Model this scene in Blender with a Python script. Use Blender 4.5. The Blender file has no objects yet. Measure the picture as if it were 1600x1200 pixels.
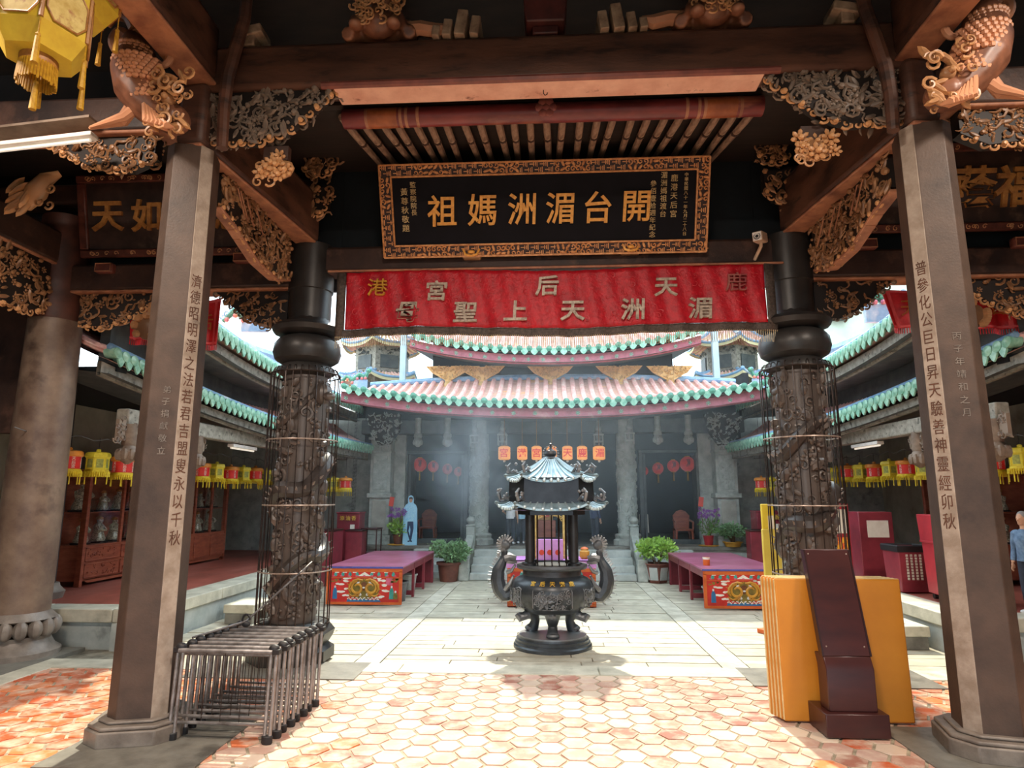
import bpy, bmesh, math, random
from mathutils import Vector, Matrix
R = math.radians
PI = math.pi
SC = bpy.context.scene
COL = SC.collection

# ---------------------------------------------------------------- camera
CAM_H = 1.6
K = 1.55            # everything is laid out in units of 1.55 m and brought to metres at the end
PITCH, YAW, FPX = R(9.93), math.atan(0.0542), 1000.0
cd = bpy.data.cameras.new('camera')
cd.sensor_width = 36.0
cd.lens = 36.0 * FPX / 1600.0
cd.clip_start, cd.clip_end = 0.05, 300
cam = bpy.data.objects.new('camera', cd)
COL.objects.link(cam)
cam.location = (0, 0, CAM_H * K)
cam.rotation_euler = (PI / 2 + PITCH, 0, YAW)
SC.camera = cam

# ---------------------------------------------------------------- world, sun, exposure
w = bpy.data.worlds.new('sky')
SC.world = w
w.use_nodes = True
nt = w.node_tree
bg = nt.nodes['Background']
bg.inputs['Color'].default_value = (0.74, 0.90, 1.0, 1)
bg.inputs['Strength'].default_value = 3.0
sd = bpy.data.lights.new('sun', 'SUN')
sd.energy = 5.0
sd.color = (1.0, 0.92, 0.73)
sd.angle = R(1.2)
sun = bpy.data.objects.new('sun', sd)
COL.objects.link(sun)
SUN_EL, SUN_AZ = R(51), R(3)          # shines from above the far hall towards the camera
sun.rotation_euler = (-(PI / 2 - SUN_EL), 0, SUN_AZ)
SC.view_settings.view_transform = 'Standard'
SC.view_settings.look = 'None'
SC.view_settings.gamma = 1.0
SC.view_settings.use_curve_mapping = False
SC.view_settings.exposure = 0.5
SC.cycles.max_bounces = 8
SC.cycles.diffuse_bounces = 4
SC.cycles.use_denoising = True
SC.cycles.volume_step_rate = 2.0
SC.cycles.volume_max_steps = 48
SC.cycles.volume_bounces = 0
SC.cycles.sample_clamp_indirect = 6.0

# hall fill: warm area lights added to brighten the hall, fixtures unseen
for lx, ly, lz, e, sz in ((0.0, 1.4, 5.0, 210, 0.7), (-3.7, 2.6, 5.0, 125, 0.5), (3.9, 2.6, 5.0, 125, 0.5)):
    ld = bpy.data.lights.new('hall_fill', 'AREA')
    ld.energy = e * K * K
    ld.size = sz * K
    ld.color = (1.0, 0.84, 0.70)
    lo = bpy.data.objects.new('hall_fill', ld)
    COL.objects.link(lo)
    lo.location = (lx * K, ly * K, lz * K)

# ---------------------------------------------------------------- helpers
ORD = ('first second third fourth fifth sixth seventh eighth ninth tenth eleventh twelfth thirteenth fourteenth fifteenth '
       'sixteenth seventeenth eighteenth nineteenth twentieth twenty-first twenty-second twenty-third twenty-fourth '
       'twenty-fifth twenty-sixth twenty-seventh twenty-eighth twenty-ninth thirtieth').split()
rnd = random.Random(7)


def srgb(h):
    if isinstance(h, str):
        h = h.lstrip('#')
        c = [int(h[i:i + 2], 16) / 255 for i in (0, 2, 4)]
    else:
        c = [x / 255 for x in h]
    return tuple(x / 12.92 if x <= 0.04045 else ((x + 0.055) / 1.055) ** 2.4 for x in c) + (1.0,)


MATS = {}


def pmat(name, c, c2=None, rough=0.6, metal=0.0, scale=6.0, detail=5.0, lo=0.35, hi=0.65, bump=0.0, bscale=None,
         vec=(1, 1, 1), c3=None, lo3=0.62, scale3=2.0, emit=None, estr=0.0, point=None, plo=0.52, phi=0.62, trans=0.0,
         alpha=1.0, attr=None, bkind='noise', spec=0.5):
    if name in MATS:
        return MATS[name]
    m = bpy.data.materials.new(name)
    m.use_nodes = True
    t = m.node_tree
    n, l = t.nodes, t.links
    b = n['Principled BSDF']
    b.inputs['Roughness'].default_value = rough
    b.inputs['Metallic'].default_value = metal
    b.inputs['Specular IOR Level'].default_value = spec
    if trans:
        b.inputs['Transmission Weight'].default_value = trans
    if alpha < 1:
        b.inputs['Alpha'].default_value = alpha
    tc = n.new('ShaderNodeTexCoord')
    mp = n.new('ShaderNodeMapping')
    mp.inputs['Scale'].default_value = vec
    l.new(tc.outputs['Object'], mp.inputs['Vector'])

    def noise(s, d=detail):
        x = n.new('ShaderNodeTexNoise')
        x.inputs['Scale'].default_value = s
        x.inputs['Detail'].default_value = d
        x.inputs['Roughness'].default_value = 0.6
        l.new(mp.outputs['Vector'], x.inputs['Vector'])
        return x.outputs['Fac']

    def ramp(src, a, bb):
        r = n.new('ShaderNodeMapRange')
        r.inputs['From Min'].default_value = a
        r.inputs['From Max'].default_value = bb
        l.new(src, r.inputs['Value'])
        return r.outputs['Result']

    def mix(f, a, bcol):
        x = n.new('ShaderNodeMix')
        x.data_type = 'RGBA'
        l.new(f, x.inputs['Factor'])
        if isinstance(a, tuple):
            x.inputs['A'].default_value = a
        else:
            l.new(a, x.inputs['A'])
        if isinstance(bcol, tuple):
            x.inputs['B'].default_value = bcol
        else:
            l.new(bcol, x.inputs['B'])
        return x.outputs['Result']
    col = srgb(c)
    if attr:
        at = n.new('ShaderNodeAttribute')
        at.attribute_name = attr
        col = at.outputs['Color']
    if c2:
        col = mix(ramp(noise(scale), lo, hi), col, srgb(c2))
    if c3:
        col = mix(ramp(noise(scale3), lo3, lo3 + 0.12), col, srgb(c3))
    if point:
        g = n.new('ShaderNodeNewGeometry')
        col = mix(ramp(g.outputs['Pointiness'], plo, phi), col, srgb(point))
    if isinstance(col, tuple):
        b.inputs['Base Color'].default_value = col
    else:
        l.new(col, b.inputs['Base Color'])
    if bump:
        bp = n.new('ShaderNodeBump')
        bp.inputs['Strength'].default_value = bump
        bp.inputs['Distance'].default_value = 0.02
        if bkind == 'voronoi':
            x = n.new('ShaderNodeTexVoronoi')
            x.inputs['Scale'].default_value = bscale or scale
            l.new(mp.outputs['Vector'], x.inputs['Vector'])
            l.new(x.outputs['Distance'], bp.inputs['Height'])
        else:
            l.new(noise(bscale or scale * 3), bp.inputs['Height'])
        l.new(bp.outputs['Normal'], b.inputs['Normal'])
    if emit:
        b.inputs['Emission Color'].default_value = srgb(emit)
        b.inputs['Emission Strength'].default_value = estr
    MATS[name] = m
    return m


class MB:
    """collects shapes into one mesh"""

    def __init__(s):
        s.v, s.f, s.mi, s.cm, s.M = [], [], [], 0, Matrix.Identity(4)
        s.cols = None

    def add(s, vs, fs):
        o = len(s.v)
        M = s.M
        s.v += [tuple(M @ Vector(p)) for p in vs]
        s.f += [tuple(i + o for i in q) for q in fs]
        s.mi += [s.cm] * len(fs)

    def box(s, c, d, rz=0, rx=0, ry=0, taper=1.0):
        x, y, z = d[0] / 2, d[1] / 2, d[2] / 2
        E = Matrix.Rotation(rz, 3, 'Z') @ Matrix.Rotation(ry, 3, 'Y') @ Matrix.Rotation(rx, 3, 'X')
        vs = []
        for k in (-1, 1):
            q = taper if k > 0 else 1
            vs += [(-x * q, -y * q, k * z), (x * q, -y * q, k * z), (x * q, y * q, k * z), (-x * q, y * q, k * z)]
        vs = [tuple(E @ Vector(p) + Vector(c)) for p in vs]
        s.add(vs, [(3, 2, 1, 0), (4, 5, 6, 7), (0, 1, 5, 4), (1, 2, 6, 5), (2, 3, 7, 6), (3, 0, 4, 7)])

    def bx(s, a, b):
        s.box([(a[i] + b[i]) / 2 for i in range(3)], [abs(a[i] - b[i]) for i in range(3)])

    def beam(s, p0, p1, wd, h, up=(0, 0, 1)):
        p0, p1 = Vector(p0), Vector(p1)
        d = (p1 - p0).normalized()
        u = Vector(up)
        x = d.cross(u)
        if x.length < 1e-5:
            x = Vector((1, 0, 0))
        x.normalize()
        u = x.cross(d)
        vs = []
        for p in (p0, p1):
            for a, b in ((-1, -1), (1, -1), (1, 1), (-1, 1)):
                vs.append(tuple(p + x * a * wd / 2 + u * b * h / 2))
        s.add(vs, [(3, 2, 1, 0), (4, 5, 6, 7), (0, 1, 5, 4), (1, 2, 6, 5), (2, 3, 7, 6), (3, 0, 4, 7)])

    def tube(s, pts, r, seg=8, closed=False, cap=True):
        pts = [Vector(p) for p in pts]
        n = len(pts)
        rr = r if isinstance(r, (list, tuple)) else [r] * n
        prev = None
        vs = []
        for i, p in enumerate(pts):
            a = pts[(i - 1) % n] if (closed or i > 0) else p
            b = pts[(i + 1) % n] if (closed or i < n - 1) else p
            d = (b - a)
            if d.length < 1e-9:
                d = Vector((0, 0, 1))
            d.normalize()
            if prev is None:
                x = d.orthogonal().normalized()
            else:
                x = prev - d * prev.dot(d)
                x = x.normalized() if x.length > 1e-6 else d.orthogonal().normalized()
            prev = x
            y = d.cross(x)
            for k in range(seg):
                t = 2 * PI * k / seg
                vs.append(tuple(p + (x * math.cos(t) + y * math.sin(t)) * rr[i]))
        fs = []
        for i in range(n if closed else n - 1):
            j = (i + 1) % n
            for k in range(seg):
                k2 = (k + 1) % seg
                fs.append((i * seg + k, i * seg + k2, j * seg + k2, j * seg + k))
        if cap and not closed:
            fs.append(tuple(range(seg - 1, -1, -1)))
            fs.append(tuple((n - 1) * seg + k for k in range(seg)))
        s.add(vs, fs)

    def lathe(s, prof, c=(0, 0, 0), seg=24, sx=1, sy=1, cap=True, a0=0.0):
        vs, fs = [], []
        for r, z in prof:
            for k in range(seg):
                t = 2 * PI * k / seg + a0
                vs.append((c[0] + r * math.cos(t) * sx, c[1] + r * math.sin(t) * sy, c[2] + z))
        n = len(prof)
        for i in range(n - 1):
            for k in range(seg):
                k2 = (k + 1) % seg
                fs.append((i * seg + k, i * seg + k2, (i + 1) * seg + k2, (i + 1) * seg + k))
        if cap:
            fs.append(tuple(range(seg - 1, -1, -1)))
            fs.append(tuple((n - 1) * seg + k for k in range(seg)))
        s.add(vs, fs)

    def ball(s, c, r, seg=8, rings=5, rot=None):
        r = r if isinstance(r, (list, tuple)) else (r, r, r)
        vs, fs = [], []
        for i in range(1, rings):
            a = PI * i / rings
            for k in range(seg):
                t = 2 * PI * k / seg
                vs.append(Vector((r[0] * math.sin(a) * math.cos(t), r[1] * math.sin(a) * math.sin(t), r[2] * math.cos(a))))
        vs.append(Vector((0, 0, r[2])))
        vs.append(Vector((0, 0, -r[2])))
        top, bot = len(vs) - 2, len(vs) - 1
        for i in range(rings - 2):
            for k in range(seg):
                k2 = (k + 1) % seg
                fs.append((i * seg + k, (i + 1) * seg + k, (i + 1) * seg + k2, i * seg + k2))
        for k in range(seg):
            k2 = (k + 1) % seg
            fs.append((top, k, k2))
            fs.append((bot, (rings - 2) * seg + k2, (rings - 2) * seg + k))
        if rot is not None:
            vs = [rot @ p for p in vs]
        s.add([tuple(p + Vector(c)) for p in vs], fs)

    def prism(s, pts, frame, d0, d1):
        """polygon pts (u,v) in frame (origin,U,V,W) extruded d0..d1 along W"""
        o, U, V, W = [Vector(x) for x in frame]
        n = len(pts)
        vs = [tuple(o + U * u + V * v + W * d0) for u, v in pts] + [tuple(o + U * u + V * v + W * d1) for u, v in pts]
        fs = [tuple(range(n - 1, -1, -1)), tuple(range(n, 2 * n))]
        for i in range(n):
            j = (i + 1) % n
            fs.append((i, j, n + j, n + i))
        s.add(vs, fs)

    def sheet(s, fn, nu, nv, thick=None):
        vs = [tuple(fn(i / nu, j / nv)) for j in range(nv + 1) for i in range(nu + 1)]
        fs = []
        for j in range(nv):
            for i in range(nu):
                a = j * (nu + 1) + i
                fs.append((a, a + 1, a + nu + 2, a + nu + 1))
        s.add(vs, fs)

    def build(s, name, mats, parent=None, smooth=35, bev=0.0, world=False, solid=0.0):
        me = bpy.data.meshes.new(name)
        vs = s.v
        if world and parent is not None:
            inv = parent.matrix_basis.inverted()
            vs = [tuple(inv @ Vector(p)) for p in vs]
        me.from_pydata(vs, [], s.f)
        mats = mats if isinstance(mats, (list, tuple)) else [mats]
        for m in mats:
            me.materials.append(m)
        if len(mats) > 1:
            me.polygons.foreach_set('material_index', s.mi)
        if s.cols:
            ca = me.color_attributes.new('tint', 'FLOAT_COLOR', 'CORNER')
            buf = []
            for p, cc in zip(me.polygons, s.cols):
                buf += list(cc) * p.loop_total
            ca.data.foreach_set('color', buf)
        me.update()
        bm = bmesh.new()
        bm.from_mesh(me)
        bmesh.ops.recalc_face_normals(bm, faces=bm.faces)
        bm.to_mesh(me)
        bm.free()
        if smooth:
            me.shade_smooth()
            me.set_sharp_from_angle(angle=R(smooth))
        o = bpy.data.objects.new(name, me)
        COL.objects.link(o)
        if parent is not None:
            o.parent = parent
        if solid:
            md = o.modifiers.new('thickness', 'SOLIDIFY')
            md.thickness = solid
            md.offset = 0
        if bev:
            md = o.modifiers.new('bevel', 'BEVEL')
            md.width = bev
            md.segments = 2
            md.limit_method = 'ANGLE'
        return o


def tag(o, label, cat, group=None, kind=None):
    o['label'] = label
    o['category'] = cat
    if group:
        o['group'] = group
    if kind:
        o['kind'] = kind
    return o


def thing(name, label, cat, loc=(0, 0, 0), rz=0, group=None):
    o = bpy.data.objects.new(name, None)
    COL.objects.link(o)
    o.empty_display_size = 0.1
    o.location = loc
    o.rotation_euler = (0, 0, rz)
    return tag(o, label, cat, group)


def struct(o):
    o['kind'] = 'structure'
    return o


def dup(root, loc, rz=None, label=None, group=None, scale=None):
    r = root.copy()
    COL.objects.link(r)
    r.location = loc
    if rz is not None:
        r.rotation_euler = (0, 0, rz)
    if scale:
        r.scale = scale if isinstance(scale, tuple) else (scale,) * 3
    if label:
        r['label'] = label
    if group:
        r['group'] = group
    for ch in list(root.children):
        c = ch.copy()
        COL.objects.link(c)
        c.parent = r
        for g in list(ch.children):
            d = g.copy()
            COL.objects.link(d)
            d.parent = c
    return r


_GLY = {}


def glyph(ch, bold=0.0, ext=0.02):
    k = (ch, bold, ext)
    if k not in _GLY:
        cu = bpy.data.curves.new('t', 'FONT')
        cu.body = ch
        cu.size = 1.0
        cu.extrude = ext
        cu.offset = bold
        cu.resolution_u = 2
        ob = bpy.data.objects.new('t', cu)
        COL.objects.link(ob)
        dg = bpy.context.evaluated_depsgraph_get()
        dg.update()
        ev = ob.evaluated_get(dg)
        me = ev.to_mesh()
        vs = [tuple(v.co) for v in me.vertices]
        fs = [tuple(p.vertices) for p in me.polygons]
        ev.to_mesh_clear()
        bpy.data.objects.remove(ob)
        bpy.data.curves.remove(cu)
        if vs:
            xs = [p[0] for p in vs]
            ys = [p[1] for p in vs]
            cx, cy = (min(xs) + max(xs)) / 2, (min(ys) + max(ys)) / 2
            vs = [(p[0] - cx, p[1] - cy, p[2]) for p in vs]
        _GLY[k] = (vs, fs)
    return _GLY[k]


def put_glyph(mb, ch, frame, u, v, size, bold=0.0, depth=0.02, wx=1.0, slant=0.0, wlift=0.0):
    """one character centred at (u,v) of the frame, raised by depth along W"""
    o, U, V, W = [Vector(x) for x in frame]
    vs, fs = glyph(ch, bold)
    out = []
    for p in vs:
        x = p[0] * size * wx + slant * p[1] * size
        y = p[1] * size
        z = (p[2] / 0.02 + 1) / 2 * depth + wlift
        out.append(tuple(o + U * (u + x) + V * (v + y) + W * z))
    mb.add(out, fs)


def frame_m(o, U, V, W):
    U, V, W = Vector(U).normalized(), Vector(V).normalized(), Vector(W).normalized()
    return Matrix(((U.x, V.x, W.x, o[0]), (U.y, V.y, W.y, o[1]), (U.z, V.z, W.z, o[2]), (0, 0, 0, 1)))


def inside(poly, x, y):
    c = False
    n = len(poly)
    for i in range(n):
        x1, y1 = poly[i]
        x2, y2 = poly[(i + 1) % n]
        if (y1 > y) != (y2 > y) and x < (x2 - x1) * (y - y1) / (y2 - y1) + x1:
            c = not c
    return c


def curl(mb, u, v, wz, s, a0, turns=1.3, r=0.14, sgn=1):
    pts, rr = [], []
    N = 12
    for i in range(N + 1):
        t = i / N
        a = a0 + sgn * turns * 2 * PI * t
        q = s * (1 - 0.82 * t)
        pts.append((u + q * math.cos(a), v + q * math.sin(a), wz + 0.25 * s * t))
        rr.append(s * r * (1 - 0.4 * t))
    mb.tube(pts, rr, 5)


def blossom(mb, u, v, wz, s, n=6):
    mb.ball((u, v, wz + s * 0.25), s * 0.32, 6, 4)
    a0 = rnd.random() * 6
    for k in range(n):
        a = a0 + 2 * PI * k / n
        mb.ball((u + 0.6 * s * math.cos(a), v + 0.6 * s * math.sin(a), wz), (s * 0.42, s * 0.25, s * 0.2), 6, 4,
                Matrix.Rotation(a, 3, 'Z') @ Matrix.Rotation(R(-25), 3, 'Y'))


def carve(mb, poly, n, s, w0=0.0, both=0.0, kinds='cfllbt'):
    """scatter carved curls, blossoms, leaves and beads over a polygon in the local (u,v) plane of mb.M"""
    us = [p[0] for p in poly]
    vs = [p[1] for p in poly]
    k = 0
    tries = 0
    while k < n and tries < n * 20:
        tries += 1
        u = rnd.uniform(min(us), max(us))
        v = rnd.uniform(min(vs), max(vs))
        if not inside(poly, u, v):
            continue
        k += 1
        z = w0
        if both and rnd.random() < 0.4:
            z = w0 - both
        q = s * rnd.uniform(0.6, 1.25)
        kd = rnd.choice(kinds)
        if kd == 'c':
            curl(mb, u, v, z, q, rnd.random() * 6.3, rnd.uniform(0.9, 1.5), 0.2, rnd.choice((-1, 1)))
        elif kd == 'f':
            blossom(mb, u, v, z, q * 0.8)
        elif kd == 'l':
            mb.ball((u, v, z + rnd.uniform(0, 0.3) * q), (q, q * 0.32, q * 0.3), 6, 4,
                    Matrix.Rotation(rnd.random() * 6.3, 3, 'Z') @ Matrix.Rotation(rnd.uniform(-0.6, 0.6), 3, 'Y'))
        elif kd == 'b':
            mb.ball((u, v, z + 0.2 * q), q * 0.4, 6, 4)
        else:
            a = rnd.random() * 6.3
            pts = []
            for i in range(6):
                t = i / 5
                pts.append((u + q * 2.2 * (t - 0.5) * math.cos(a) + 0.3 * q * math.sin(t * 7) * math.sin(a),
                            v + q * 2.2 * (t - 0.5) * math.sin(a) - 0.3 * q * math.sin(t * 7) * math.cos(a), z + 0.25 * q * math.sin(t * PI)))
            mb.tube(pts, [q * 0.1, q * 0.17, q * 0.2, q * 0.19, q * 0.15, q * 0.06], 5)


CT, ST, CP, SP = math.cos(YAW), math.sin(YAW), math.cos(PITCH), math.sin(PITCH)


def at(px, py, Y):
    """world point at depth Y that the photograph shows at pixel (px, py)"""
    a, b = (px - 800) / FPX, (600 - py) / FPX
    d = (-ST * CP + a * CT + b * ST * SP, CT * CP + a * ST - b * CT * SP, SP + b * CP)
    k = Y / d[1]
    return Vector((d[0] * k, Y, CAM_H + d[2] * k))


def remesh(o, vox):
    md = o.modifiers.new('skin', 'REMESH')
    md.mode = 'VOXEL'
    md.voxel_size = vox
    md.use_smooth_shade = True
    sm = o.modifiers.new('soft', 'SMOOTH')
    sm.factor = 0.5
    sm.iterations = 2
    return o


# ---------------------------------------------------------------- materials
M_wood = pmat('dark_wood', '4a332a', '2c1e1a', rough=0.55, scale=3, vec=(1, 1, 1), bump=0.25, bscale=30, c3='5d4236', lo3=0.55, scale3=4)
M_beam = pmat('brown_beam_wood', '6a4636', '412b23', rough=0.5, scale=2.5, vec=(0.6, 1, 2.5), bump=0.2, bscale=22, c3='33241f', lo3=0.56, scale3=5)
M_beamlow = pmat('pale_beam_paint', 'f2bea4', 'dca088', rough=0.6, scale=5, c3='8d5342', lo3=0.62, scale3=9)
M_edge = pmat('worn_orange_edge', 'b9805f', '8d5b45', rough=0.55, scale=7, c3='6b4334', lo3=0.6)
M_carve = pmat('carved_wood', '3b2a24', '291c18', rough=0.42, scale=9, point='a97a52', plo=0.53, phi=0.66)
M_carve2 = pmat('carved_wood_gilded', '6b4330', '40281e', rough=0.4, scale=8, point='d09a68', plo=0.51, phi=0.63)
M_carve3 = pmat('carved_wood_grey', '3a3330', '252322', rough=0.5, scale=9, point='8d7a6a', plo=0.52, phi=0.65)
M_fish = pmat('carved_fish_wood', '8f5d44', '5c3a2b', rough=0.42, scale=6, point='d79a74', plo=0.52, phi=0.64, bump=0.0)
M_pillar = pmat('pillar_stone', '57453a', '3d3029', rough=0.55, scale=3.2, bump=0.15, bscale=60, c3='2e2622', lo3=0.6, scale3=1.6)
M_pillarlit = pmat('pillar_stone_lit', 'b3a496', '948475', rough=0.6, scale=9, bump=0.25, bscale=60, c3='6a5c52', lo3=0.62, scale3=3)  # inner chamfer of the pillars: side light from the courtyard put into the colour
M_letterdark = pmat('carved_letter_recess', '6b4636', '543629', rough=0.8)
M_base = pmat('base_stone', '8a8076', '6a6058', rough=0.45, scale=6, bump=0.15, bscale=50)
M_round = pmat('round_column_stone', '84705f', '5a463c', rough=0.5, scale=2.6, bump=0.1, bscale=60, c3='45342c', lo3=0.56, scale3=1.7)
M_black = pmat('black_stone', '32302f', '222120', rough=0.4, scale=5, bump=0.1)
M_dragon = pmat('dragon_stone', '332c2a', '221d1c', rough=0.38, scale=8, point='8c8078', plo=0.55, phi=0.7)
M_wire = pmat('cage_wire', '4a3f3a', '2e2725', rough=0.35, metal=0.6, scale=20)
M_hoop = pmat('cage_hoop', 'b9a79b', '8b7b71', rough=0.35, metal=0.3, scale=20)
M_gold = pmat('gold_leaf', 'f4b454', 'd8923c', rough=0.42, metal=0.1, scale=25)
M_goldframe = pmat('gold_fretwork', 'e8a86c', 'b87848', rough=0.4, metal=0.1, scale=25)
M_plaque = pmat('plaque_lacquer', '15131a', '0f0d13', rough=0.6, scale=4, spec=0.15)
M_plaqueold = pmat('old_plaque_wood', '43302a', '251b18', rough=0.5, scale=5, c3='6a5546', lo3=0.58)
M_oldgold = pmat('faded_gold', 'b5803f', '8a5a30', rough=0.5, scale=16)
M_banner = pmat('red_silk', 'c81226', 'a80f20', rough=0.45, scale=14, bump=0.7, bscale=26)
M_bannerborder = pmat('grey_brocade', '5d5048', '3b332e', rough=0.6, scale=40, bump=0.4, bscale=60)
M_bannertext = pmat('tarnished_thread', 'c4b6a4', '7d6f62', rough=0.5, scale=30, lo=0.4, hi=0.7)
M_yelthread = pmat('yellow_thread', 'd8a030', 'a87420', rough=0.5, scale=30)
M_fringe = pmat('cream_fringe', 'd8c9a6', '8a7450', rough=0.7, scale=30)
M_redcloth = pmat('red_satin', 'd01a22', 'a51018', rough=0.45, scale=8, bump=0.4, bscale=16)
M_redlacq = pmat('red_lacquer', '8e3540', '6f2730', rough=0.35, scale=3)
M_tabletop = pmat('table_top_paint', 'b06a88', '8f4a5c', rough=0.3, scale=2)
M_tablered = pmat('table_red_paint', 'c2382b', 'a52c22', rough=0.4, scale=5)
M_panelred = pmat('panel_red', 'd32a26', 'b52320', rough=0.4, scale=6)
M_orange = pmat('panel_orange', 'd96a2a', 'c0571f', rough=0.45, scale=6)
M_white = pmat('white_paint', 'ece8e2', 'd8d2ca', rough=0.5, scale=8)
M_blue = pmat('blue_paint', '2f78ad', '245d8c', rough=0.5, scale=8)
M_teal = pmat('teal_paint', '4aa8a0', '2f8078', rough=0.5, scale=8)
M_olive = pmat('olive_paint', '8a7a30', '5f5420', rough=0.5, scale=12)
M_brownp = pmat('brown_paint', '7a4420', '54301a', rough=0.5, scale=9)
M_goldp = pmat('ochre_paint', 'd09a35', 'b07a28', rough=0.45, scale=9)
M_pink = pmat('pink_paint', 'd86a8a', 'c04a6c', rough=0.5, scale=9)
M_bronze = pmat('burner_bronze', '474d54', '2f3439', rough=0.34, metal=0.25, scale=6, point='b0b4b8', plo=0.56, phi=0.75)
M_bronzeroof = pmat('burner_roof', 'a8c2cc', '6f8891', rough=0.32, metal=0.4, scale=7, point='d8e6ea', plo=0.54, phi=0.7)
M_granite = pmat('granite_slab', 'bdb6a4', 'a29b8a', rough=0.5, scale=5, bump=0.15, bscale=40, c3='857e70', lo3=0.6, scale3=1.3, attr='tint')
M_kerb = pmat('kerb_stone', 'c9c4b2', 'aaa695', rough=0.6, scale=5, bump=0.2, bscale=30, c3='7d7868', lo3=0.62, scale3=2)
M_riser = pmat('riser_stone', 'b9bdb8', '9da39f', rough=0.6, scale=4, c3='7b807c', lo3=0.62)
M_slab = pmat('grey_plinth_slab', '7e7b72', '64615a', rough=0.45, scale=6, bump=0.15, bscale=40, c3='4d4a44', lo3=0.6, scale3=2)
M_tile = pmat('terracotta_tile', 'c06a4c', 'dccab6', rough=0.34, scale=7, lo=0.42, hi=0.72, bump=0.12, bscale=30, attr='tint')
M_grout = pmat('tile_grout', 'b0a58e', '7f7462', rough=0.8, scale=10)
M_brick = pmat('terrace_brick', 'a85c4e', '85463b', rough=0.45, scale=4, bump=0.1, bscale=30, c3='a8665a', lo3=0.55, scale3=1.4, vec=(1, 0.4, 1))
M_green = pmat('green_glaze', '55987f', '3a7a64', rough=0.25, scale=12, c3='8fd0b4', lo3=0.6, scale3=20)
M_greenlight = pmat('pale_green_glaze', 'a6d2ba', '74ae96', rough=0.25, scale=14)
M_rooftile = pmat('roof_pan_tile', 'd6b0a0', 'b88a7c', rough=0.6, scale=7, vec=(1, 5, 1), c3='e0a868', lo3=0.58, scale3=1.2)
M_rib = pmat('roof_rib_tile', 'ecc4bc', 'd89a92', rough=0.45, scale=9, c3='e8cfc4', lo3=0.55, scale3=5)
M_fascia = pmat('pink_fascia', 'c4707c', 'a85a66', rough=0.55, scale=8, c3='d8a8a4', lo3=0.6)
M_fasciagrey = pmat('mottled_grey_fascia', 'a39d90', '7c776c', rough=0.7, scale=12, c3='4f4b44', lo3=0.56, scale3=14)
M_ridge = pmat('blue_ridge', '8fb4d0', '6a90b8', rough=0.4, scale=8, c3='d4dce0', lo3=0.56)
M_purple = pmat('blue_violet_edge', '5658a8', '44468c', rough=0.4, scale=9)
M_greywood = pmat('grey_old_wood', '5a5e5c', '3c4143', rough=0.6, scale=4, c3='62625c', lo3=0.58)
M_greystone = pmat('grey_relief_stone', 'b4bab4', '80887f', rough=0.6, scale=8, point='b4bab4', plo=0.52, phi=0.68)
M_pier = pmat('pier_stone', 'b6bab2', '8f948d', rough=0.6, scale=5, c3='565a57', lo3=0.6)
M_panelstone = pmat('pale_panel_stone', 'b0ada2', '979388', rough=0.6, scale=5)
M_goldwood = pmat('gilded_bracket', 'b08040', '6a4a28', rough=0.45, scale=14, point='e8c078', plo=0.52, phi=0.66)
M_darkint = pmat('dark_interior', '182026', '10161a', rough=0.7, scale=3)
M_wall = pmat('plaster_wall', 'b5ae9a', '978f7c', rough=0.8, scale=2, c3='807a68', lo3=0.62)
M_ceil = pmat('ceiling_board', '2d211c', '1c1512', rough=0.7, scale=3, vec=(1, 6, 1))
M_lanternred = pmat('lantern_red', 'c3261f', 'a81c18', rough=0.5, scale=12, emit='c3261f', estr=0.12)
M_lanterny = pmat('lantern_yellow', 'e0d040', 'c8b428', rough=0.5, scale=14, emit='d8c832', estr=0.02)
M_lanternor = pmat('lantern_orange_rim', 'e0963a', 'd07d28', rough=0.5, scale=14)
M_tassel = pmat('tassel_yellow', 'e0cc30', 'c8a81c', rough=0.6, scale=30)
M_cabinet = pmat('cabinet_wood', 'a55a40', '84412f', rough=0.4, scale=5, vec=(1, 1, 4), c3='5a2a20', lo3=0.6)
M_glass = pmat('cabinet_glass', 'c8d4d4', rough=0.03, trans=1.0, alpha=0.12)
M_silver = pmat('statue_metal', 'd8d0b8', '5a5040', rough=0.3, metal=0.15, scale=22)
M_fluoro = pmat('tube_white', 'efe9dc', rough=0.5, emit='fff4e0', estr=0.35)
M_steel = pmat('rack_steel', 'a09a98', '6e6662', rough=0.25, metal=0.45, scale=9)
M_blackrub = pmat('black_plastic', '201e20', rough=0.5)
M_ochre = pmat('ochre_board', 'd0882a', 'bd7722', rough=0.42, scale=1.6)
M_boardedge = pmat('board_edge', 'e6cf9a', 'caa868', rough=0.5, scale=9)
M_stand = pmat('stand_mahogany', '44211f', '351a1b', rough=0.3, scale=3, vec=(1, 1, 3))
M_leaf = pmat('leaf_green', '6f9a4a', '4f7a34', rough=0.5, scale=7)
M_leafbright = pmat('leaf_bright_green', 'a4c858', '7aa63e', rough=0.5, scale=7)
M_leafdusty = pmat('leaf_dusty_green', '88ab78', '5f8758', rough=0.5, scale=7)
M_stem = pmat('stem_brown', '6b553c', '54422e', rough=0.7, scale=9)
M_petal = pmat('orchid_purple', '9a4ab0', '7a3494', rough=0.5, scale=12)
M_clay = pmat('clay_pot', '7d4a3c', '5f372c', rough=0.6, scale=6)
M_redpot = pmat('red_glazed_pot', 'b02a35', '8f202a', rough=0.35, scale=6)
M_greypot = pmat('grey_pot', '6a6a6a', '4f4f50', rough=0.5, scale=7)
M_skin = pmat('skin', 'c89a7c', 'b98a6e', rough=0.5, scale=9)
M_hair = pmat('hair_dark', '241d1a', rough=0.6)
M_hairgrey = pmat('hair_grey', '8d8a88', '6f6c6a', rough=0.6)
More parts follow.
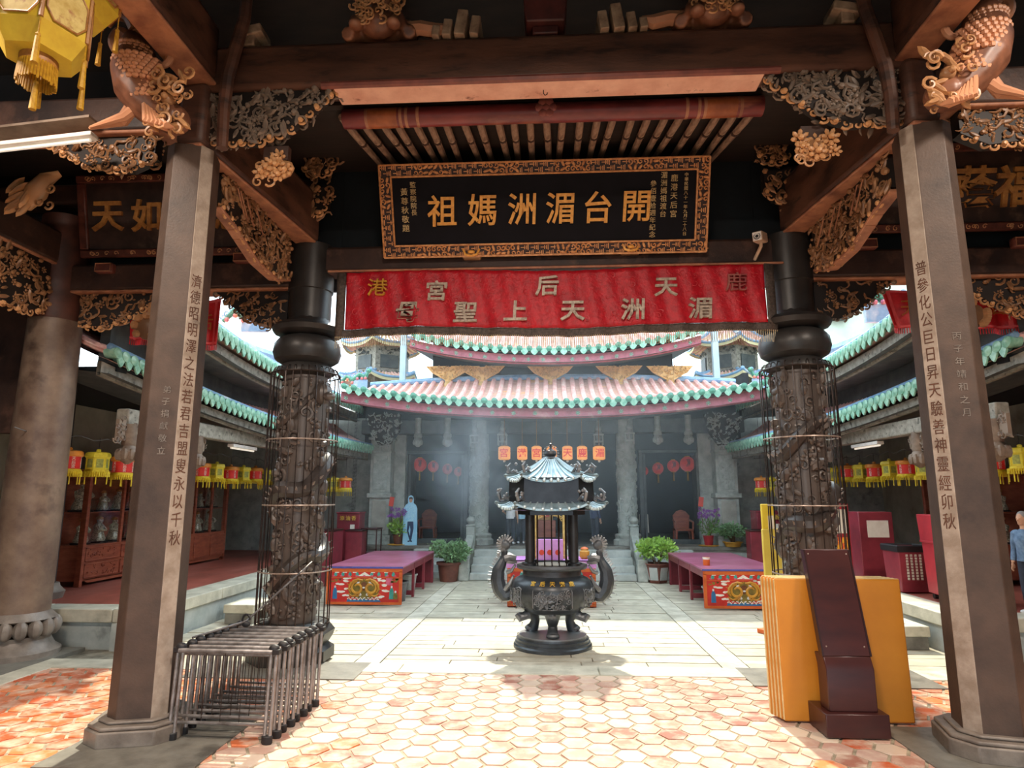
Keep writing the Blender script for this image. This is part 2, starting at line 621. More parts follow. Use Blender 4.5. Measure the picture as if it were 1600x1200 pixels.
M_navy = pmat('navy_cloth', '2b3a5c', '223050', rough=0.8, scale=9)
M_jeans = pmat('dark_denim', '2e3442', '232834', rough=0.85, scale=12)
M_denim = pmat('blue_denim', '6f88a4', '4c6480', rough=0.85, scale=10)
M_shirt = pmat('white_cotton', 'dcdde0', 'c6c8cc', rough=0.85, scale=8)
M_paleblue = pmat('pale_blue_print', 'a6d4ea', '8ac2e0', rough=0.6, scale=6)
M_paper = pmat('white_paper', 'e8e2d4', 'd8d0c0', rough=0.7, scale=6)
M_redpaper = pmat('red_paper', 'd8452f', 'c43a28', rough=0.6, scale=6)
M_yelboard = pmat('yellow_notice', 'ddc85a', 'c9b04a', rough=0.5, scale=2.5, c3='b8b890', lo3=0.6, scale3=3)
M_lilac = pmat('lilac_poster', 'd89ad8', 'c482cc', rough=0.5, scale=4)
M_flame = pmat('flame_print', 'e0502a', 'f0b030', rough=0.5, scale=16, lo=0.45, hi=0.55)
M_bld = pmat('pale_building', 'cfd8c8', 'b8c2b2', rough=0.8, scale=2)
M_cream = pmat('cream_building', 'e4d6a8', 'd4c698', rough=0.8, scale=2)
M_redlan = pmat('red_paper_lantern', 'c23a34', 'a82e2a', rough=0.5, scale=9, emit='c23a34', estr=0.15)
M_charlan = pmat('lit_amber_lantern', 'e8a45a', 'd88a40', rough=0.5, scale=9, emit='f0a050', estr=0.45)
M_charred = pmat('red_character', 'd0251c', rough=0.5, emit='d0251c', estr=0.25)
M_bigy = pmat('large_lantern_yellow', 'd2b436', 'b8942a', rough=0.5, scale=6, emit='d2b436', estr=0.06)
M_tasselgold = pmat('golden_tassel', 'c89a28', 'a87a1c', rough=0.6, scale=40)
# ================================================================ SETTING
def lin(h):
    return srgb(h)


# hall floor: hexagonal terracotta tiles in grout
mb = MB()
mb.cols = []
mb.cm = 0
mb.bx((-7.4, -4.5, -0.12), (7.4, 6.35, -0.006))
mb.cols += [lin('a89c86')] * 6
mb.cm = 1
RH = 0.104
dx, dy = RH * 1.5 + 0.012, RH * math.sqrt(3) + 0.013
rt = random.Random(3)
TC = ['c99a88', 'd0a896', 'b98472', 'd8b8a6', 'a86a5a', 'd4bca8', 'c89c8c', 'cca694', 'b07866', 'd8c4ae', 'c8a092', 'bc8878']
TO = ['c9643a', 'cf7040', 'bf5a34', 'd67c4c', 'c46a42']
ix = 0
x = -4.7
while x < 4.72:
    y = 1.0 + (dy / 2 if ix % 2 else 0)
    while y < 6.25:
        r = RH * rt.uniform(0.96, 1.0)
        z = rt.uniform(-0.0015, 0.0015)
        top = [(x + r * 0.965 * math.cos(k * PI / 3), y + r * 0.965 * math.sin(k * PI / 3), z) for k in range(6)]
        bot = [(x + r * math.cos(k * PI / 3), y + r * math.sin(k * PI / 3), -0.008) for k in range(6)]
        mb.add(top + bot, [(0, 1, 2, 3, 4, 5)] + [(k, 6 + k, 6 + (k + 1) % 6, (k + 1) % 6) for k in range(6)])
        pale_share = max(0.0, 1 - (abs(x) / 2.6) ** 6)  # paler tile mix towards the middle, orange towards the sides
        c = lin(rt.choice(TC)) if rt.random() < pale_share else lin(rt.choice(TO))
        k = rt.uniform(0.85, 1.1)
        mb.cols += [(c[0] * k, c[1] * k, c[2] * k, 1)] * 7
        y += dy
    x += dx
    ix += 1
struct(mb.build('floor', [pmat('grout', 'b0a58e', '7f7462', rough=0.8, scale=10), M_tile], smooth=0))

# courtyard paving: long granite slabs, two strips running to the hall
mb = MB()
mb.cols = []
mb.cm = 0
mb.bx((-7.6, 6.3, -0.2), (7.6, 14.6, -0.035))
mb.cols += [lin('48443a')] * 6
rt = random.Random(11)


def slab(x0, x1, y0, y1, c=None):
    mb.bx((x0 + 0.006, y0 + 0.007, -0.06), (x1 - 0.006, y1 - 0.007, -0.02 + rt.uniform(-0.003, 0.003)))
    c = lin(c or rt.choice(['c2bba8', 'b8b09c', 'cac3b0', 'b0a995', 'bdb5a2']))
    mb.cols += [c] * 6


yy = 6.5
while yy < 14.0:
    dyy = rt.choice((0.16, 0.19, 0.22, 0.26))
    for (a, b) in ((-4.35, -1.92), (-1.66, 1.66), (1.92, 4.2)):
        xx = a
        while xx < b - 0.02:
            L = rt.uniform(0.5, 1.5)
            if b - (xx + L) < 0.5:
                L = b - xx
            slab(xx, xx + L, yy, yy + dyy)
            xx += L
    yy += dyy
for s in (-1.92, 1.66):
    yy = 6.5
    while yy < 14.0:
        L = rt.uniform(1.2, 2.2)
        slab(s, s + 0.26, yy, yy + L, 'c8c2b2')
        yy += L
struct(mb.build('ground_courtyard', M_granite, smooth=0))

mb = MB()
mb.bx((-40, -30, -0.3), (40, 60, -0.21))
struct(mb.build('ground', pmat('outer_ground', '9a9488', '85807a', rough=0.9)))

# pale kerb at the edge of the hall floor and side kerbs
mb = MB()
xx = -4.95
rt = random.Random(5)
while xx < 4.9:
    L = min(rt.uniform(1.3, 2.0), 4.95 - xx)
    mb.bx((xx + 0.003, 6.18, -0.1), (xx + L - 0.003, 6.5, 0.008))
    xx += L
struct(mb.build('trim_1', M_kerb, bev=0.01))
for i, s in ((2, -1), (3, 1)):
    mb = MB()
    mb.bx((s * 4.95, 1.0, -0.1), (s * 4.7, 6.5, 0.007))
    struct(mb.build('trim_%d' % i, M_kerb, bev=0.01))
    mb = MB()
    mb.bx((s * 7.4, 1.0, -0.1), (s * 4.955, 6.98, 0.004))
    struct(mb.build('floor_side', M_slab))

# grey stone slabs let into the tiles around the columns
for i, (x0, x1, y0, y1) in enumerate(((-3.1, -2.12, 4.0, 5.02), (2.3, 3.3, 3.9, 4.98), (-3.3, -1.72, 5.92, 6.5), (1.75, 3.35, 5.92, 6.5))):
    mb = MB()
    mb.bx((x0, y0, -0.05), (x1, y1, 0.006 + 0.003 * (i > 1)))
    struct(mb.build('trim_%d' % (4 + i), M_slab))

# raised side terraces
ZT = 0.38
for nm, s, xk in (('left', -1, 4.33), ('right', 1, 4.12)):
    mb = MB()
    mb.bx((s * 7.4, 7.3, -0.1), (s * (xk + 0.34), 15.0, ZT))
    struct(mb.build('floor_terrace_%s' % nm, M_brick))
    mb = MB()
    mb.bx((s * (xk + 0.36), 6.98, -0.1), (s * (xk + 0.04), 14.6, ZT - 0.13))
    mb.bx((s * 7.4, 7.05, -0.1), (s * (xk + 0.04), 7.3, ZT - 0.13))
    struct(mb.build('wall_terrace_%s' % nm, M_riser))
    mb = MB()
    yy = 7.0
    while yy < 14.5:
        L = rnd.uniform(1.4, 2.2)
        mb.bx((s * (xk + 0.38), yy + 0.004, ZT - 0.13), (s * xk, min(yy + L, 14.6) - 0.004, ZT + 0.012))
        yy += L
    for x0, x1 in ((xk + 0.385, 5.6), (5.61, 7.4)):
        mb.bx((s * x0, 7.0, ZT - 0.13), (s * x1, 7.34, ZT + 0.012))
    struct(mb.build('trim_terrace_%s' % nm, M_kerb, bev=0.012))
# outer walls of the galleries
mb = MB()
mb.bx((-7.6, 6.9, -0.1), (-7.4, 15.2, 3.06))
struct(mb.build('wall_left', M_wall))
mb = MB()
mb.bx((7.4, 6.9, -0.1), (7.6, 15.2, 3.06))
struct(mb.build('wall_right', M_wall))
# pale wall stub beside the far left round column
mb = MB()
mb.bx((-7.4, 6.84, 0), (-6.35, 6.99, 2.3))
struct(mb.build('wall_side_left', M_wall))
for nm, s in (('upper_left', -1), ('upper_right', 1)):
    mb = MB()
    mb.bx((s * 7.4, 6.86, 2.3), (s * 5.75, 6.98, 4.9))
    struct(mb.build('wall_%s' % nm, M_wood))
mb = MB()
mb.bx((-4.7, 3.6, -0.05), (-3.1, 3.95, 0.005))
struct(mb.build('trim_8', M_slab))
mb = MB()
mb.bx((-7.4, 14.75, 0.0), (-3.95, 15.0, 3.4))
struct(mb.build('wall_end_left', M_pier))
mb = MB()
mb.bx((7.4, 14.75, 0.0), (4.05, 15.0, 3.4))
struct(mb.build('wall_end_right', M_pier))

# hall ceiling: boards above the rafters, dark roof space over the camera
mb = MB()
for i in range(44):
    x0 = -7.4 + i * 0.337
    mb.add([(x0, 5.0, 4.96), (x0 + 0.3375, 5.0, 4.96), (x0 + 0.3375, 7.1, 5.36), (x0, 7.1, 5.36),
            (x0, 5.0, 5.0), (x0 + 0.3375, 5.0, 5.0), (x0 + 0.3375, 7.1, 5.4), (x0, 7.1, 5.4)],
           [(0, 1, 2, 3), (7, 6, 5, 4), (0, 4, 5, 1), (1, 5, 6, 2), (2, 6, 7, 3), (3, 7, 4, 0)])
struct(mb.build('ceiling_front', M_ceil, smooth=0))
mb = MB()
for i in range(44):
    x0 = -7.4 + i * 0.337
    mb.add([(x0, -3.6, 6.3), (x0 + 0.3375, -3.6, 6.3), (x0 + 0.3375, 4.0, 6.9), (x0, 4.0, 6.9),
            (x0, -3.6, 6.35), (x0 + 0.3375, -3.6, 6.35), (x0 + 0.3375, 4.0, 6.95), (x0, 4.0, 6.95)],
           [(0, 1, 2, 3), (7, 6, 5, 4), (0, 4, 5, 1), (1, 5, 6, 2), (2, 6, 7, 3), (3, 7, 4, 0)])
    mb.add([(x0, 4.0, 6.9), (x0 + 0.3375, 4.0, 6.9), (x0 + 0.3375, 5.05, 5.3), (x0, 5.05, 5.3),
            (x0, 4.0, 6.95), (x0 + 0.3375, 4.0, 6.95), (x0 + 0.3375, 5.05, 5.35), (x0, 5.05, 5.35)],
           [(0, 1, 2, 3), (7, 6, 5, 4), (0, 4, 5, 1), (1, 5, 6, 2), (2, 6, 7, 3), (3, 7, 4, 0)])
    mb.bx((x0, 4.98, 4.95), (x0 + 0.3375, 5.05, 5.36))
struct(mb.build('ceiling', M_ceil, smooth=0))
for nm, s in (('hall_left', -1), ('hall_right', 1)):
    mb = MB()
    mb.bx((s * 7.6, -3.6, -0.1), (s * 7.42, 6.9, 6.6))
    struct(mb.build('wall_%s' % nm, M_wood))

# entrance wall behind the camera with its three open doorways
mb = MB()
for x0, x1 in ((-7.5, -4.6), (-2.9, -1.6), (1.6, 2.9), (4.6, 7.5)):
    mb.bx((x0, -3.5, -0.1), (x1, -3.3, 3.3))
mb.bx((-7.5, -3.5, 3.3), (7.5, -3.3, 6.4))
struct(mb.build('wall_entrance', M_wood))

# ================================================================ FRONT HALL
# ---- stone pillars
def poly_pillar(a, c, rot):
    h, q = a / 2, c
    pts = [(-h, -h - q), (h, -h - q), (h + q, -h), (h + q, h), (h, h + q), (-h, h + q), (-h - q, h), (-h - q, -h)]
    return [(x * math.cos(rot) - y * math.sin(rot), x * math.sin(rot) + y * math.cos(rot)) for x, y in pts]


COUP_L = '濟德昭明澤之法若君吉盟叟永以千秋'
COUP_R = '普參化公巨日昇天驗善神靈經卯秋'


def stone_pillar(loc, rot, s, ztop, label, text, small, smallname):
    t = thing('stone_pillar', label, 'pillar', loc)
    base = MB()
    for z0, z1, k in ((0.0, 0.1, 1.6), (0.1, 0.125, 1.52), (0.125, 0.145, 1.25)):
        p = poly_pillar(0.215 * k, 0.078 * k, rot)
        base.prism(p, ((0, 0, 0), (1, 0, 0), (0, 1, 0), (0, 0, 1)), z0, z1)
    base.build('base', M_base, t, bev=0.012)
    sh = MB()
    p0 = poly_pillar(0.215, 0.082, rot)
    p1 = poly_pillar(0.19, 0.075, rot)
    n = 8
    vs, fs = [], []
    NZ = 12
    for j in range(NZ + 1):
        f = j / NZ
        z = 0.145 + (ztop - 0.145) * f
        for k in range(n):
            vs.append((p0[k][0] * (1 - f) + p1[k][0] * f, p0[k][1] * (1 - f) + p1[k][1] * f, z))
    lf = 1 if s < 0 else 7       # inner chamfer that carries the couplet
    for j in range(NZ):
        for k in range(n):
            k2 = (k + 1) % n
            fs.append((j * n + k, j * n + k2, (j + 1) * n + k2, (j + 1) * n + k))
    fs.append(tuple(range(NZ * n, NZ * n + n)))
    sh.add(vs, fs)
    for j in range(NZ):
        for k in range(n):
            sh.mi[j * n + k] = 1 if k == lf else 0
    sh.build('shaft', [M_pillar, M_pillarlit], t, smooth=20, bev=0.006)
    # carved characters down the inner chamfer
    L = MB()
    k2 = (lf + 1) % n
    a = Vector((p0[lf][0], p0[lf][1], 0.235))
    b = Vector((p0[k2][0], p0[k2][1], 0.235))
    a1 = Vector((p1[lf][0], p1[lf][1], ztop))
    b1 = Vector((p1[k2][0], p1[k2][1], ztop))
    ztext = [3.2 - i * 0.126 for i in range(len(text))]
    wid = (b - a).length
    for ch, z in zip(text, ztext):
        f = (z - 0.235) / (ztop - 0.235)
        q0, q1 = a.lerp(a1, f), b.lerp(b1, f)
        U = (q1 - q0).normalized()
        V = ((a1 + b1) / 2 - (a + b) / 2).normalized()
        W = U.cross(V)
        put_glyph(L, ch, ((q0 + q1) / 2, U, V, W), 0, 0, 0.112, -0.004, 0.004, wx=0.74)
    L.build('couplet_lettering', M_letterdark, t, smooth=0)
    if small:
        L = MB()
        fa, fb = p0[0], p0[1]
        for i, ch in enumerate(small):
            z = (2.36 if s < 0 else 2.68) - i * 0.088
            f = (z - 0.235) / (ztop - 0.235)
            q0 = Vector((p0[0][0], p0[0][1], 0)).lerp(Vector((p1[0][0], p1[0][1], 0)), f)
            q1 = Vector((p0[1][0], p0[1][1], 0)).lerp(Vector((p1[1][0], p1[1][1], 0)), f)
            c = q0.lerp(q1, 0.58)
            U = (q1 - q0).normalized()
            put_glyph(L, ch, ((c.x, c.y, z), U, (0, 0, 1), U.cross(Vector((0, 0, 1)))), 0, 0, 0.06, 0.0, 0.003)
        L.build(smallname, M_base, t, smooth=0)
    return t


stone_pillar((-2.8, 4.6, 0), R(14), -1, 4.3, 'square chamfered stone pillar with carved couplet, rack of metal frames at its foot', COUP_L,
             '弟子捐獻敬立', 'donor_lettering')
stone_pillar((2.84, 4.6, 0), R(-14), 1, 4.3, 'square chamfered stone pillar with carved couplet, beside the ochre boards', COUP_R,
             '丙子年靖和之月', 'date_lettering')


# ---- round columns at the outer bays
def round_column(loc, label):
    t = thing('round_column', label, 'column', loc)
    b = MB()
    b.lathe([(0.40, 0), (0.40, 0.05), (0.34, 0.09), (0.30, 0.16), (0.31, 0.2)], seg=32)
    b.lathe([(0.30, 0.34), (0.34, 0.36), (0.30, 0.40), (0.275, 0.43)], seg=32)
    b.build('base', M_base, t)
    p = MB()
    for k in range(16):
        a = 2 * PI * k / 16
        p.ball((0.315 * math.cos(a), 0.315 * math.sin(a), 0.275), (0.075, 0.068, 0.095), 8, 6, Matrix.Rotation(a, 3, 'Z'))
    p.build('lotus_ring', M_base, t)
    s = MB()
    s.lathe([(0.27, 0.4), (0.275, 0.9), (0.272, 2.0), (0.255, 3.5)], seg=32)
    s.build('shaft', M_round, t)
    s = MB()
    s.lathe([(0.25, 3.5), (0.26, 3.52), (0.245, 4.7)], seg=24)
    s.build('upper_shaft', pmat('reddish_post', '5a3328', '3c231c', rough=0.5, scale=4), t)
    return t


round_column((-5.45, 6.62, 0.004), 'thick round stone column on a lotus base, at the edge of the brick terrace')
round_column((5.6, 6.62, 0.004), 'round stone column on a lotus base behind the right pillar')


# ---- dragon columns in wire cages
def dragon_column(loc, label, seed):
    global rnd
    keep = rnd
    rnd = random.Random(seed)
    t = thing('dragon_column', label, 'column', loc)
    b = MB()
    b.lathe([(0.42, 0), (0.42, 0.1), (0.36, 0.14), (0.40, 0.2), (0.42, 0.26), (0.36, 0.33), (0.31, 0.36)], seg=8, a0=PI / 8)
    b.build('base', M_black, t, smooth=30)
    s = MB()
    s.lathe([(0.225, 0.34), (0.225, 2.86)], seg=24)
    # scaly body winding up the shaft
    pts, rr = [], []
    N = 120
    for i in range(N + 1):
        f = i / N
        a = f * 2 * PI * 2.6 + seed
        q = 0.235 + 0.02 * math.sin(f * 50)
        pts.append((q * math.cos(a), q * math.sin(a), 0.5 + 2.1 * f + 0.06 * math.sin(f * 40)))
        rr.append(0.075 * (0.55 + 0.6 * math.sin(PI * min(1, f * 1.05))))
    s.tube(pts, rr, 8)
    for i in range(4, N - 2, 2):        # back spines
        p = Vector(pts[i])
        d = Vector((p.x, p.y, 0)).normalized()
        s.tube([p + d * rr[i] * 0.8, p + d * (rr[i] + 0.035) + Vector((0, 0, 0.03))], [0.018, 0.004], 4)
    # head near the top
    hp = Vector(pts[-1])
    d = Vector((hp.x, hp.y, 0)).normalized()
    s.ball(hp + d * 0.05, (0.1, 0.1, 0.12), 8, 6)
    s.ball(hp + d * 0.14 - Vector((0, 0, 0.04)), (0.07, 0.06, 0.05), 8, 6)
    s.build('shaft', M_dragon, t)
    c = MB()
    for i in range(330):                 # clouds, waves, small figures in high relief
        a = rnd.random() * 2 * PI
        z = rnd.uniform(0.42, 2.8)
        rad = Vector((math.cos(a), math.sin(a), 0))
        tan = Vector((-math.sin(a), math.cos(a), 0))
        o = rad * 0.225
        c.M = frame_m(o + Vector((0, 0, z)), tan, (0, 0, 1), rad)
        k = rnd.random()
        q = rnd.uniform(0.035, 0.085)
        if k < 0.5:
            curl(c, 0, 0, 0.0, q, rnd.random() * 6, rnd.uniform(0.9, 1.4), 0.25, rnd.choice((-1, 1)))
        elif k < 0.75:
            c.ball((0, 0, 0.01), (q * 1.1, q * 0.6, q * 0.7), 6, 5, Matrix.Rotation(rnd.random() * 3, 3, 'Z'))
        elif k < 0.9:
            c.ball((0, 0, 0.02), (q * 0.5, q * 0.9, q * 0.6), 6, 5)
            c.ball((0, q * 1.1, 0.03), q * 0.4, 6, 5)
        else:
            blossom(c, 0, 0, 0.01, q)
    c.M = Matrix.Identity(4)
    c.build('relief_pattern', M_dragon, t)
    k = MB()
    k.lathe([(0.235, 2.84), (0.30, 2.88), (0.29, 2.93), (0.25, 2.97), (0.33, 3.02), (0.355, 3.1), (0.34, 3.2), (0.30, 3.25),
             (0.25, 3.27), (0.36, 3.31), (0.38, 3.36), (0.34, 3.4), (0.24, 3.43), (0.225, 3.47)], seg=16)
    k.build('capital', M_black, t)
    k = MB()
    k.lathe([(0.225, 3.46), (0.225, 3.78), (0.24, 3.79), (0.24, 4.3)], seg=24)
    k.build('upper_shaft', M_black, t)
    rnd = keep
    return t


def wire_cage(loc, label, seed):
    t = thing('wire_cage', label, 'cage', loc)
    RC = 0.355
    nb = 28
    a_bar = MB()
    a_bar.tube([(RC * 0.72, 0, 2.93), (RC * 0.9, 0, 2.92), (RC, 0, 2.84), (RC, 0, 2.0), (RC, 0, 1.0), (RC, 0, 0.32)], 0.0055, 5)
    first = a_bar.build('bar', M_wire, t)
    for k in range(1, nb):
        c = first.copy()
        COL.objects.link(c)
        c.parent = t
        c.rotation_euler = (0, 0, 2 * PI * k / nb)
    for z, r in ((2.86, RC), (2.16, RC), (1.5, RC), (0.85, RC), (0.34, RC)):
        h = MB()
        h.tube([(r * math.cos(2 * PI * k / 48), r * math.sin(2 * PI * k / 48), z) for k in range(48)], 0.008, 5, closed=True)
        h.build('hoop', M_hoop if 0.5 < z < 2.5 else M_wire, t)
    return t


YB = 6.62
for s, xx, lab in ((-1, -2.57, 'left'), (1, 2.57, 'right')):
    where = 'behind the stack of metal frames' if s < 0 else 'behind the ochre boards'
    dragon_column((xx, YB, 0.01), 'dark stone column carved with a coiling dragon, %s' % where, 3 + s)
    wire_cage((xx, YB, 0.01), 'tall wire cage around the dragon column %s' % where, s)

# ---- beams
def beam_thing(name, label, cat, p0, p1, wd, h, m=M_beam, low=None, bev=0.03, lowx=None):
    c = ((p0[0] + p1[0]) / 2, (p0[1] + p1[1]) / 2, (p0[2] + p1[2]) / 2)
    t = thing(name, label, cat, c)
    b = MB()
    b.beam(p0, p1, wd, h)
    b.build('beam_body', m, t, bev=bev, world=True)
    if low:
        q = MB()
        d = (Vector(p1) - Vector(p0)).normalized()
        L = (Vector(p1) - Vector(p0)).length
        a, e = lowx or (0.0, L)
        z = Vector((0, 0, -h / 2 - 0.008))
        q.beam(Vector(p0) + d * a + z, Vector(p0) + d * e + z, wd * 0.96, 0.03)
        q.build('underside', low, t, bev=0.012, world=True)
    return t


t = beam_thing('cross_beam', 'massive brown cross beam with pale painted underside between the two front pillars', 'beam',
               (-2.78, 4.6, 4.985), (2.82, 4.6, 4.985), 0.24, 0.39, M_beam, M_beamlow, 0.04, (1.12, 4.47))
mb = MB()            # rolled lip above the pale underside
mb.tube([(-1.75, 4.49, 4.795), (1.8, 4.49, 4.795)], 0.03, 8)
mb.build('lip', pmat('reddish_lip', '8a4c40', '6b3a32', rough=0.5, scale=6), t, world=True)
mb = MB()            # iron hook under the beam
mb.tube([(0.0, 4.6, 4.78), (0.0, 4.6, 4.74), (0.012, 4.6, 4.722), (0.028, 4.6, 4.73), (0.03, 4.6, 4.745)], 0.004, 5)
mb.build('hook', M_blackrub, t, world=True)

for s, lab in ((-1, 'left'), (1, 'right')):
    xb = -2.78 if s < 0 else 2.82
    xd = -2.57 if s < 0 else 2.57
    rack = 'rack of frames' if s < 0 else 'ochre boards'
    beam_thing('long_beam', 'deep brown beam running overhead from the pillar by the %s to the dragon column' % rack, 'beam',
               (xb, 4.45, 4.58), (xd, 6.5, 4.58), 0.24, 0.54, M_beam, M_edge, 0.05)
    beam_thing('front_beam', 'high brown beam over the %s fish carving, running back over the camera' % lab, 'beam',
               (xb - s * 0.05, 0.6, 5.1), (xb - s * 0.05, 4.5, 5.1), 0.26, 0.5, M_beam, M_edge, 0.06)
    # slim curved strut in front of the beam end, over the pillar head
    t = MB()
    pp = ((347, 232), (350, 170), (356, 120), (367, 80), (382, 30), (388, -25)) if s < 0 else ((1396, 205), (1392, 150), (1384, 105), (1368, 58), (1352, 14), (1345, -25))
    t.tube([at(px, py, 4.4) for px, py in pp], [0.042, 0.046, 0.05, 0.05, 0.048, 0.046], 10)
    tag(t.build('curved_strut', M_beam), 'slim curved brown strut rising over the %s pillar head in front of the cross beam' % lab, 'strut')
    # side bay beams of the front row
    beam_thing('side_beam', 'brown beam of the %s bay going out from the pillar head' % lab, 'beam',
               (xb + s * 0.1, 4.6, 4.62), (s * 7.4, 4.6, 4.62), 0.22, 0.3, M_wood, M_edge, 0.03)
    # rear row, side bay: beam under the side plaque
    beam_thing('plaque_beam', 'thick beam beneath the %s side plaque, with a pale lower lip' % lab, 'beam',
               (xd, YB, 3.98), (s * 5.75, YB, 3.98), 0.26, 0.3, M_wood, M_edge, 0.03)
    beam_thing('side_lintel', 'upper dark lintel above the %s side plaque' % lab, 'beam',
               (xd, YB, 4.98), (s * 7.3, YB, 4.98), 0.24, 0.24, M_wood, None, 0.03)
    b = MB()
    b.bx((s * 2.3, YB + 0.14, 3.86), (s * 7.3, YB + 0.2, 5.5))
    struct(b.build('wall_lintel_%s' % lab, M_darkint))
    beam_thing('outer_beam', 'outer dark beam running over the %s round column' % lab, 'beam',
               (s * 5.45, 2.0, 4.3), (s * 5.45, 7.0, 4.3), 0.24, 0.36, M_wood, M_edge, 0.03)
# beam carrying the big plaque; the one above it
beam_thing('plaque_beam', 'dark horizontal beam between the dragon columns, just above the red banner', 'beam',
           (-2.5, 6.62, 4.13), (2.5, 6.62, 4.13), 0.26, 0.3, M_wood, None, 0.04)
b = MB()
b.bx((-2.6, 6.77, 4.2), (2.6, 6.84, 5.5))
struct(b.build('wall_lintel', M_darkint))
# red painted purlin
t = thing('painted_purlin', 'round red painted purlin with banded ends behind the front cross beam', 'beam', (0.05, 5.05, 4.86))
b = MB()
b.tube([(-1.75, 5.05, 4.86), (1.85, 5.05, 4.86)], 0.085, 20)
b.build('purlin_body', pmat('purlin_red', '8a3a38', '5a2628', rough=0.4, scale=4, vec=(0.5, 1, 2), c3='b06a50', lo3=0.6), t, world=True)
for x0 in (-1.55, -1.25, -1.2, -1.1, 1.2, 1.3, 1.35, 1.65):
    b = MB()
    b.tube([(x0, 5.05, 4.86), (x0 + 0.025, 5.05, 4.86)], 0.088, 20)
    b.build('painted_band', M_edge, t, world=True)
for x0 in (-1.4, 1.5):
    b = MB()
    b.tube([(x0 - 0.13, 5.05, 4.86), (x0 + 0.13, 5.05, 4.86)], 0.0865, 20)
    b.build('end_panel', pmat('orange_end', 'b0643a', '8a4a2c', rough=0.45, scale=7), t, world=True)
b = MB()
for k in range(7):
    a = 2 * PI * k / 6
    q = 0.055 if k < 6 else 0
    b.ball((0.02 + q * math.cos(a), 4.968, 4.86 + q * math.sin(a)), (0.04, 0.012, 0.04), 8, 4)
b.build('painted_flower', pmat('flower_paint', 'b06a58', '8a4a48', rough=0.5), t, world=True)

# rafters
proto = None
NR = 25
for i in range(NR):
    xx = -1.78 + i * (3.62 / (NR - 1)) + rnd.uniform(-0.012, 0.012)
    lab = '%s weathered grey-brown rafter counted from the left, above the gilt plaque' % ORD[i]
    if proto is None:
        b = MB()
        b.tube([(0, 0, 0), (0, 0.35, 0.06), (0, 0.7, 0.135), (0, 1.6, 0.34)], [0.034, 0.036, 0.034, 0.032], 8)
        proto = thing('rafter', lab, 'rafter', (xx, 5.1, 4.915), 0, 'rafters above the plaque')
        b.build('pole', pmat('rafter_wood', 'b3947e', '7d6454', rough=0.65, scale=7, vec=(3, 0.8, 3), c3='b39a84', lo3=0.58, scale3=9), proto)
        b = MB()
        b.tube([(0, 0.62, 0.118), (0, 0.66, 0.127)], 0.041, 8)
        b.build('tie_ring', M_wood, proto)
    else:
        dup(proto, (xx, 5.1, 4.915), rnd.uniform(-0.03, 0.03), lab)
M_board = pmat('dark_carving_ground', '231a16', '17110f', rough=0.6, scale=5)
# ================================================================ CARVED WOODWORK AND SIGNS OF THE FRONT HALL
def carved_panel(name, label, cat, o, U, V, W, poly, n, s, thick=0.08, m=M_carve, m2=None, edge=True, seed=1, kinds='cfllbt'):
    """openwork panel: back board + relief carving + carved lower rim"""
    global rnd
    keep = rnd
    rnd = random.Random(seed)
    t = thing(name, label, cat, o)
    U, V, W = Vector(U), Vector(V), Vector(W)
    b = MB()
    b.prism([(u * 0.98, v * 0.98) for u, v in poly], ((0, 0, 0), U, V, W), -thick / 2, thick / 2)
    b.build('board', M_board, t, smooth=0)
    c = MB()
    c.M = frame_m((0, 0, 0), U, V, W)
    carve(c, poly, int(n * 2.1), s * 1.12, thick / 2, thick, kinds)
    c.M = Matrix.Identity(4)
    c.build('relief_pattern', m, t)
    if edge:
        e = MB()
        e.M = frame_m((0, 0, 0), U, V, W)
        low = [p for p in poly]
        # curls along the lower rim
        for i in range(len(poly)):
            a, q = Vector(poly[i]), Vector(poly[(i + 1) % len(poly)])
            top = max(p[1] for p in poly)
            if a.y > top - 0.02 and q.y > top - 0.02:
                continue
            if abs(a.x - q.x) < 0.02:
                continue
            k = max(2, int((q - a).length / (s * 1.3)))
            for j in range(k):
                p = a.lerp(q, (j + 0.5) / k)
                curl(e, p.x, p.y, thick * 0.3, s * 0.8, rnd.random() * 6, 1.2, 0.28, rnd.choice((-1, 1)))
                if j % 2:
                    e.ball((p.x, p.y, thick * 0.5), s * 0.45, 6, 4)
        e.M = Matrix.Identity(4)
        e.build('rim_pattern', m2 or M_carve2, t)
    rnd = keep
    return t


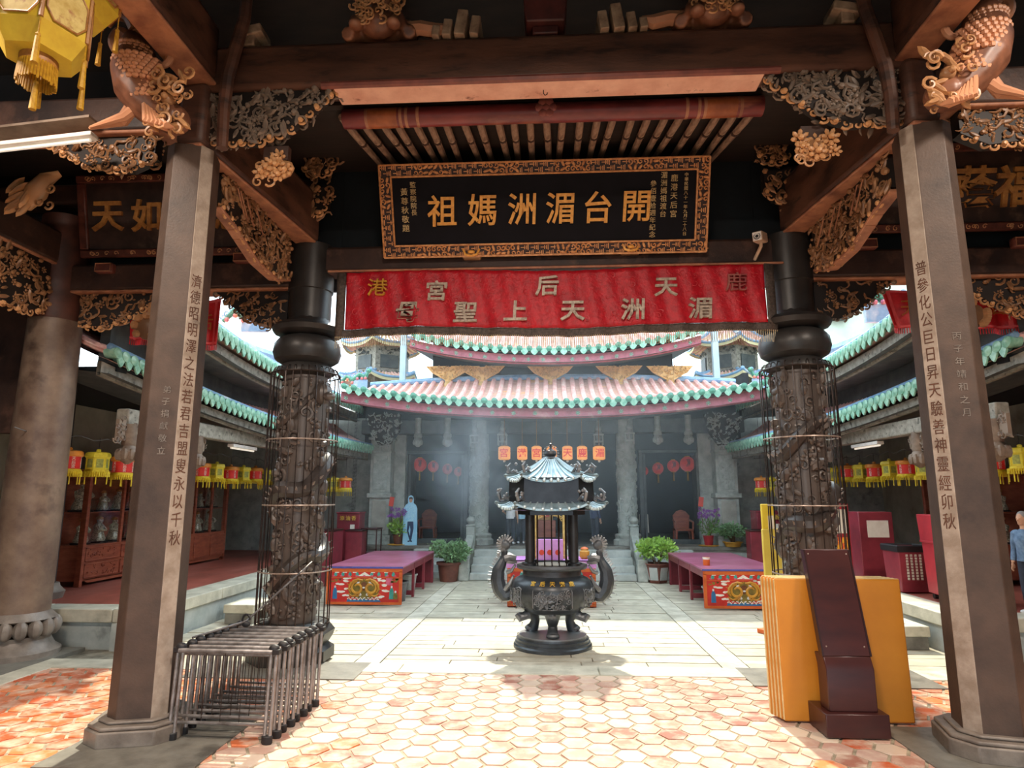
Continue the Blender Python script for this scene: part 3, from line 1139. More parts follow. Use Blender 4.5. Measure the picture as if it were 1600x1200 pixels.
for s, lab, near in ((-1, 'left', 'rack of frames'), (1, 'right', 'ochre boards')):
    # sparrow brace under the cross beam
    xi = 1.66 if s < 0 else 1.7
    ox = -2.66 if s < 0 else 2.7
    L = abs(ox) - xi
    poly = [(0, 0), (0, -0.42), (0.38, -0.44), (0.62, -0.36), (0.78, -0.22), (L, -0.02), (L, 0)]
    carved_panel('carved_brace', 'openwork carved brace filling the corner below the cross beam, over the %s' % near, 'carved bracket',
                 (ox, 4.58, 4.79), (-s, 0, 0), (0, 0, 1), (0, -1, 0), poly, 110, 0.055, 0.1, M_carve3, M_carve2, True, 20 + s)
    # flower boss under it
    t = thing('flower_boss', 'gilt carved flower cluster hanging below the %s corner brace' % lab, 'carving', at(432 if s < 0 else 1272, 262 if s < 0 else 232, 4.62))
    b = MB()
    b.M = frame_m((0, 0, 0), (1, 0, 0), (0, 0, 1), (0, -1, 0))
    b.ball((0, 0, -0.02), (0.14, 0.09, 0.07), 10, 6)
    for k in range(10):
        blossom(b, rnd.uniform(-0.14, 0.14), rnd.uniform(-0.1, 0.1), rnd.uniform(0.02, 0.06), rnd.uniform(0.045, 0.08), 7)
    for k in range(6):
        curl(b, rnd.uniform(-0.15, 0.15), rnd.uniform(-0.14, 0.02), 0.02, 0.05, rnd.random() * 6, 1.1, 0.2)
    b.M = Matrix.Identity(4)
    b.build('blossom_pattern', M_carve2, t)
    b = MB()
    b.bx((-0.1, -0.03, 0.05), (0.1, 0.03, 0.17))
    b.build('mount', M_wood, t)
    # long panel under the overhead beam
    poly = [(0, 0), (1.5, 0), (1.5, -0.42), (1.18, -0.52), (0.75, -0.5), (0.42, -0.4), (0.3, -0.36), (0, -0.3)]
    t = carved_panel('carved_frieze', 'long pierced carved panel hanging under the overhead beam toward the %s dragon column' % lab, 'carved panel',
                     ((-2.745 if s < 0 else 2.77), 4.87, 4.3), (0.0, 1, 0), (0, 0, 1), (-s, 0, 0), poly, 170, 0.055, 0.09, M_carve, M_carve2, True, 40 + s)
    b = MB()
    low = [(1.5, -0.44), (1.18, -0.54), (0.75, -0.52), (0.42, -0.42), (0.3, -0.38), (0, -0.32)]
    for p, q in zip(low, low[1:]):
        b.beam((0, p[0], p[1]), (0, q[0], q[1]), 0.1, 0.03)
    b.build('bottom_strip', M_edge, t, bev=0.008)
    for k in range(5):                       # thin weapons of the carved figures
        y0 = rnd.uniform(0.15, 1.2)
        b = MB()
        b.tube([(-s * 0.1, y0, -0.08), (-s * 0.12, y0 + 0.13, -0.3)], 0.006, 5)
        b.build('carved_spear', M_edge, t)
    # brackets at the dragon column head, one above the other
    for j, (px, py, q, word) in enumerate(((502 if s < 0 else 1208, 258 if s < 0 else 238, 0.17, 'upper'), (488 if s < 0 else 1222, 318 if s < 0 else 292, 0.2, 'lower'))):
        p = at(px, py, 6.35)
        poly = [(-q, q * 0.8), (q, q * 0.8), (q * 0.9, -q * 0.2), (q * 0.4, -q * 0.8), (-q * 0.5, -q * 0.8), (-q, -q * 0.2)]
        carved_panel('carved_bracket', '%s curly carved bracket at the head of the %s dragon column' % (word, lab), 'carved bracket',
                     p, (1, 0, 0), (0, 0, 1), (0, -1, 0), poly, 26, 0.06, 0.12, M_carve, M_carve2, True, 60 + j + s)
    # brace in the side bay below the plaque beam
    poly = [(0, 0), (0, -0.4), (0.25, -0.42), (0.5, -0.3), (0.72, -0.1), (0.85, 0)]
    carved_panel('carved_brace', 'dark carved brace between the %s dragon column and the side beam' % lab, 'carved bracket',
                 (s * 2.8, YB, 3.82), (s, 0, 0), (0, 0, 1), (0, -1, 0), poly, 40, 0.05, 0.1, M_carve, M_carve3, True, 70 + s)
    poly = [(0, 0), (0, -0.36), (0.3, -0.4), (0.62, -0.26), (0.8, -0.12), (1.0, 0)]
    carved_panel('carved_brace', 'dark carved brace beside the %s round column, below the side plaque' % lab, 'carved bracket',
                 (s * 5.15, YB, 3.82), (-s, 0, 0), (0, 0, 1), (0, -1, 0), poly, 46, 0.055, 0.1, M_carve, M_carve2, True, 80 + s)
    t = thing('carved_pendant', 'small dark carved pendant below the %s side beam' % lab, 'carving', (s * 4.35, YB - 0.02, 3.42))
    b = MB()
    b.ball((0, 0, 0), (0.15, 0.1, 0.14), 10, 7)
    for k in range(16):
        a = rnd.random() * 6.3
        b.ball((0.13 * math.cos(a), -0.07, 0.12 * math.sin(a)), 0.045, 6, 4)
    b.bx((-0.03, -0.02, 0.1), (0.03, 0.03, 0.44))
    b.build('carving_body', M_carve, t)
    # scalloped brace under the side beam of the front row
    poly = [(0, 0), (0, -0.2), (0.2, -0.3), (0.55, -0.26), (0.8, -0.12), (1.0, 0)]
    carved_panel('carved_brace', 'carved brace under the %s side beam, outside the fish carving' % lab, 'carved bracket',
                 (s * 3.1, 4.6, 4.46), (s, 0, 0), (0, 0, 1), (0, -1, 0), poly, 40, 0.05, 0.1, M_carve, M_carve2, True, 90 + s)
    # carved fish-dragon at the pillar head
    t = thing('fish_carving', 'carved wooden fish-dragon diving head down at the %s pillar head' % lab, 'carving',
              at(235, 120, 4.15) if s < 0 else at(1512, 75, 4.15))
    def FP(px, py):        # photo pixel (left fish) -> local (x,z)
        x, z = (px - 235) * 0.0044, (120 - py) * 0.0044
        return (x * (1 if s < 0 else -1), 0, z)
    b = MB()
    spine = [FP(196, 40), FP(204, 70), FP(208, 105), FP(222, 140), FP(244, 172), FP(268, 196), FP(290, 208)]
    b.tube(spine, [0.06, 0.13, 0.17, 0.19, 0.16, 0.13, 0.07], 16)
    b.ball(FP(280, 200), (0.13, 0.13, 0.11), 12, 8)
    remesh(b.build('body', M_fish, t), 0.012)
    b = MB()
    for i in range(15):            # overlapping scales on the flank
        for j in range(10):
            f = i / 14
            k = min(len(spine) - 2, int(1 + f * 3.2))
            c = Vector(spine[1]).lerp(Vector(spine[4]), f)
            a = R(-158 + j * 15 + (7.5 if i % 2 else 0))
            q = [0.14, 0.19, 0.2, 0.165][min(3, int(f * 4))]
            b.ball((c.x + q * math.cos(a) * 0.895, c.y + q * math.sin(a) * 0.895, c.z - 0.01), (0.026, 0.022, 0.022), 6, 4)
    b.build('scales', M_fish, t)
    for pts, r0 in (([(190, 45), (172, 30), (160, 48), (168, 70), (186, 72), (188, 58)], 0.05), ([(205, 40), (220, 22), (245, 30), (262, 60), (268, 90), (255, 102), (246, 92)], 0.05),
                    ([(210, 35), (240, 5), (280, 20), (296, 60)], 0.045), ([(200, 30), (185, 5), (160, 0), (150, 20)], 0.05)):
        b = MB()
        P3 = [Vector(FP(*p)) for p in pts]
        fine = []
        for i in range(len(P3) - 1):
            for k in range(4):
                fine.append(P3[i].lerp(P3[i + 1], k / 4))
        fine.append(P3[-1])
        for it in range(3):
            fine = [fine[0]] + [(fine[i - 1] + fine[i] * 2 + fine[i + 1]) / 4 for i in range(1, len(fine) - 1)] + [fine[-1]]
        n = len(fine)
        b.tube(fine, [r0 * (1 - 0.65 * i / n) for i in range(n)], 8)
        b.build('tail_curl', M_fish, t)
    for (u, v), q in (((286, 180), 0.05), ((262, 215), 0.05)):
        b = MB()
        p = FP(u, v)
        b.ball((p[0], -0.1, p[2]), q, 10, 8)
        b.ball((p[0], -0.15, p[2]), q * 0.5, 8, 6)
        b.build('eye', M_carve2, t)
    b = MB()                           # mane, jaw and whiskers
    b.M = frame_m((0, -0.1, 0), (1, 0, 0), (0, 0, 1), (0, -1, 0))
    for k in range(34):
        px, py = rnd.uniform(255, 318), rnd.uniform(130, 238)
        p = FP(px, py)
        if rnd.random() < 0.6:
            curl(b, p[0], p[2], rnd.uniform(-0.05, 0.08), rnd.uniform(0.03, 0.065), rnd.random() * 6, 1.2, 0.24, rnd.choice((-1, 1)))
        else:
            b.ball((p[0], p[2], 0), (0.075, 0.022, 0.03), 6, 4, Matrix.Rotation(rnd.uniform(-1.2, 0.4), 3, 'Z'))
    b.M = Matrix.Identity(4)
    b.build('mane', M_carve2, t)
    b = MB()
    for k in range(6):
        p0, p1, p2 = FP(250 + k * 5, 190 + k * 5), FP(262 + k * 7, 226 + k * 2), FP(292 + k * 2, 236 - k)
        b.tube([(p0[0], -0.12, p0[2]), (p1[0], -0.17, p1[2]), (p2[0], -0.1, p2[2])], [0.022, 0.026, 0.008], 6)
    b.build('jaw', M_fish, t)
    b = MB()
    p0, p1, p2 = FP(215, 165), FP(190, 195), FP(130, 205)
    b.tube([(p0[0], 0, p0[2]), (p1[0], 0.03, p1[2]), (p2[0], 0.05, p2[2])], [0.05, 0.045, 0.012], 8)
    p0, p1, p2 = FP(232, 178), FP(205, 198), FP(140, 210)
    b.tube([(p0[0], -0.05, p0[2]), (p1[0], -0.04, p1[2]), (p2[0], 0.0, p2[2])], [0.04, 0.035, 0.01], 8)
    b.build('fin', M_fish, t)
    # lion carving seated on the cross beam
    px, py = (598, 30) if s < 0 else (1108, 22)
    p = at(px, py, 4.58)
    t = thing('lion_carving', 'carved wooden guardian lion crouching on the cross beam, above its %s half' % lab, 'carving', (p.x, 4.56, 5.185))
    b = MB()
    b.ball((0, 0.02, 0.2), (0.2, 0.16, 0.19), 12, 8)
    b.ball((0, -0.1, 0.12), (0.15, 0.13, 0.12), 12, 8)
    b.ball((0, -0.1, 0.36), (0.15, 0.13, 0.14), 12, 8)
    b.ball((0, -0.21, 0.31), (0.09, 0.07, 0.06), 10, 6)
    for q in (-1, 1):
        b.tube([(q * 0.12, -0.05, 0.2), (q * 0.17, -0.14, 0.1), (q * 0.14, -0.2, 0.04)], [0.07, 0.06, 0.05], 8)
        b.ball((q * 0.15, -0.2, 0.035), (0.06, 0.07, 0.035), 8, 6)
        b.tube([(q * 0.18, 0.05, 0.16), (q * 0.24, -0.02, 0.08), (q * 0.25, -0.1, 0.04)], [0.1, 0.08, 0.05], 8)
        b.ball((q * 0.12, -0.08, 0.48), 0.04, 6, 5)
    remesh(b.build('body', M_fish, t), 0.014)
    b = MB()
    b.M = frame_m((0, -0.1, 0.36), (1, 0, 0), (0, 0, 1), (0, -1, 0))
    for k in range(22):
        a = PI * (k / 21) * 1.5 - PI * 0.25
        curl(b, 0.165 * math.cos(a), 0.165 * math.sin(a), rnd.uniform(-0.05, 0.05), 0.05, rnd.random() * 6, 1.2, 0.28)
    for k in range(40):
        q, rr = rnd.uniform(0, 6.3), rnd.uniform(0.35, 1.0)
        curl(b, 0.19 * rr * math.cos(q), -0.2 + 0.15 * rr * math.sin(q), 0.1 + 0.06 * (1 - rr), rnd.uniform(0.02, 0.045), rnd.random() * 6, 1.1, 0.24)
    b.M = Matrix.Identity(4)
    b.build('mane', M_carve2, t)
    for q in (-1, 1):
        b = MB()
        b.ball((q * 0.06, -0.225, 0.4), 0.028, 8, 6)
        b.build('eye', M_carve2, t)
    b = MB()
    b.tube([(-s * 0.2, 0, 0.12), (-s * 0.34, -0.05, 0.1), (-s * 0.46, -0.05, 0.07), (-s * 0.55, -0.05, 0.1)], [0.07, 0.06, 0.06, 0.03], 8)
    b.build('tail', M_fish, t)
    # stepped bracket blocks with pale ends
    p = at(724 if s < 0 else 962, 48, 4.6)
    t = thing('bracket_blocks', 'stepped bracket blocks with pale ends resting on the cross beam, %s of its middle' % lab, 'bracket', (p.x, 4.58, 5.18))
    for i, (dx2, wz, hz) in enumerate(((-0.11, 0.07, 0.16), (0.0, 0.085, 0.22), (0.11, 0.07, 0.14), (0.2, 0.06, 0.09))):
        b = MB()
        b.box((-s * dx2 * -1, 0, hz / 2), (wz, 0.26, hz), ry=s * R(-8))
        b.build('block', pmat('pale_block_end', 'b59a80', '7d6450', rough=0.6, scale=9), t, bev=0.008)
    p = at(398 if s < 0 else 1312, 72 if s < 0 else 18, 4.6)
    t = thing('bracket_blocks', 'pale cut bracket end sticking out above the %s end of the cross beam' % lab, 'bracket', (p.x, 4.56, 5.18))
    b = MB()
    b.box((0, 0, 0.12), (0.22, 0.2, 0.08), ry=s * R(12))
    b.bx((-0.05, -0.08, 0.0), (0.05, 0.08, 0.1))
    b.build('block', pmat('pale_block_end', 'b59a80'), t, bev=0.01)
# centre block on the beam
t = thing('bracket_block', 'dark red square bearing block in the middle on top of the cross beam', 'bracket', (0.02, 4.58, 5.18))
b = MB()
b.bx((-0.1, -0.1, 0), (0.1, 0.1, 0.07))
b.box((0, 0, 0.16), (0.3, 0.3, 0.18), taper=1.15)
b.build('block', pmat('dark_red_block', '5a2a26', '3a1c1a', rough=0.5, scale=5), t, bev=0.012)
b = MB()
b.bx((-0.15, -0.16, 0.19), (0.15, -0.145, 0.22))
b.build('painted_line', M_edge, t)
# carvings in the far left upper bay
p = at(62, 300, 5.6)
t = thing('phoenix_carving', 'gilt carved bird bracket in the shadows above the far left round column', 'carving', p)
b = MB()
b.M = frame_m((0, 0, 0), (1, 0, 0), (0, 0, 1), (0, -1, 0))
b.tube([(-0.12, -0.16, 0), (0.0, -0.02, 0.04), (0.1, 0.1, 0.06), (0.2, 0.18, 0.02)], [0.05, 0.1, 0.07, 0.03], 10)
for k in range(14):
    b.ball((rnd.uniform(-0.2, 0.1), rnd.uniform(-0.2, 0.1), rnd.uniform(0, 0.1)), (0.12, 0.03, 0.04), 6, 4, Matrix.Rotation(rnd.uniform(0.4, 1.2), 3, 'Z'))
for k in range(8):
    curl(b, rnd.uniform(-0.2, 0.2), rnd.uniform(-0.2, 0.15), 0.05, 0.05, rnd.random() * 6, 1.1, 0.25)
b.M = Matrix.Identity(4)
b.build('carving_body', M_carve2, t)
poly = [(0, 0), (1.7, 0), (1.7, -0.5), (1.45, -0.62), (1.0, -0.6), (0.5, -0.4), (0, -0.3)]
carved_panel('carved_frieze', 'pierced carved panel under the outer beam, next to the far left round column', 'carved panel',
             (-5.42, 4.7, 4.1), (0.0, 1, 0), (0, 0, 1), (1, 0, 0), poly, 120, 0.06, 0.09, M_carve, M_carve2, True, 131)

# ---------------------------------------------------------------- great plaque
tilt = math.atan2(0.32, 0.78)
PV = Vector((0, -math.sin(tilt), math.cos(tilt)))
PW = Vector((0, -math.cos(tilt), -math.sin(tilt)))
c0 = at(848, 326, 6.25)
t = thing('name_plaque', 'black lacquer name plaque with big gold characters in a gilt fretwork frame', 'plaque', c0)
PWd, PHt = 3.14, 0.70
fr = ((0, 0, 0), (1, 0, 0), PV, PW)
b = MB()
b.prism([(-PWd / 2, -PHt / 2), (PWd / 2, -PHt / 2), (PWd / 2, PHt / 2), (-PWd / 2, PHt / 2)], fr, -0.02, 0.02)
b.build('board', M_plaque, t, smooth=0)
FWd = 0.13
b = MB()
g = MB()
for (u0, u1, v0, v1) in ((-PWd / 2 - FWd, PWd / 2 + FWd, PHt / 2, PHt / 2 + FWd), (-PWd / 2 - FWd, PWd / 2 + FWd, -PHt / 2 - FWd, -PHt / 2),
                         (-PWd / 2 - FWd, -PWd / 2, -PHt / 2, PHt / 2), (PWd / 2, PWd / 2 + FWd, -PHt / 2, PHt / 2)):
    b.prism([(u0, v0), (u1, v0), (u1, v1), (u0, v1)], fr, -0.03, 0.03)
    g.M = frame_m((0, 0, 0), (1, 0, 0), PV, PW)
    hor = (u1 - u0) > (v1 - v0)
    L = (u1 - u0) if hor else (v1 - v0)
    nn = int(L / 0.052)
    for i in range(nn):
        f = (i + 0.5) / nn * L
        big = (i // 7) % 2 == 1
        for j in range(2):
            gg = 0.035 + j * 0.055
            uu, vv = (u0 + f, v0 + gg) if hor else (u0 + gg, v0 + f)
            if big:
                if rnd.random() < 0.6:
                    curl(g, uu, vv, 0.03, 0.03, rnd.random() * 6, 1.1, 0.3)
                else:
                    g.ball((uu, vv, 0.035), (0.035, 0.016, 0.015), 6, 4, Matrix.Rotation(rnd.random() * 3, 3, 'Z'))
            else:
                k = (i + j) % 2
                g.box((uu, vv, 0.036), (0.05 if k else 0.009, 0.009 if k else 0.055, 0.012))
                g.box((uu + 0.016 * (1 if k else -1), vv, 0.036), (0.009, 0.04, 0.012))
    g.M = Matrix.Identity(4)
b.build('frame_board', pmat('frame_dark', '3a1f1a', '2a1614', rough=0.5), t, smooth=0)
for q in (0.0, FWd - 0.012):                # thin gold mouldings inside and outside
    a, c = PWd / 2 + q, PHt / 2 + q
    for (u0, v0, u1, v1) in ((-a, -c, a, -c), (-a, c, a, c), (-a, -c, -a, c), (a, -c, a, c)):
        p0 = Vector((1, 0, 0)) * u0 + PV * v0 + PW * 0.035
        p1 = Vector((1, 0, 0)) * u1 + PV * v1 + PW * 0.035
        g.tube([p0, p1], 0.011, 6)
g.build('fretwork', M_goldframe, t)
for ch, px in zip('祖媽洲湄台開', (688, 752, 815, 875, 935, 995)):
    L = MB()
    u = (px - 848) * 0.00655
    put_glyph(L, ch, ((0, 0, 0), (1, 0, 0), PV, PW), u, 0.0, 0.335, 0.012, 0.03, wx=0.95, wlift=0.02, slant=0.04)
    L.build('gold_character', M_gold, t, smooth=0)
L = MB()
for txt, u, v0, st, sz in (('監察院院長', -1.345, 0.27, 0.07, 0.066), ('黃尊秋敬題', -1.44, 0.2, 0.092, 0.08),
                           ('中華民國八十一年九月二十八日', 1.46, 0.3, 0.045, 0.042), ('鹿港天后宮', 1.34, 0.27, 0.088, 0.075),
                           ('湄洲媽祖渡台', 1.235, 0.3, 0.076, 0.07), ('參佰壹拾週年紀念', 1.13, 0.22, 0.072, 0.066)):
    for i, ch in enumerate(txt):
        put_glyph(L, ch, ((0, 0, 0), (1, 0, 0), PV, PW), u, v0 - i * st, sz, 0.0, 0.012, wlift=0.02)
L.build('small_lettering', pmat('pale_gold', 'd8bf8c', 'b89a62', rough=0.5), t, smooth=0)
for k, px in enumerate((737, 985)):
    p = at(px, 396 - k * 8, 6.42)
    tt = thing('plaque_support', 'gilt ingot-shaped support under the black plaque, the one nearer the %s end' % ('left' if k == 0 else 'right'), 'bracket', p)
    b = MB()
    b.bx((-0.1, -0.03, -0.05), (0.1, 0.09, 0.07))
    b.build('block', M_carve2, tt, bev=0.02)
    b = MB()
    b.tube([(-0.085, -0.045, 0.03), (-0.06, -0.05, -0.03), (0, -0.05, -0.045), (0.06, -0.05, -0.03), (0.085, -0.045, 0.03)], 0.013, 6)
    b.ball((0, -0.045, 0.0), (0.04, 0.02, 0.022), 8, 6)
    b.build('ingot', M_gold, tt)

# ---------------------------------------------------------------- red banner
bc = at(862, 465, 6.42)
t = thing('red_banner', 'long red silk banner with raised grey characters and fringe, hung between the dragon columns', 'banner', bc)
BW, BH = 4.36, 0.62


def fold(u, v):
    k = (1 - v) * 0.6 + 0.4
    return 0.012 * k * math.sin(u * 60) + 0.014 * k * math.sin(u * 23 + 1) + 0.008 * math.sin(u * 131 + v * 4)


b = MB()
b.sheet(lambda u, v: (BW * (u - 0.5), fold(u, v), BH * (v - 0.5) + 0.02 * math.sin(u * 9)), 200, 14)
b.build('silk', M_banner, t, solid=0.006)
b = MB()
for (u0, u1, v0, v1) in ((-0.022, -0.0005, -0.13, 1.0), (1.0005, 1.022, -0.13, 1.0), (-0.022, 1.022, -0.145, -0.005)):
    b.sheet(lambda u, v: (BW * (u0 + (u1 - u0) * u - 0.5), fold(u0 + (u1 - u0) * u, 0) - 0.003, BH * (v0 + (v1 - v0) * v - 0.5) + 0.02 * math.sin((u0 + (u1 - u0) * u) * 9)), 120 if u1 - u0 > 0.5 else 3, 4)
b.build('brocade_border', M_bannerborder, t, solid=0.008)
b = MB()
for i in range(230):
    u = -0.02 + 1.04 * i / 229
    x = BW * (u - 0.5)
    z0 = BH * (-0.14 - 0.5) + 0.02 * math.sin(u * 9)
    y = fold(u, 0)
    b.tube([(x, y, z0), (x + rnd.uniform(-0.004, 0.004), y, z0 - 0.06), (x + rnd.uniform(-0.006, 0.006), y + 0.004, z0 - 0.115)], [0.0035, 0.0045, 0.003], 4)
    b.ball((x, y - 0.004, z0 + 0.003), 0.008, 4, 4)
b.build('fringe', M_fringe, t)
b = MB()
for i in range(150):                  # quilted cloud stitching in relief
    u, v = rnd.random(), rnd.uniform(0.06, 0.94)
    x, z = BW * (u - 0.5), BH * (v - 0.5)
    b.M = frame_m((x, fold(u, v) - 0.004, z + 0.02 * math.sin(u * 9)), (1, 0, 0), (0, 0, 1), (0, -1, 0))
    curl(b, 0, 0, 0, rnd.uniform(0.025, 0.05), rnd.random() * 6, 0.7, 0.1, rnd.choice((-1, 1)))
b.M = Matrix.Identity(4)
b.build('cloud_pattern', pmat('red_embroidery', 'd84a50', 'b8202c', rough=0.4, scale=20), t)


def btxt(chars, mat, name, sz, bold=0.018):
    for ch, px, py in chars:
        L = MB()
        u, v = (px - 862) * 0.00655, (465 - py) * 0.0066 + (px - 862) * -0.00655 * 0.021
        f = u / BW + 0.5
        put_glyph(L, ch, ((0, fold(f, 0.5) - 0.006, 0), (1, 0, 0), (0, 0, 1), (0, -1, 0)), u, v, sz, bold, 0.03, wx=1.1, slant=0.06)
        L.build(name, mat, t, smooth=0)


btxt([('宮', 678, 455), ('后', 855, 447), ('天', 1042, 448)], M_bannertext, 'raised_character', 0.225)
btxt([('母', 632, 491), ('聖', 725, 490), ('上', 805, 488), ('天', 895, 487), ('洲', 988, 485), ('湄', 1093, 481)], M_bannertext, 'raised_character', 0.235)
btxt([('港', 582, 450)], M_yelthread, 'yellow_character', 0.2, 0.0)
btxt([('鹿', 1150, 440)], pmat('faded_red_thread', 'a86a60', '8d3a3c', rough=0.5), 'faded_character', 0.21, 0.0)
b = MB()
b.tube([(-BW / 2 - 0.2, -0.01, BH / 2 + 0.02), (BW / 2 + 0.2, -0.01, BH / 2 + 0.02)], 0.012, 6)
b.build('rod', M_edge, t)

# ---------------------------------------------------------------- side plaques
for s, lab in ((-1, 'left'), (1, 'right')):
    c0 = at(208, 338, 6.42) if s < 0 else at(1570, 292, 6.42)
    xc = -4.0 if s < 0 else 4.05
    t = thing('side_plaque', 'dark weathered wooden plaque with faded gold characters above the %s bay' % lab, 'plaque', (xc, 6.42, c0.z))
    W2, H2 = 1.05, 0.36
    tl = R(14)
    V2 = Vector((0, -math.sin(tl), math.cos(tl)))
    N2 = Vector((0, -math.cos(tl), -math.sin(tl)))
    fr = ((0, 0, 0), (1, 0, 0), V2, N2)
    b = MB()
    b.prism([(-W2, -H2), (W2, -H2), (W2, H2), (-W2, H2)], fr, -0.02, 0.02)
    b.build('board', M_plaqueold, t, smooth=0)
    b = MB()
    for (u0, u1, v0, v1) in ((-W2 - 0.1, W2 + 0.1, H2, H2 + 0.09), (-W2 - 0.1, W2 + 0.1, -H2 - 0.09, -H2), (-W2 - 0.1, -W2, -H2, H2), (W2, W2 + 0.1, -H2, H2)):
        b.prism([(u0, v0), (u1, v0), (u1, v1), (u0, v1)], fr, -0.03, 0.05)
    b.build('frame', pmat('plaque_frame', '6a3a2e', '45241e', rough=0.45, scale=9), t, bev=0.015)
    b = MB()
    b.M = frame_m((0, 0, 0), (1, 0, 0), V2, N2)
    for i in range(60):
        u = rnd.uniform(-W2, W2)
        for v in (H2 + 0.045, -H2 - 0.045):
            if rnd.random() < 0.5:
                curl(b, u, v, 0.045, 0.028, rnd.random() * 6, 1.0, 0.25)
    b.M = Matrix.Identity(4)
    b.build('frame_pattern', M_carve2, t)
    txt = '天如音慈' if s < 0 else '蔭福賜民'
    for i, ch in enumerate(txt):
        L = MB()
        if s < 0:
            px = (172, 232, 300, 360)[i]
            u = at(px, 338, 6.42).x - xc
            sz, col = 0.36, M_oldgold
        else:
            px = (1520, 1585, 1650, 1715)[i]
            u = at(px, 296, 6.42).x - xc
            sz = 0.44
        put_glyph(L, ch, fr, u, 0.0, sz, 0.022, 0.03, slant=0.05, wlift=0.02)
        L.build('gold_character', M_oldgold, t, smooth=0)
    # ingot badges on the beam below
    for k, (px, py) in enumerate(((380, 404), (165, 420)) if s < 0 else ((1353, 377), (1596, 380))):
        p = at(px, py, 6.46)
        tt = thing('plaque_support', 'reddish ingot-shaped support on the %s side beam, %s' % (lab, ('close to the dragon column', 'under the far end of the plaque')[k]), 'bracket', (p.x, 6.455, min(p.z, 4.16)))
        b = MB()
        b.bx((-0.1, -0.04, -0.055), (0.1, 0.05, 0.06))
        b.build('block', pmat('badge_red', '7d4438', '5c2f28', rough=0.5, scale=9), tt, bev=0.025)
        b = MB()
        b.tube([(-0.085, -0.045, 0.045), (0.085, -0.045, 0.045), (0.085, -0.045, -0.042), (-0.085, -0.045, -0.042)], 0.008, 5, closed=True)
        b.build('rim', M_edge, tt)

# ---------------------------------------------------------------- lamps, lanterns, camera in the hall
p0, p1 = at(148, 212, 4.3), at(-60, 236, 4.3)
t = thing('fluorescent_lamp', 'long white fluorescent tube fitting under the left side beam near the fish carving', 'lamp', p0)
b = MB()
b.beam(p0, p1, 0.09, 0.035)
b.build('housing', M_white, t, bev=0.006, world=True)
b = MB()
b.tube([Vector(p0) + Vector((-0.03, 0, -0.035)), Vector(p1) + Vector((0, 0, -0.035))], 0.014, 8)
b.build('tube', M_fluoro, t, world=True)
b = MB()
q0, q1 = at(150, 190, 4.42), at(-60, 215, 4.42)
b.beam(q0, q1, 0.16, 0.02)
b.build('backing_plank', pmat('pale_plank', '9d8a7a', '7a685a', rough=0.6, scale=5), t, world=True)


def big_lantern(loc, rz, label):
    t = thing('palace_lantern', label, 'lantern', loc, rz, 'large yellow palace lanterns')
    r0 = 0.235
    H = 0.42
    b = MB()
    b.lathe([(r0 * 0.72, -0.02), (r0, 0.09), (r0, 0.36), (r0 * 0.75, H)], seg=6)
    b.build('body', M_bigy, t, smooth=10)
    for k in range(6):
        a = 2 * PI * (k + 0.5) / 6
        d = Vector((math.cos(a), math.sin(a), 0))
        tn = Vector((-math.sin(a), math.cos(a), 0))
        o = d * (r0 * math.cos(PI / 6) + 0.004) + Vector((0, 0, 0.22))
        b = MB()
        q = [(-0.1, -0.06), (-0.06, -0.115), (0.06, -0.115), (0.1, -0.06), (0.1, 0.06), (0.06, 0.115), (-0.06, 0.115), (-0.1, 0.06)]
        b.prism(q, (o, tn, (0, 0, 1), d), 0, 0.004)
        f = b.build('picture_panel', pmat('painted_panel', 'd8c27a', 'b89a50', rough=0.6, scale=14, c3='8f3a2c', lo3=0.58, scale3=9), t, smooth=0)
        b = MB()
        b.tube([o + tn * u + Vector((0, 0, v)) + d * 0.006 for u, v in q], 0.006, 5, closed=True)
        b.build('panel_border', M_oldgold, f)
    b = MB()
    for k in range(6):
        a = 2 * PI * k / 6
        b.tube([(r0 * 1.0 * math.cos(a), r0 * math.sin(a), 0.09), (r0 * math.cos(a), r0 * math.sin(a), 0.36)], 0.012, 6)
    b.build('corner_posts', M_oldgold, t)
    b = MB()
    b.lathe([(0.085, -0.07), (0.09, -0.05), (0.09, -0.02), (0.07, 0.0)], seg=20)
    b.build('bottom_band', M_oldgold, t)
    b = MB()
    for k in range(40):
        a = 2 * PI * k / 40
        b.tube([(0.085 * math.cos(a), 0.085 * math.sin(a), -0.06), (0.09 * math.cos(a), 0.09 * math.sin(a), -0.16 - 0.02 * rnd.random())], 0.006, 4)
    b.build('bottom_fringe', M_tasselgold, t)
    spots = [(0, 0, -0.06, 0.26)] + [(r0 * math.cos(2 * PI * k / 6), r0 * math.sin(2 * PI * k / 6), 0.08, 0.26) for k in range(6)]
    for (x, y, z, L) in spots:
        b = MB()
        b.tube([(x, y, z), (x, y, z - 0.1)], 0.004, 4)
        b.ball((x, y, z - 0.1), 0.014, 6, 5)
        b.tube([(x, y, z - 0.11), (x, y, z - L)], [0.012, 0.018], 7)
        b.build('tassel', M_tasselgold, t)
    b = MB()
    b.tube([(0, 0, H), (0, 0, 1.9)], 0.005, 5)
    b.build('hanging_cord', M_blackrub, t)
    return t


p = at(62, 88, 3.0)
L1 = big_lantern((p.x, 3.0, p.z), R(8), 'large yellow six-sided palace lantern with painted panels and tassels, hanging nearest the camera')
p = at(118, 30, 3.55)
dup(L1, (p.x, 3.55, p.z + 0.02), R(30), 'second yellow palace lantern with fringe, partly hidden behind the painted one')

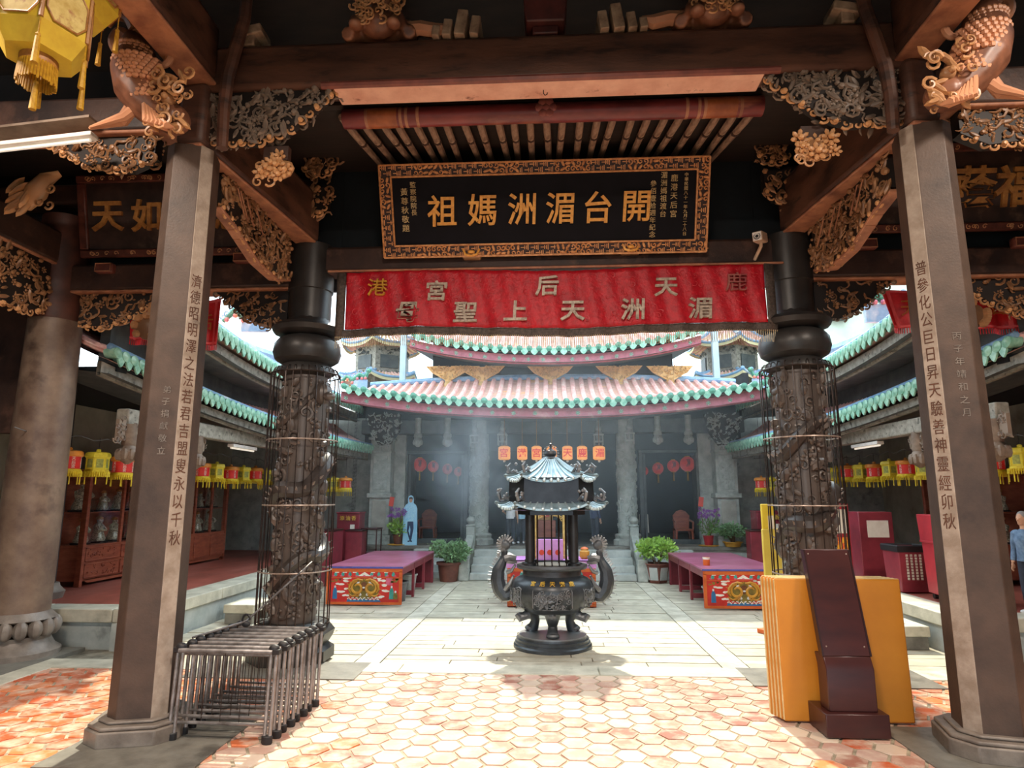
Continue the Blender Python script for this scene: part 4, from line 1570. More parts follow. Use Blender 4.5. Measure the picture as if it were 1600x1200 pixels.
p = at(1183, 369, 6.2)
t = thing('security_camera', 'pale security camera on an angled arm at the right end of the plaque beam', 'camera', p)
b = MB()
d = Vector((0.55, 0.8, 0.18)).normalized()
b.beam(Vector((0, 0, 0)), d * 0.2, 0.1, 0.1)
b.build('housing', pmat('camera_beige', 'c9ab90', 'a98a70', rough=0.45), t, bev=0.012)
b = MB()
b.M = frame_m(-d * 0.004, d.cross(Vector((0, 0, 1))), d.cross(Vector((0, 0, 1))).cross(d) * -1, -d)
b.box((0, 0, 0), (0.085, 0.085, 0.006))
b.M = Matrix.Identity(4)
b.build('face_plate', M_white, t, bev=0.004)
b = MB()
b.M = frame_m(-d * 0.009, d.cross(Vector((0, 0, 1))), (0, 0, 1), -d)
b.ball((0, 0, 0), (0.017, 0.017, 0.006), 10, 6)
for k in range(12):
    a = 2 * PI * k / 12
    b.box((0.03 * math.cos(a), 0.03 * math.sin(a), 0), (0.01, 0.01, 0.006))
b.M = Matrix.Identity(4)
b.build('lens', M_blackrub, t)
b = MB()
b.tube([d * 0.12, d * 0.14 + Vector((0, 0.02, -0.08)), d * 0.1 + Vector((0.0, 0.2, -0.16))], 0.018, 6)
b.build('arm', pmat('camera_beige', 'c9ab90'), t)
# ================================================================ COURTYARD
# ---------------------------------------------------------------- incense burner
BC = Vector((0.045, 7.42, 0))
t = thing('incense_burner', 'large bronze incense burner with a two-tier pagoda roof and dragon handles, centre of the courtyard', 'incense burner', (BC.x, BC.y, -0.02))
b = MB()
b.lathe([(0.43, 0), (0.43, 0.03), (0.415, 0.045), (0.415, 0.06), (0.40, 0.065), (0.40, 0.095), (0.375, 0.1), (0.37, 0.135), (0.0, 0.137)], seg=48, cap=False)
b.build('base_plate', M_bronze, t)
for k in range(3):
    a = R(-90 + 120 * k)
    d = Vector((math.cos(a), math.sin(a), 0))
    b = MB()
    b.tube([d * 0.24 + Vector((0, 0, 0.43)), d * 0.255 + Vector((0, 0, 0.36)), d * 0.24 + Vector((0, 0, 0.3)), d * 0.22 + Vector((0, 0, 0.25)), d * 0.24 + Vector((0, 0, 0.19)), d * 0.27 + Vector((0, 0, 0.15))],
           [0.085, 0.085, 0.065, 0.05, 0.058, 0.072], 12)
    b.ball(d * 0.275 + Vector((0, 0, 0.165)), (0.075, 0.075, 0.035), 12, 6)
    b.ball(d * 0.3 + Vector((0, 0, 0.36)), (0.05, 0.05, 0.045), 8, 6)
    b.build('leg', M_bronze, t)
for k in range(2):
    s = (-1, 1)[k]
    b = MB()
    b.ball((s * 0.33, -0.16, 0.34), (0.075, 0.05, 0.04), 8, 6)
    b.tube([(s * 0.26, -0.14, 0.36), (s * 0.36, -0.18, 0.32), (s * 0.39, -0.19, 0.36)], [0.05, 0.04, 0.02], 8)
    b.build('side_lobe', M_bronze, t)
b = MB()
b.lathe([(0.05, 0.335), (0.2, 0.345), (0.33, 0.385), (0.42, 0.46), (0.465, 0.55), (0.47, 0.62), (0.445, 0.685), (0.40, 0.725), (0.345, 0.745),
         (0.325, 0.76), (0.325, 0.815), (0.385, 0.83), (0.395, 0.85), (0.39, 0.875), (0.34, 0.88), (0.33, 0.86), (0.0, 0.855)], seg=56, cap=False)
b.build('bowl', M_bronze, t)
b = MB()                           # relief panel with a beast mask on the belly
for a0 in (-90, -18, 54, 126, 198):
    for i in range(60):
        u, v = rnd.uniform(-1, 1), rnd.uniform(-1, 1)
        a = R(a0 + u * 22)
        z = 0.545 + v * 0.085
        r = 0.465 - 0.35 * (z - 0.6) ** 2 - (0.03 if z < 0.5 else 0)
        d = Vector((math.cos(a), math.sin(a), 0))
        b.M = frame_m(d * r + Vector((0, 0, z)), (-math.sin(a), math.cos(a), 0), (0, 0, 1), d)
        q = rnd.uniform(0.018, 0.035)
        if rnd.random() < 0.6:
            curl(b, 0, 0, -0.002, q, rnd.random() * 6, 1.2, 0.24, 1 if u > 0 else -1)
        else:
            b.ball((0, 0, 0), (q, q * 0.5, q * 0.4), 6, 4, Matrix.Rotation(rnd.random() * 3, 3, 'Z'))
    b.M = Matrix.Identity(4)
    pts = []
    for (u, z) in ((-26, 0.44), (26, 0.44), (26, 0.655), (-26, 0.655)):
        pts.append((u, z))
    rim = []
    for i in range(4):
        p, q = pts[i], pts[(i + 1) % 4]
        for k in range(8):
            u = p[0] + (q[0] - p[0]) * k / 8
            z = p[1] + (q[1] - p[1]) * k / 8
            r = {0: 0.405}.get(0) if z < 0.445 else 0.468 - (0.02 if z > 0.64 else 0)
            a = R(a0 + u)
            rim.append((r * math.cos(a), r * math.sin(a), z))
    b.tube(rim, 0.006, 5, closed=True)
b.build('relief_pattern', M_bronze, t)
b = MB()
for ch, aa in zip('宮后天港鹿', (-118, -104, -90, -76, -62)):
    a = R(aa)
    d = Vector((math.cos(a), math.sin(a), 0))
    n = (d + Vector((0, 0, 0.75))).normalized()
    U = Vector((-math.sin(a), math.cos(a), 0))
    put_glyph(b, ch, (d * 0.428 + Vector((0, 0, 0.705)), U, n.cross(U), n), 0, 0, 0.06, 0.01, 0.006)
b.build('gold_lettering', pmat('bright_gold', 'e8c458', 'd0a840', rough=0.35, metal=0.3), t, smooth=0)
# pagoda: six posts, lower roof, drum, upper roof, finial
HEX = [0.0, R(52), R(128), R(180), R(232), R(308)]


def zz(z):
    return 0.86 + (z - 0.86) * 0.925

PX4 = [(-0.24, -0.2), (0.24, -0.2), (0.24, 0.2), (-0.24, 0.2)]
for (x, y) in PX4:
    b = MB()
    b.tube([(x, y, 0.86), (x, y, zz(1.5))], 0.05, 12)
    b.lathe([(0.07, 0.86), (0.07, 0.9), (0.052, 0.91)], (x, y, 0), 12)
    b.build('post', pmat('post_dark_bronze', '2a2d31', '1c1e21', rough=0.4, metal=0.2, scale=6), t)
for k in range(4):
    p0, p1 = Vector(PX4[k] + (0,)), Vector(PX4[(k + 1) % 4] + (0,))
    for j in range(1, 6):
        p = p0.lerp(p1, j / 6)
        b = MB()
        b.tube([p + Vector((0, 0, 0.86)), p + Vector((0, 0, zz(1.52)))], 0.006, 5)
        b.build('grille_bar', M_wire, t)


def hexroof(mb, z_e, r_e, z_t, r_t, lift, nrib=8, sag=0.35):
    """curved hexagonal roof, corners swept up; ribs on each side"""
    for k in range(6):
        a0, a1 = HEX[k], HEX[(k + 1) % 6]

        def S(u, v):
            e = Vector((math.cos(a0), math.sin(a0), 0)).lerp(Vector((math.cos(a1), math.sin(a1), 0)), u)
            r = r_e + (r_t - r_e) * v
            c = (2 * u - 1) ** 2
            z = z_e + (z_t - z_e) * (v ** (1 + sag * 1.5)) + lift * (c ** 1.6) * (1 - v) ** 2
            return (e.x * r * (1 + 0.05 * c * (1 - v)), e.y * r * (1 + 0.05 * c * (1 - v)), z)
        mb.sheet(S, 12, 8)
        mb.sheet(lambda u, v: tuple(Vector(S(u, 0)) - Vector((0, 0, 0.025 * v))), 12, 1)
        for i in range(nrib + 1):
            u = (i + 0.0) / nrib
            mb.tube([Vector(S(u, v / 8)) + Vector((0, 0, 0.004)) for v in range(9)], [0.017 * (1 - 0.55 * v / 8) for v in range(9)], 6)
            p = Vector(S(u, 0))
            mb.ball(p + Vector((0, 0, -0.003)), 0.02, 6, 5)


def roof_dragons(mb, r, z, q):
    for a in HEX:
        d = Vector((math.cos(a), math.sin(a), 0))
        o = d * r + Vector((0, 0, z))
        pts = [o - d * 0.12 * q, o - d * 0.04 * q + Vector((0, 0, 0.06 * q)), o + d * 0.02 * q + Vector((0, 0, 0.02 * q)), o + d * 0.05 * q + Vector((0, 0, 0.12 * q)), o + d * 0.0 * q + Vector((0, 0, 0.18 * q))]
        mb.tube(pts, [0.02 * q, 0.03 * q, 0.026 * q, 0.024 * q, 0.012 * q], 6)
        for k in range(6):
            mb.ball(o + d * rnd.uniform(-0.1, 0.08) * q + Vector((0, 0, rnd.uniform(0.03, 0.17) * q)), rnd.uniform(0.014, 0.028) * q, 6, 4)


def squash(mb):
    mb.v = [(x, y, zz(z)) for x, y, z in mb.v]
    return mb


def hexring(mb, r0, z0, r1, z1, cap=True):
    vs = [(r0 * math.cos(a), r0 * math.sin(a), z0) for a in HEX] + [(r1 * math.cos(a), r1 * math.sin(a), z1) for a in HEX]
    fs = [(k, (k + 1) % 6, 6 + (k + 1) % 6, 6 + k) for k in range(6)]
    if cap:
        fs += [(5, 4, 3, 2, 1, 0), (6, 7, 8, 9, 10, 11)]
    mb.add(vs, fs)


b = MB()
hexroof(b, 1.535, 0.60, 1.66, 0.42, 0.07)
squash(b).build('lower_roof', M_bronzeroof, t)
b = MB()
roof_dragons(b, 0.56, 1.62, 0.85)
squash(b).build('roof_dragons', M_bronze, t)
b = MB()
hexring(b, 0.58, 1.525, 0.3, 1.5, False)
hexring(b, 0.38, 1.46, 0.38, 1.54)
hexring(b, 0.49, 1.6, 0.475, 1.9)
squash(b).build('drum', pmat('drum_dark', '33363c', '22252a', rough=0.3, metal=0.5, scale=5), t, smooth=10)
b = MB()
hexroof(b, 1.865, 0.5, 2.15, 0.075, 0.07, 8, 0.25)
squash(b).build('upper_roof', M_bronzeroof, t)
b = MB()
roof_dragons(b, 0.46, 1.95, 0.75)
squash(b).build('roof_dragons', M_bronze, t)
b = MB()
b.lathe([(0.085, 2.13), (0.09, 2.15), (0.045, 2.16), (0.06, 2.18), (0.068, 2.2), (0.06, 2.235), (0.03, 2.25), (0.015, 2.27), (0.012, 2.31), (0.018, 2.325), (0.0, 2.335)], seg=20, cap=False)
for k in range(16):
    a = R(-60 + 300 * k / 15)
    b.ball((0.085 * math.cos(a), 0.0, 2.205 + 0.09 * math.sin(a)), 0.011, 6, 4)
squash(b).build('finial', M_bronze, t)
for s in (-1, 1):                        # dragon handles
    b = MB()
    P3 = [(0.40, 0, 0.62), (0.47, 0, 0.55), (0.53, 0, 0.53), (0.585, 0, 0.6), (0.61, 0, 0.7), (0.6, 0, 0.8), (0.56, 0, 0.88), (0.535, 0, 0.95), (0.53, 0, 1.02)]
    P3 = [Vector((s * x, y, z)) for x, y, z in P3]
    fine = []
    for i in range(len(P3) - 1):
        for k in range(3):
            fine.append(P3[i].lerp(P3[i + 1], k / 3))
    fine.append(P3[-1])
    n = len(fine)
    b.tube(fine, [0.055 + 0.035 * math.sin(PI * min(1, i / n * 1.2)) - 0.02 * i / n for i in range(n)], 10)
    hd = Vector((s * 0.47, 0, 0.955))
    b.tube([Vector((s * 0.53, 0, 0.93)), Vector((s * 0.47, 0, 0.945)), Vector((s * 0.40, 0, 0.93))], [0.05, 0.045, 0.03], 8)
    b.tube([Vector((s * 0.5, 0, 0.9)), Vector((s * 0.44, 0, 0.89)), Vector((s * 0.39, 0, 0.89))], [0.03, 0.025, 0.015], 6)
    o = b.build('dragon_handle', M_bronze, t)
    b = MB()
    for i in range(2, n - 1):
        p = fine[i]
        d = (fine[i + 1] - fine[i - 1]).normalized()
        out = Vector((d.z * s, 0, -d.x * s))
        if out.x * s < 0 and i > 3:
            out = -out
        rr = 0.055 + 0.035 * math.sin(PI * min(1, i / n * 1.2))
        b.tube([p + out * (rr - 0.01), p + out * (rr + 0.03) + Vector((0, 0, 0.01))], [0.014, 0.003], 5)
    b.build('spine_pattern', M_bronze, o)
    b = MB()                                 # combed mane standing over the head
    for k in range(11):
        a = R(150 - k * 21)
        c = Vector((s * 0.52, 0, 1.09))
        p0 = c + Vector((-s * 0.05 * math.cos(a) * -1, 0, 0.05 * math.sin(a)))
        p1 = c + Vector((s * 0.095 * math.cos(a), 0, 0.09 * math.sin(a)))
        b.tube([c + Vector((s * 0.045 * math.cos(a), 0, 0.045 * math.sin(a))), p1], [0.018, 0.01], 6)
        b.ball(p1, 0.013, 6, 4)
    b.ball((s * 0.52, 0, 1.08), (0.06, 0.035, 0.06), 8, 6)
    b.tube([(s * 0.53, 0, 0.98), (s * 0.55, 0, 1.04)], 0.03, 8)
    b.build('mane_comb', M_bronze, o)
    b = MB()
    for q in (-1, 1):
        b.tube([(s * 0.5, q * 0.05, 0.78), (s * 0.45, q * 0.08, 0.8), (s * 0.41, q * 0.06, 0.86)], [0.022, 0.018, 0.012], 6)
        b.tube([(s * 0.52, q * 0.05, 0.6), (s * 0.47, q * 0.09, 0.66), (s * 0.43, q * 0.07, 0.74)], [0.03, 0.022, 0.012], 6)
    b.build('claws', M_bronze, o)

# ---------------------------------------------------------------- painted offering tables
def painted_front(t, W, H, y, name='painted_panel'):
    """red panel with a golden dragon over waves, clouds and small figures; flat relief on the front face"""
    global rnd
    keep = rnd
    rnd = random.Random(77)
    b = MB()
    b.bx((-W / 2, y, 0.02), (W / 2, y + 0.03, H))
    p = b.build(name, M_panelred, t, bev=0.005)
    F = ((0, y, 0), (1, 0, 0), (0, 0, 1), (0, -1, 0))

    def disc(mb, u, v, ru, rv, w0, n=12, rot=0):
        pts = []
        for k in range(n):
            a = 2 * PI * k / n
            x, z = ru * math.cos(a), rv * math.sin(a)
            pts.append((u + x * math.cos(rot) - z * math.sin(rot), v + x * math.sin(rot) + z * math.cos(rot)))
        mb.prism(pts, F, 0.0, w0)
    b = MB()
    for (u0, u1, v0, v1) in ((-W / 2, W / 2, 0.02, 0.055), (-W / 2, W / 2, H - 0.05, H), (-W / 2, -W / 2 + 0.045, 0.05, H - 0.04), (W / 2 - 0.045, W / 2, 0.05, H - 0.04), (-W / 2, W / 2, H * 0.75, H * 0.765)):
        b.prism([(u0, v0), (u1, v0), (u1, v1), (u0, v1)], F, 0, 0.006)
    b.build('border', M_orange, p)
    b = MB()
    for (u, v) in ((-0.3, 0.36), (-0.37, 0.31), (-0.25, 0.25), (-0.35, 0.2), (-0.27, 0.15), (0.26, 0.36), (0.31, 0.3), (0.3, 0.22), (0.24, 0.13), (-0.24, 0.4), (0.2, 0.4)):
        for k in range(3):
            disc(b, u + rnd.uniform(-0.04, 0.04), v + rnd.uniform(-0.008, 0.008), rnd.uniform(0.025, 0.05), 0.014, 0.004 + k * 0.001)
    for k in range(30):
        disc(b, -0.24 + k * 0.016, 0.105 + 0.016 * math.sin(k * 1.7), 0.011, 0.009, 0.006, 8)
    b.prism([(-0.1, 0.43), (0.1, 0.43), (0.0, 0.49)], F, 0, 0.004)
    for u in (-0.42, -0.3, -0.15, 0.13, 0.33):
        b.prism([(u - 0.03, H - 0.062), (u + 0.03, H - 0.062), (u + 0.03, H - 0.052), (u - 0.03, H - 0.052)], F, 0, 0.007)
    b.build('white_cloud_pattern', M_white, p)
    b = MB()
    b.prism([(-0.26, 0.06), (0.26, 0.06), (0.24, 0.095), (0.12, 0.085), (0.0, 0.105), (-0.12, 0.085), (-0.24, 0.095)], F, 0, 0.005)
    b.build('wave_pattern', M_blue, p)
    b = MB()
    disc(b, 0, 0.245, 0.24, 0.15, 0.003, 24)
    b.build('dragon_ground', M_olive, p)
    b = MB()
    for s in (-1, 1):
        pts = []
        for k in range(22):
            f = k / 21
            a = PI * 2.3 * f + 0.6
            r = 0.045 + 0.05 * f
            pts.append((s * (0.10 + r * math.cos(a) * (1.0)), y - 0.008, 0.26 + r * math.sin(a)))
        b.tube(pts, [0.012 + 0.01 * math.sin(PI * k / 21) for k in range(22)], 6)
        b.tube([(s * 0.02, y - 0.008, 0.37), (s * 0.09, y - 0.008, 0.385), (s * 0.16, y - 0.008, 0.36), (s * 0.215, y - 0.008, 0.3), (s * 0.225, y - 0.008, 0.24), (s * 0.19, y - 0.008, 0.19)], [0.012, 0.017, 0.02, 0.02, 0.017, 0.008], 6)
        for k in range(9):
            a = k * 0.7
            b.tube([(s * (0.2 + 0.03 * math.cos(a)), y - 0.005, 0.24 + 0.1 * math.sin(a)), (s * (0.225 + 0.05 * math.cos(a)), y - 0.005, 0.24 + 0.125 * math.sin(a))], [0.007, 0.003], 4)
        b.tube([(s * 0.1, y - 0.008, 0.16), (s * 0.17, y - 0.008, 0.14), (s * 0.22, y - 0.008, 0.17)], [0.016, 0.014, 0.006], 6)
        b.tube([(s * 0.06, y - 0.008, 0.18), (s * 0.1, y - 0.008, 0.13)], [0.014, 0.01], 6)
    for k in range(9):
        a = PI * k / 8
        b.tube([(0.06 * math.cos(a), y - 0.006, 0.33 + 0.045 * math.sin(a)), (0.085 * math.cos(a), y - 0.006, 0.33 + 0.065 * math.sin(a))], 0.009, 5)
    b.build('golden_dragon', M_goldp, p)
    b = MB()
    disc(b, 0, 0.285, 0.05, 0.065, 0.012, 14)
    disc(b, -0.025, 0.31, 0.014, 0.012, 0.016)
    disc(b, 0.025, 0.31, 0.014, 0.012, 0.016)
    b.build('dragon_face', M_brownp, p)
    b = MB()
    for s in (-1, 1):
        disc(b, s * 0.06, 0.17, 0.03, 0.02, 0.014, 8, s * 0.6)
        disc(b, s * 0.09, 0.33, 0.026, 0.016, 0.013, 8, s * -0.6)
    disc(b, 0, 0.265, 0.02, 0.012, 0.017)
    b.build('dragon_claws', M_shirt, p)
    for (u, m, nm) in ((-0.44, M_blue, 'painted_figure'), (0.42, M_teal, 'painted_figure'), (0.48, M_olive, 'painted_figure')):
        b = MB()
        hh = 0.2 if abs(u) < 0.46 else 0.12
        b.prism([(u - 0.035, 0.1), (u + 0.035, 0.1), (u + 0.03, 0.1 + hh * 0.6), (u + 0.015, 0.1 + hh * 0.8), (u - 0.015, 0.1 + hh * 0.8), (u - 0.03, 0.1 + hh * 0.6)], F, 0, 0.006)
        f = b.build(nm, m, p, smooth=0)
        b = MB()
        disc(b, u, 0.1 + hh * 0.88, 0.014, 0.017, 0.007)
        b.build('head', M_shirt, f, smooth=0)
    b = MB()
    for k in range(9):
        u = -0.44 + k * 0.11
        if k != 4:
            disc(b, u, H * 0.84, 0.026, 0.03, 0.004, 9)
            disc(b, u, H * 0.84 + 0.034, 0.011, 0.011, 0.005, 8)
    b.build('frieze_pattern', M_teal, p)
    b = MB()
    for k in range(9):
        disc(b, -0.47 + k * 0.117, H * 0.8, 0.02, 0.013, 0.005, 7)
    b.prism([(0.33, 0.3), (0.43, 0.3), (0.43, 0.41), (0.33, 0.41)], F, 0, 0.002)
    b.build('pink_patches', M_pink, p)
    b = MB()
    for k in range(14):
        disc(b, rnd.choice((-1, 1)) * rnd.uniform(0.36, 0.5), rnd.uniform(0.33, 0.4), rnd.uniform(0.012, 0.03), 0.011, 0.004, 7)
    b.build('tree_pattern', M_olive, p)
    rnd = keep
    return p


def offering_table(loc, label, W=1.15, D=2.72, H=0.575, outer=1):
    t = thing('offering_table', label, 'table', loc, 0, 'painted offering tables')
    b = MB()
    b.bx((-W / 2 - 0.01, -0.012, H - 0.03), (W / 2 + 0.01, D, H))
    b.build('tabletop', M_tabletop, t, bev=0.006)
    b = MB()
    b.bx((-W / 2 - 0.013, -0.016, H - 0.032), (W / 2 + 0.013, -0.010, H - 0.004))
    b.build('top_edge', M_purple, t)
    painted_front(t, W, H - 0.035, 0.0)
    for k in range(4):
        y = 0.04 + k * (D - 0.08) / 3
        for s in (-1, 1):
            if k == 0:
                continue
            b = MB()
            b.bx((s * (W / 2 - 0.04), y - 0.035, 0), (s * W / 2, y + 0.035, H - 0.03))
            b.build('leg', M_redlacq, t, bev=0.005)
    for s in (-1, 1):
        b = MB()
        b.bx((s * (W / 2 - 0.03), 0.03, H - 0.13), (s * (W / 2 - 0.005), D - 0.02, H - 0.03))
        b.build('apron', M_redlacq, t, bev=0.004)
    for k in (1, 2):
        y = 0.04 + k * (D - 0.08) / 3
        b = MB()
        b.bx((-W / 2 + 0.03, y - 0.03, 0.03), (W / 2 - 0.03, y + 0.03, 0.1))
        b.build('floor_rail', M_redlacq, t, bev=0.004)
    b = MB()
    b.bx((-W / 2 + 0.03, D - 0.05, 0.0), (W / 2 - 0.03, D - 0.02, H - 0.03))
    b.build('end_panel', M_redlacq, t)
    return t


TZ = -0.018
offering_table((-2.76, 9.86, TZ), 'long red table with a painted golden dragon panel, bearing nothing, left of the burner')
offering_table((2.83, 9.8, TZ), 'long red table with a painted golden dragon panel, an orange cup on its corner')
# orange cup on the right table
p = (2.42, 10.25, TZ + 0.577)
t = thing('cup', 'small orange cup on the near corner of the red table', 'cup', p)
b = MB()
b.lathe([(0.035, 0), (0.05, 0.0), (0.055, 0.12), (0.05, 0.12), (0.045, 0.02)], seg=18, cap=False)
b.build('body', M_orange, t)
b = MB()
b.lathe([(0.0535, 0.085), (0.0555, 0.12), (0.0535, 0.122)], seg=18, cap=False)
b.build('rim_band', M_paper, t)


def bucket(loc, label, r=0.14, h=0.26, m=M_greypot):
    t = thing('pot', label, 'pot', loc)
    b = MB()
    b.lathe([(r * 0.75, 0), (r * 0.95, h * 0.9), (r * 1.08, h * 0.92), (r * 1.08, h), (r * 0.98, h), (r * 0.9, h * 0.9), (r * 0.7, 0.02)], seg=24, cap=False)
    b.lathe([(0.01, 0.0), (r * 0.75, 0.0)], seg=24, cap=False)
    b.build('body', m, t)
    b = MB()
    b.lathe([(0.01, h * 0.8), (r * 0.9, h * 0.82)], seg=24, cap=False)
    b.build('contents', M_stem, t)
    return t


bucket((-2.36, 10.35, TZ), 'grey pot under the left table just behind its painted panel', 0.16, 0.3)
bucket((-2.4, 11.3, TZ), 'pale grey pot standing under the middle of the left table', 0.15, 0.3, M_pier)
bucket((2.48, 10.3, TZ), 'pale grey pot under the right table behind the painted panel', 0.13, 0.26, M_pier)


def foliage(mb, c, rad, n, ls, droop=0.0):
    for i in range(n):
        while True:
            p = Vector((rnd.uniform(-1, 1), rnd.uniform(-1, 1), rnd.uniform(-1, 1)))
            if 0.25 < p.length < 1:
                break
        q = Vector((p.x * rad[0], p.y * rad[1], p.z * rad[2])) * (0.8 + 0.25 * math.sin(p.x * 7 + c[0] * 9) * math.cos(p.z * 6))
        o = Vector(c) + q
        d = (p + Vector((rnd.uniform(-0.8, 0.8), rnd.uniform(-0.8, 0.8), rnd.uniform(-0.3, 0.9) - droop))).normalized()
        s = d.cross(Vector((rnd.uniform(-1, 1), rnd.uniform(-1, 1), rnd.uniform(-1, 1)))).normalized()
        nrm = d.cross(s)
        L = ls * rnd.uniform(0.7, 1.3)
        wd = L * 0.28
        mb.add([o, o + d * L * 0.5 + s * wd + nrm * L * 0.08, o + d * L, o + d * L * 0.5 - s * wd + nrm * L * 0.08], [(0, 1, 2, 3)])


def potted(name, loc, label, cat, rad, ch, n, ls, m, pot=None, potm=M_clay, ph=0.3, pr=0.2, sq=False, group=None):
    t = thing(name, label, cat, loc, 0, group)
    b = MB()
    if sq:
        b.lathe([(pr * 0.75, 0.03), (pr, ph * 0.92), (pr * 1.1, ph * 0.94), (pr * 1.1, ph), (pr * 0.95, ph), (pr * 0.9, ph * 0.85)], seg=6, cap=False, a0=PI / 6)
        b.lathe([(0.01, 0.03), (pr * 0.75, 0.03)], seg=6, cap=False, a0=PI / 6)
        b.lathe([(pr * 0.7, 0), (pr * 0.78, 0.03)], seg=6, a0=PI / 6)
    else:
        b.lathe([(pr * 0.72, 0), (pr * 0.92, ph * 0.85), (pr * 1.05, ph * 0.87), (pr * 1.05, ph), (pr * 0.93, ph), (pr * 0.85, ph * 0.8)], seg=24, cap=False)
        b.lathe([(0.01, 0.0), (pr * 0.72, 0.0)], seg=24, cap=False)
    pt = b.build('pot', potm, t, smooth=30)
    if sq:
        for k in range(6):
            a = 2 * PI * (k + 1) / 6 + PI / 6 - PI / 6
            d = Vector((math.cos(a), math.sin(a), 0))
            b = MB()
            b.M = frame_m(d * (pr * 0.765) + Vector((0, 0, ph * 0.48)), (-d.y, d.x, 0), Vector((d.x * 0.2, d.y * 0.2, 1)), d)
            b.box((0, 0, 0.005), (pr * 0.66, ph * 0.66, 0.012))
            b.M = Matrix.Identity(4)
            b.build('pale_panel', M_riser, pt)
    b = MB()
    b.lathe([(0.01, ph * 0.83), (pr * 0.9, ph * 0.84)], seg=16, cap=False)
    b.build('soil', M_stem, t)
    b = MB()
    for k in range(9):
        a = rnd.random() * 6.3
        q = rnd.uniform(0.2, 0.75)
        e = Vector((math.cos(a) * rad[0] * q, math.sin(a) * rad[1] * q, ch + rnd.uniform(-0.2, 0.5) * rad[2]))
        s0 = Vector((math.cos(a) * 0.03, math.sin(a) * 0.03, ph * 0.82))
        b.tube([s0, s0.lerp(e, 0.5) + Vector((0, 0, 0.05)), e], [0.012, 0.008, 0.003], 5)
    b.build('stems', M_stem, t)
    b = MB()
    for k in range(6):
        a = rnd.random() * 6.3
        foliage(b, (rad[0] * 0.42 * math.cos(a), rad[1] * 0.42 * math.sin(a), ch + rad[2] * rnd.uniform(-0.25, 0.25)), (rad[0] * 0.62, rad[1] * 0.62, rad[2] * 0.7), n // 6, ls)
    o = b.build('foliage', m, t, smooth=0)
    return t


# bushes at the foot of the steps
potted('potted_bush', (-1.92, 12.75, TZ), 'dusty green bush in a brown pot at the foot of the steps, left side', 'potted plant', (0.42, 0.4, 0.27), 0.58, 2600, 0.06, M_leafdusty, potm=M_clay, ph=0.36, pr=0.23)
potted('potted_bush', (2.08, 12.75, TZ), 'bright yellow-green bush in a panelled six-sided pot, right of the steps', 'potted plant', (0.4, 0.38, 0.27), 0.64, 2000, 0.065, M_leafbright, potm=M_clay, ph=0.36, pr=0.24, sq=True)


def orchids(t, c, rad, n):
    b = MB()
    for i in range(n):
        o = Vector(c) + Vector((rnd.uniform(-1, 1) * rad[0], rnd.uniform(-1, 1) * rad[1], rnd.uniform(-1, 1) * rad[2]))
        b.M = frame_m(o, (1, 0, 0), Vector((0, 0.3, 1)), Vector((0, -1, 0.3)))
        blossom(b, 0, 0, 0, rnd.uniform(0.03, 0.045), 5)
    b.M = Matrix.Identity(4)
    b.build('blossoms', M_petal, t)
    b = MB()
    for i in range(6):
        o = Vector(c) + Vector((rnd.uniform(-1, 1) * rad[0], rnd.uniform(-1, 1) * rad[1], rad[2] * 0.4))
        b.tube([(c[0], c[1], c[2] - 0.5), o], [0.006, 0.004], 5)
    b.build('flower_stems', M_stem, t)


# ---------------------------------------------------------------- centre red table with golden shrine, behind the burner
t = thing('altar_table', 'red altar table with lilac front, right behind the incense burner', 'table', (0.05, 9.9, TZ))
b = MB()
b.bx((-0.66, 0, 0.0), (0.66, 0.8, 0.62))
b.build('body', M_tablered, t, bev=0.01)
painted_front(t, 1.3, 0.56, -0.035)
b = MB()
b.bx((-0.68, -0.02, 0.62), (0.68, 0.82, 0.66))
b.build('tabletop', M_tablered, t, bev=0.008)
b = MB()
b.bx((-0.67, -0.035, 0.56), (0.67, -0.022, 0.675))
b.bx((-0.67, -0.035, 0.662), (0.67, 0.6, 0.675))
b.build('lilac_cloth', M_lilac, t)
t = thing('shrine_frame', 'golden carved shrine frame standing on the red altar table behind the burner', 'shrine', (0.03, 10.15, TZ + 0.676))
b = MB()
b.bx((-0.25, -0.04, 0), (-0.2, 0.04, 0.75))
b.bx((0.2, -0.04, 0), (0.25, 0.04, 0.75))
b.bx((-0.27, -0.05, 0.7), (0.27, 0.05, 0.78))
b.bx((-0.27, -0.05, -0.0), (0.27, 0.05, 0.05))
b.build('frame', pmat('shrine_gold', 'd8bc70', 'b8944a', rough=0.4, metal=0.2, scale=20), t, bev=0.008)
b = MB()
b.M = frame_m((0, -0.05, 0.66), (1, 0, 0), (0, 0, 1), (0, -1, 0))
for k in range(18):
    u = -0.2 + 0.4 * k / 17
    curl(b, u, 0.02 - 0.09 * (abs(u) / 0.2) ** 2, 0, 0.03, k, 1.1, 0.25, rnd.choice((-1, 1)))
b.M = Matrix.Identity(4)
b.build('arch_pattern', pmat('shrine_gold', 'd8bc70'), t)
b = MB()
b.bx((-0.2, 0.2, 0.05), (0.2, 0.24, 0.3))
b.build('back_panel', M_darkint, t)
t = thing('incense_box', 'lilac panelled box with red discs on the altar table, seen through the burner', 'box', (0.03, 9.95, TZ + 0.676))
b = MB()
b.bx((-0.2, -0.06, 0), (0.2, 0.06, 0.3))
b.build('body', M_lilac, t, bev=0.006)
b = MB()
for u in (-0.12, 0.0, 0.12):
    pts = [(u + 0.04 * math.cos(2 * PI * k / 12), 0.11 + 0.04 * math.sin(2 * PI * k / 12)) for k in range(12)]
    b.prism(pts, ((0, -0.06, 0), (1, 0, 0), (0, 0, 1), (0, -1, 0)), 0, 0.006)
b.build('red_discs', M_redpaper, t)
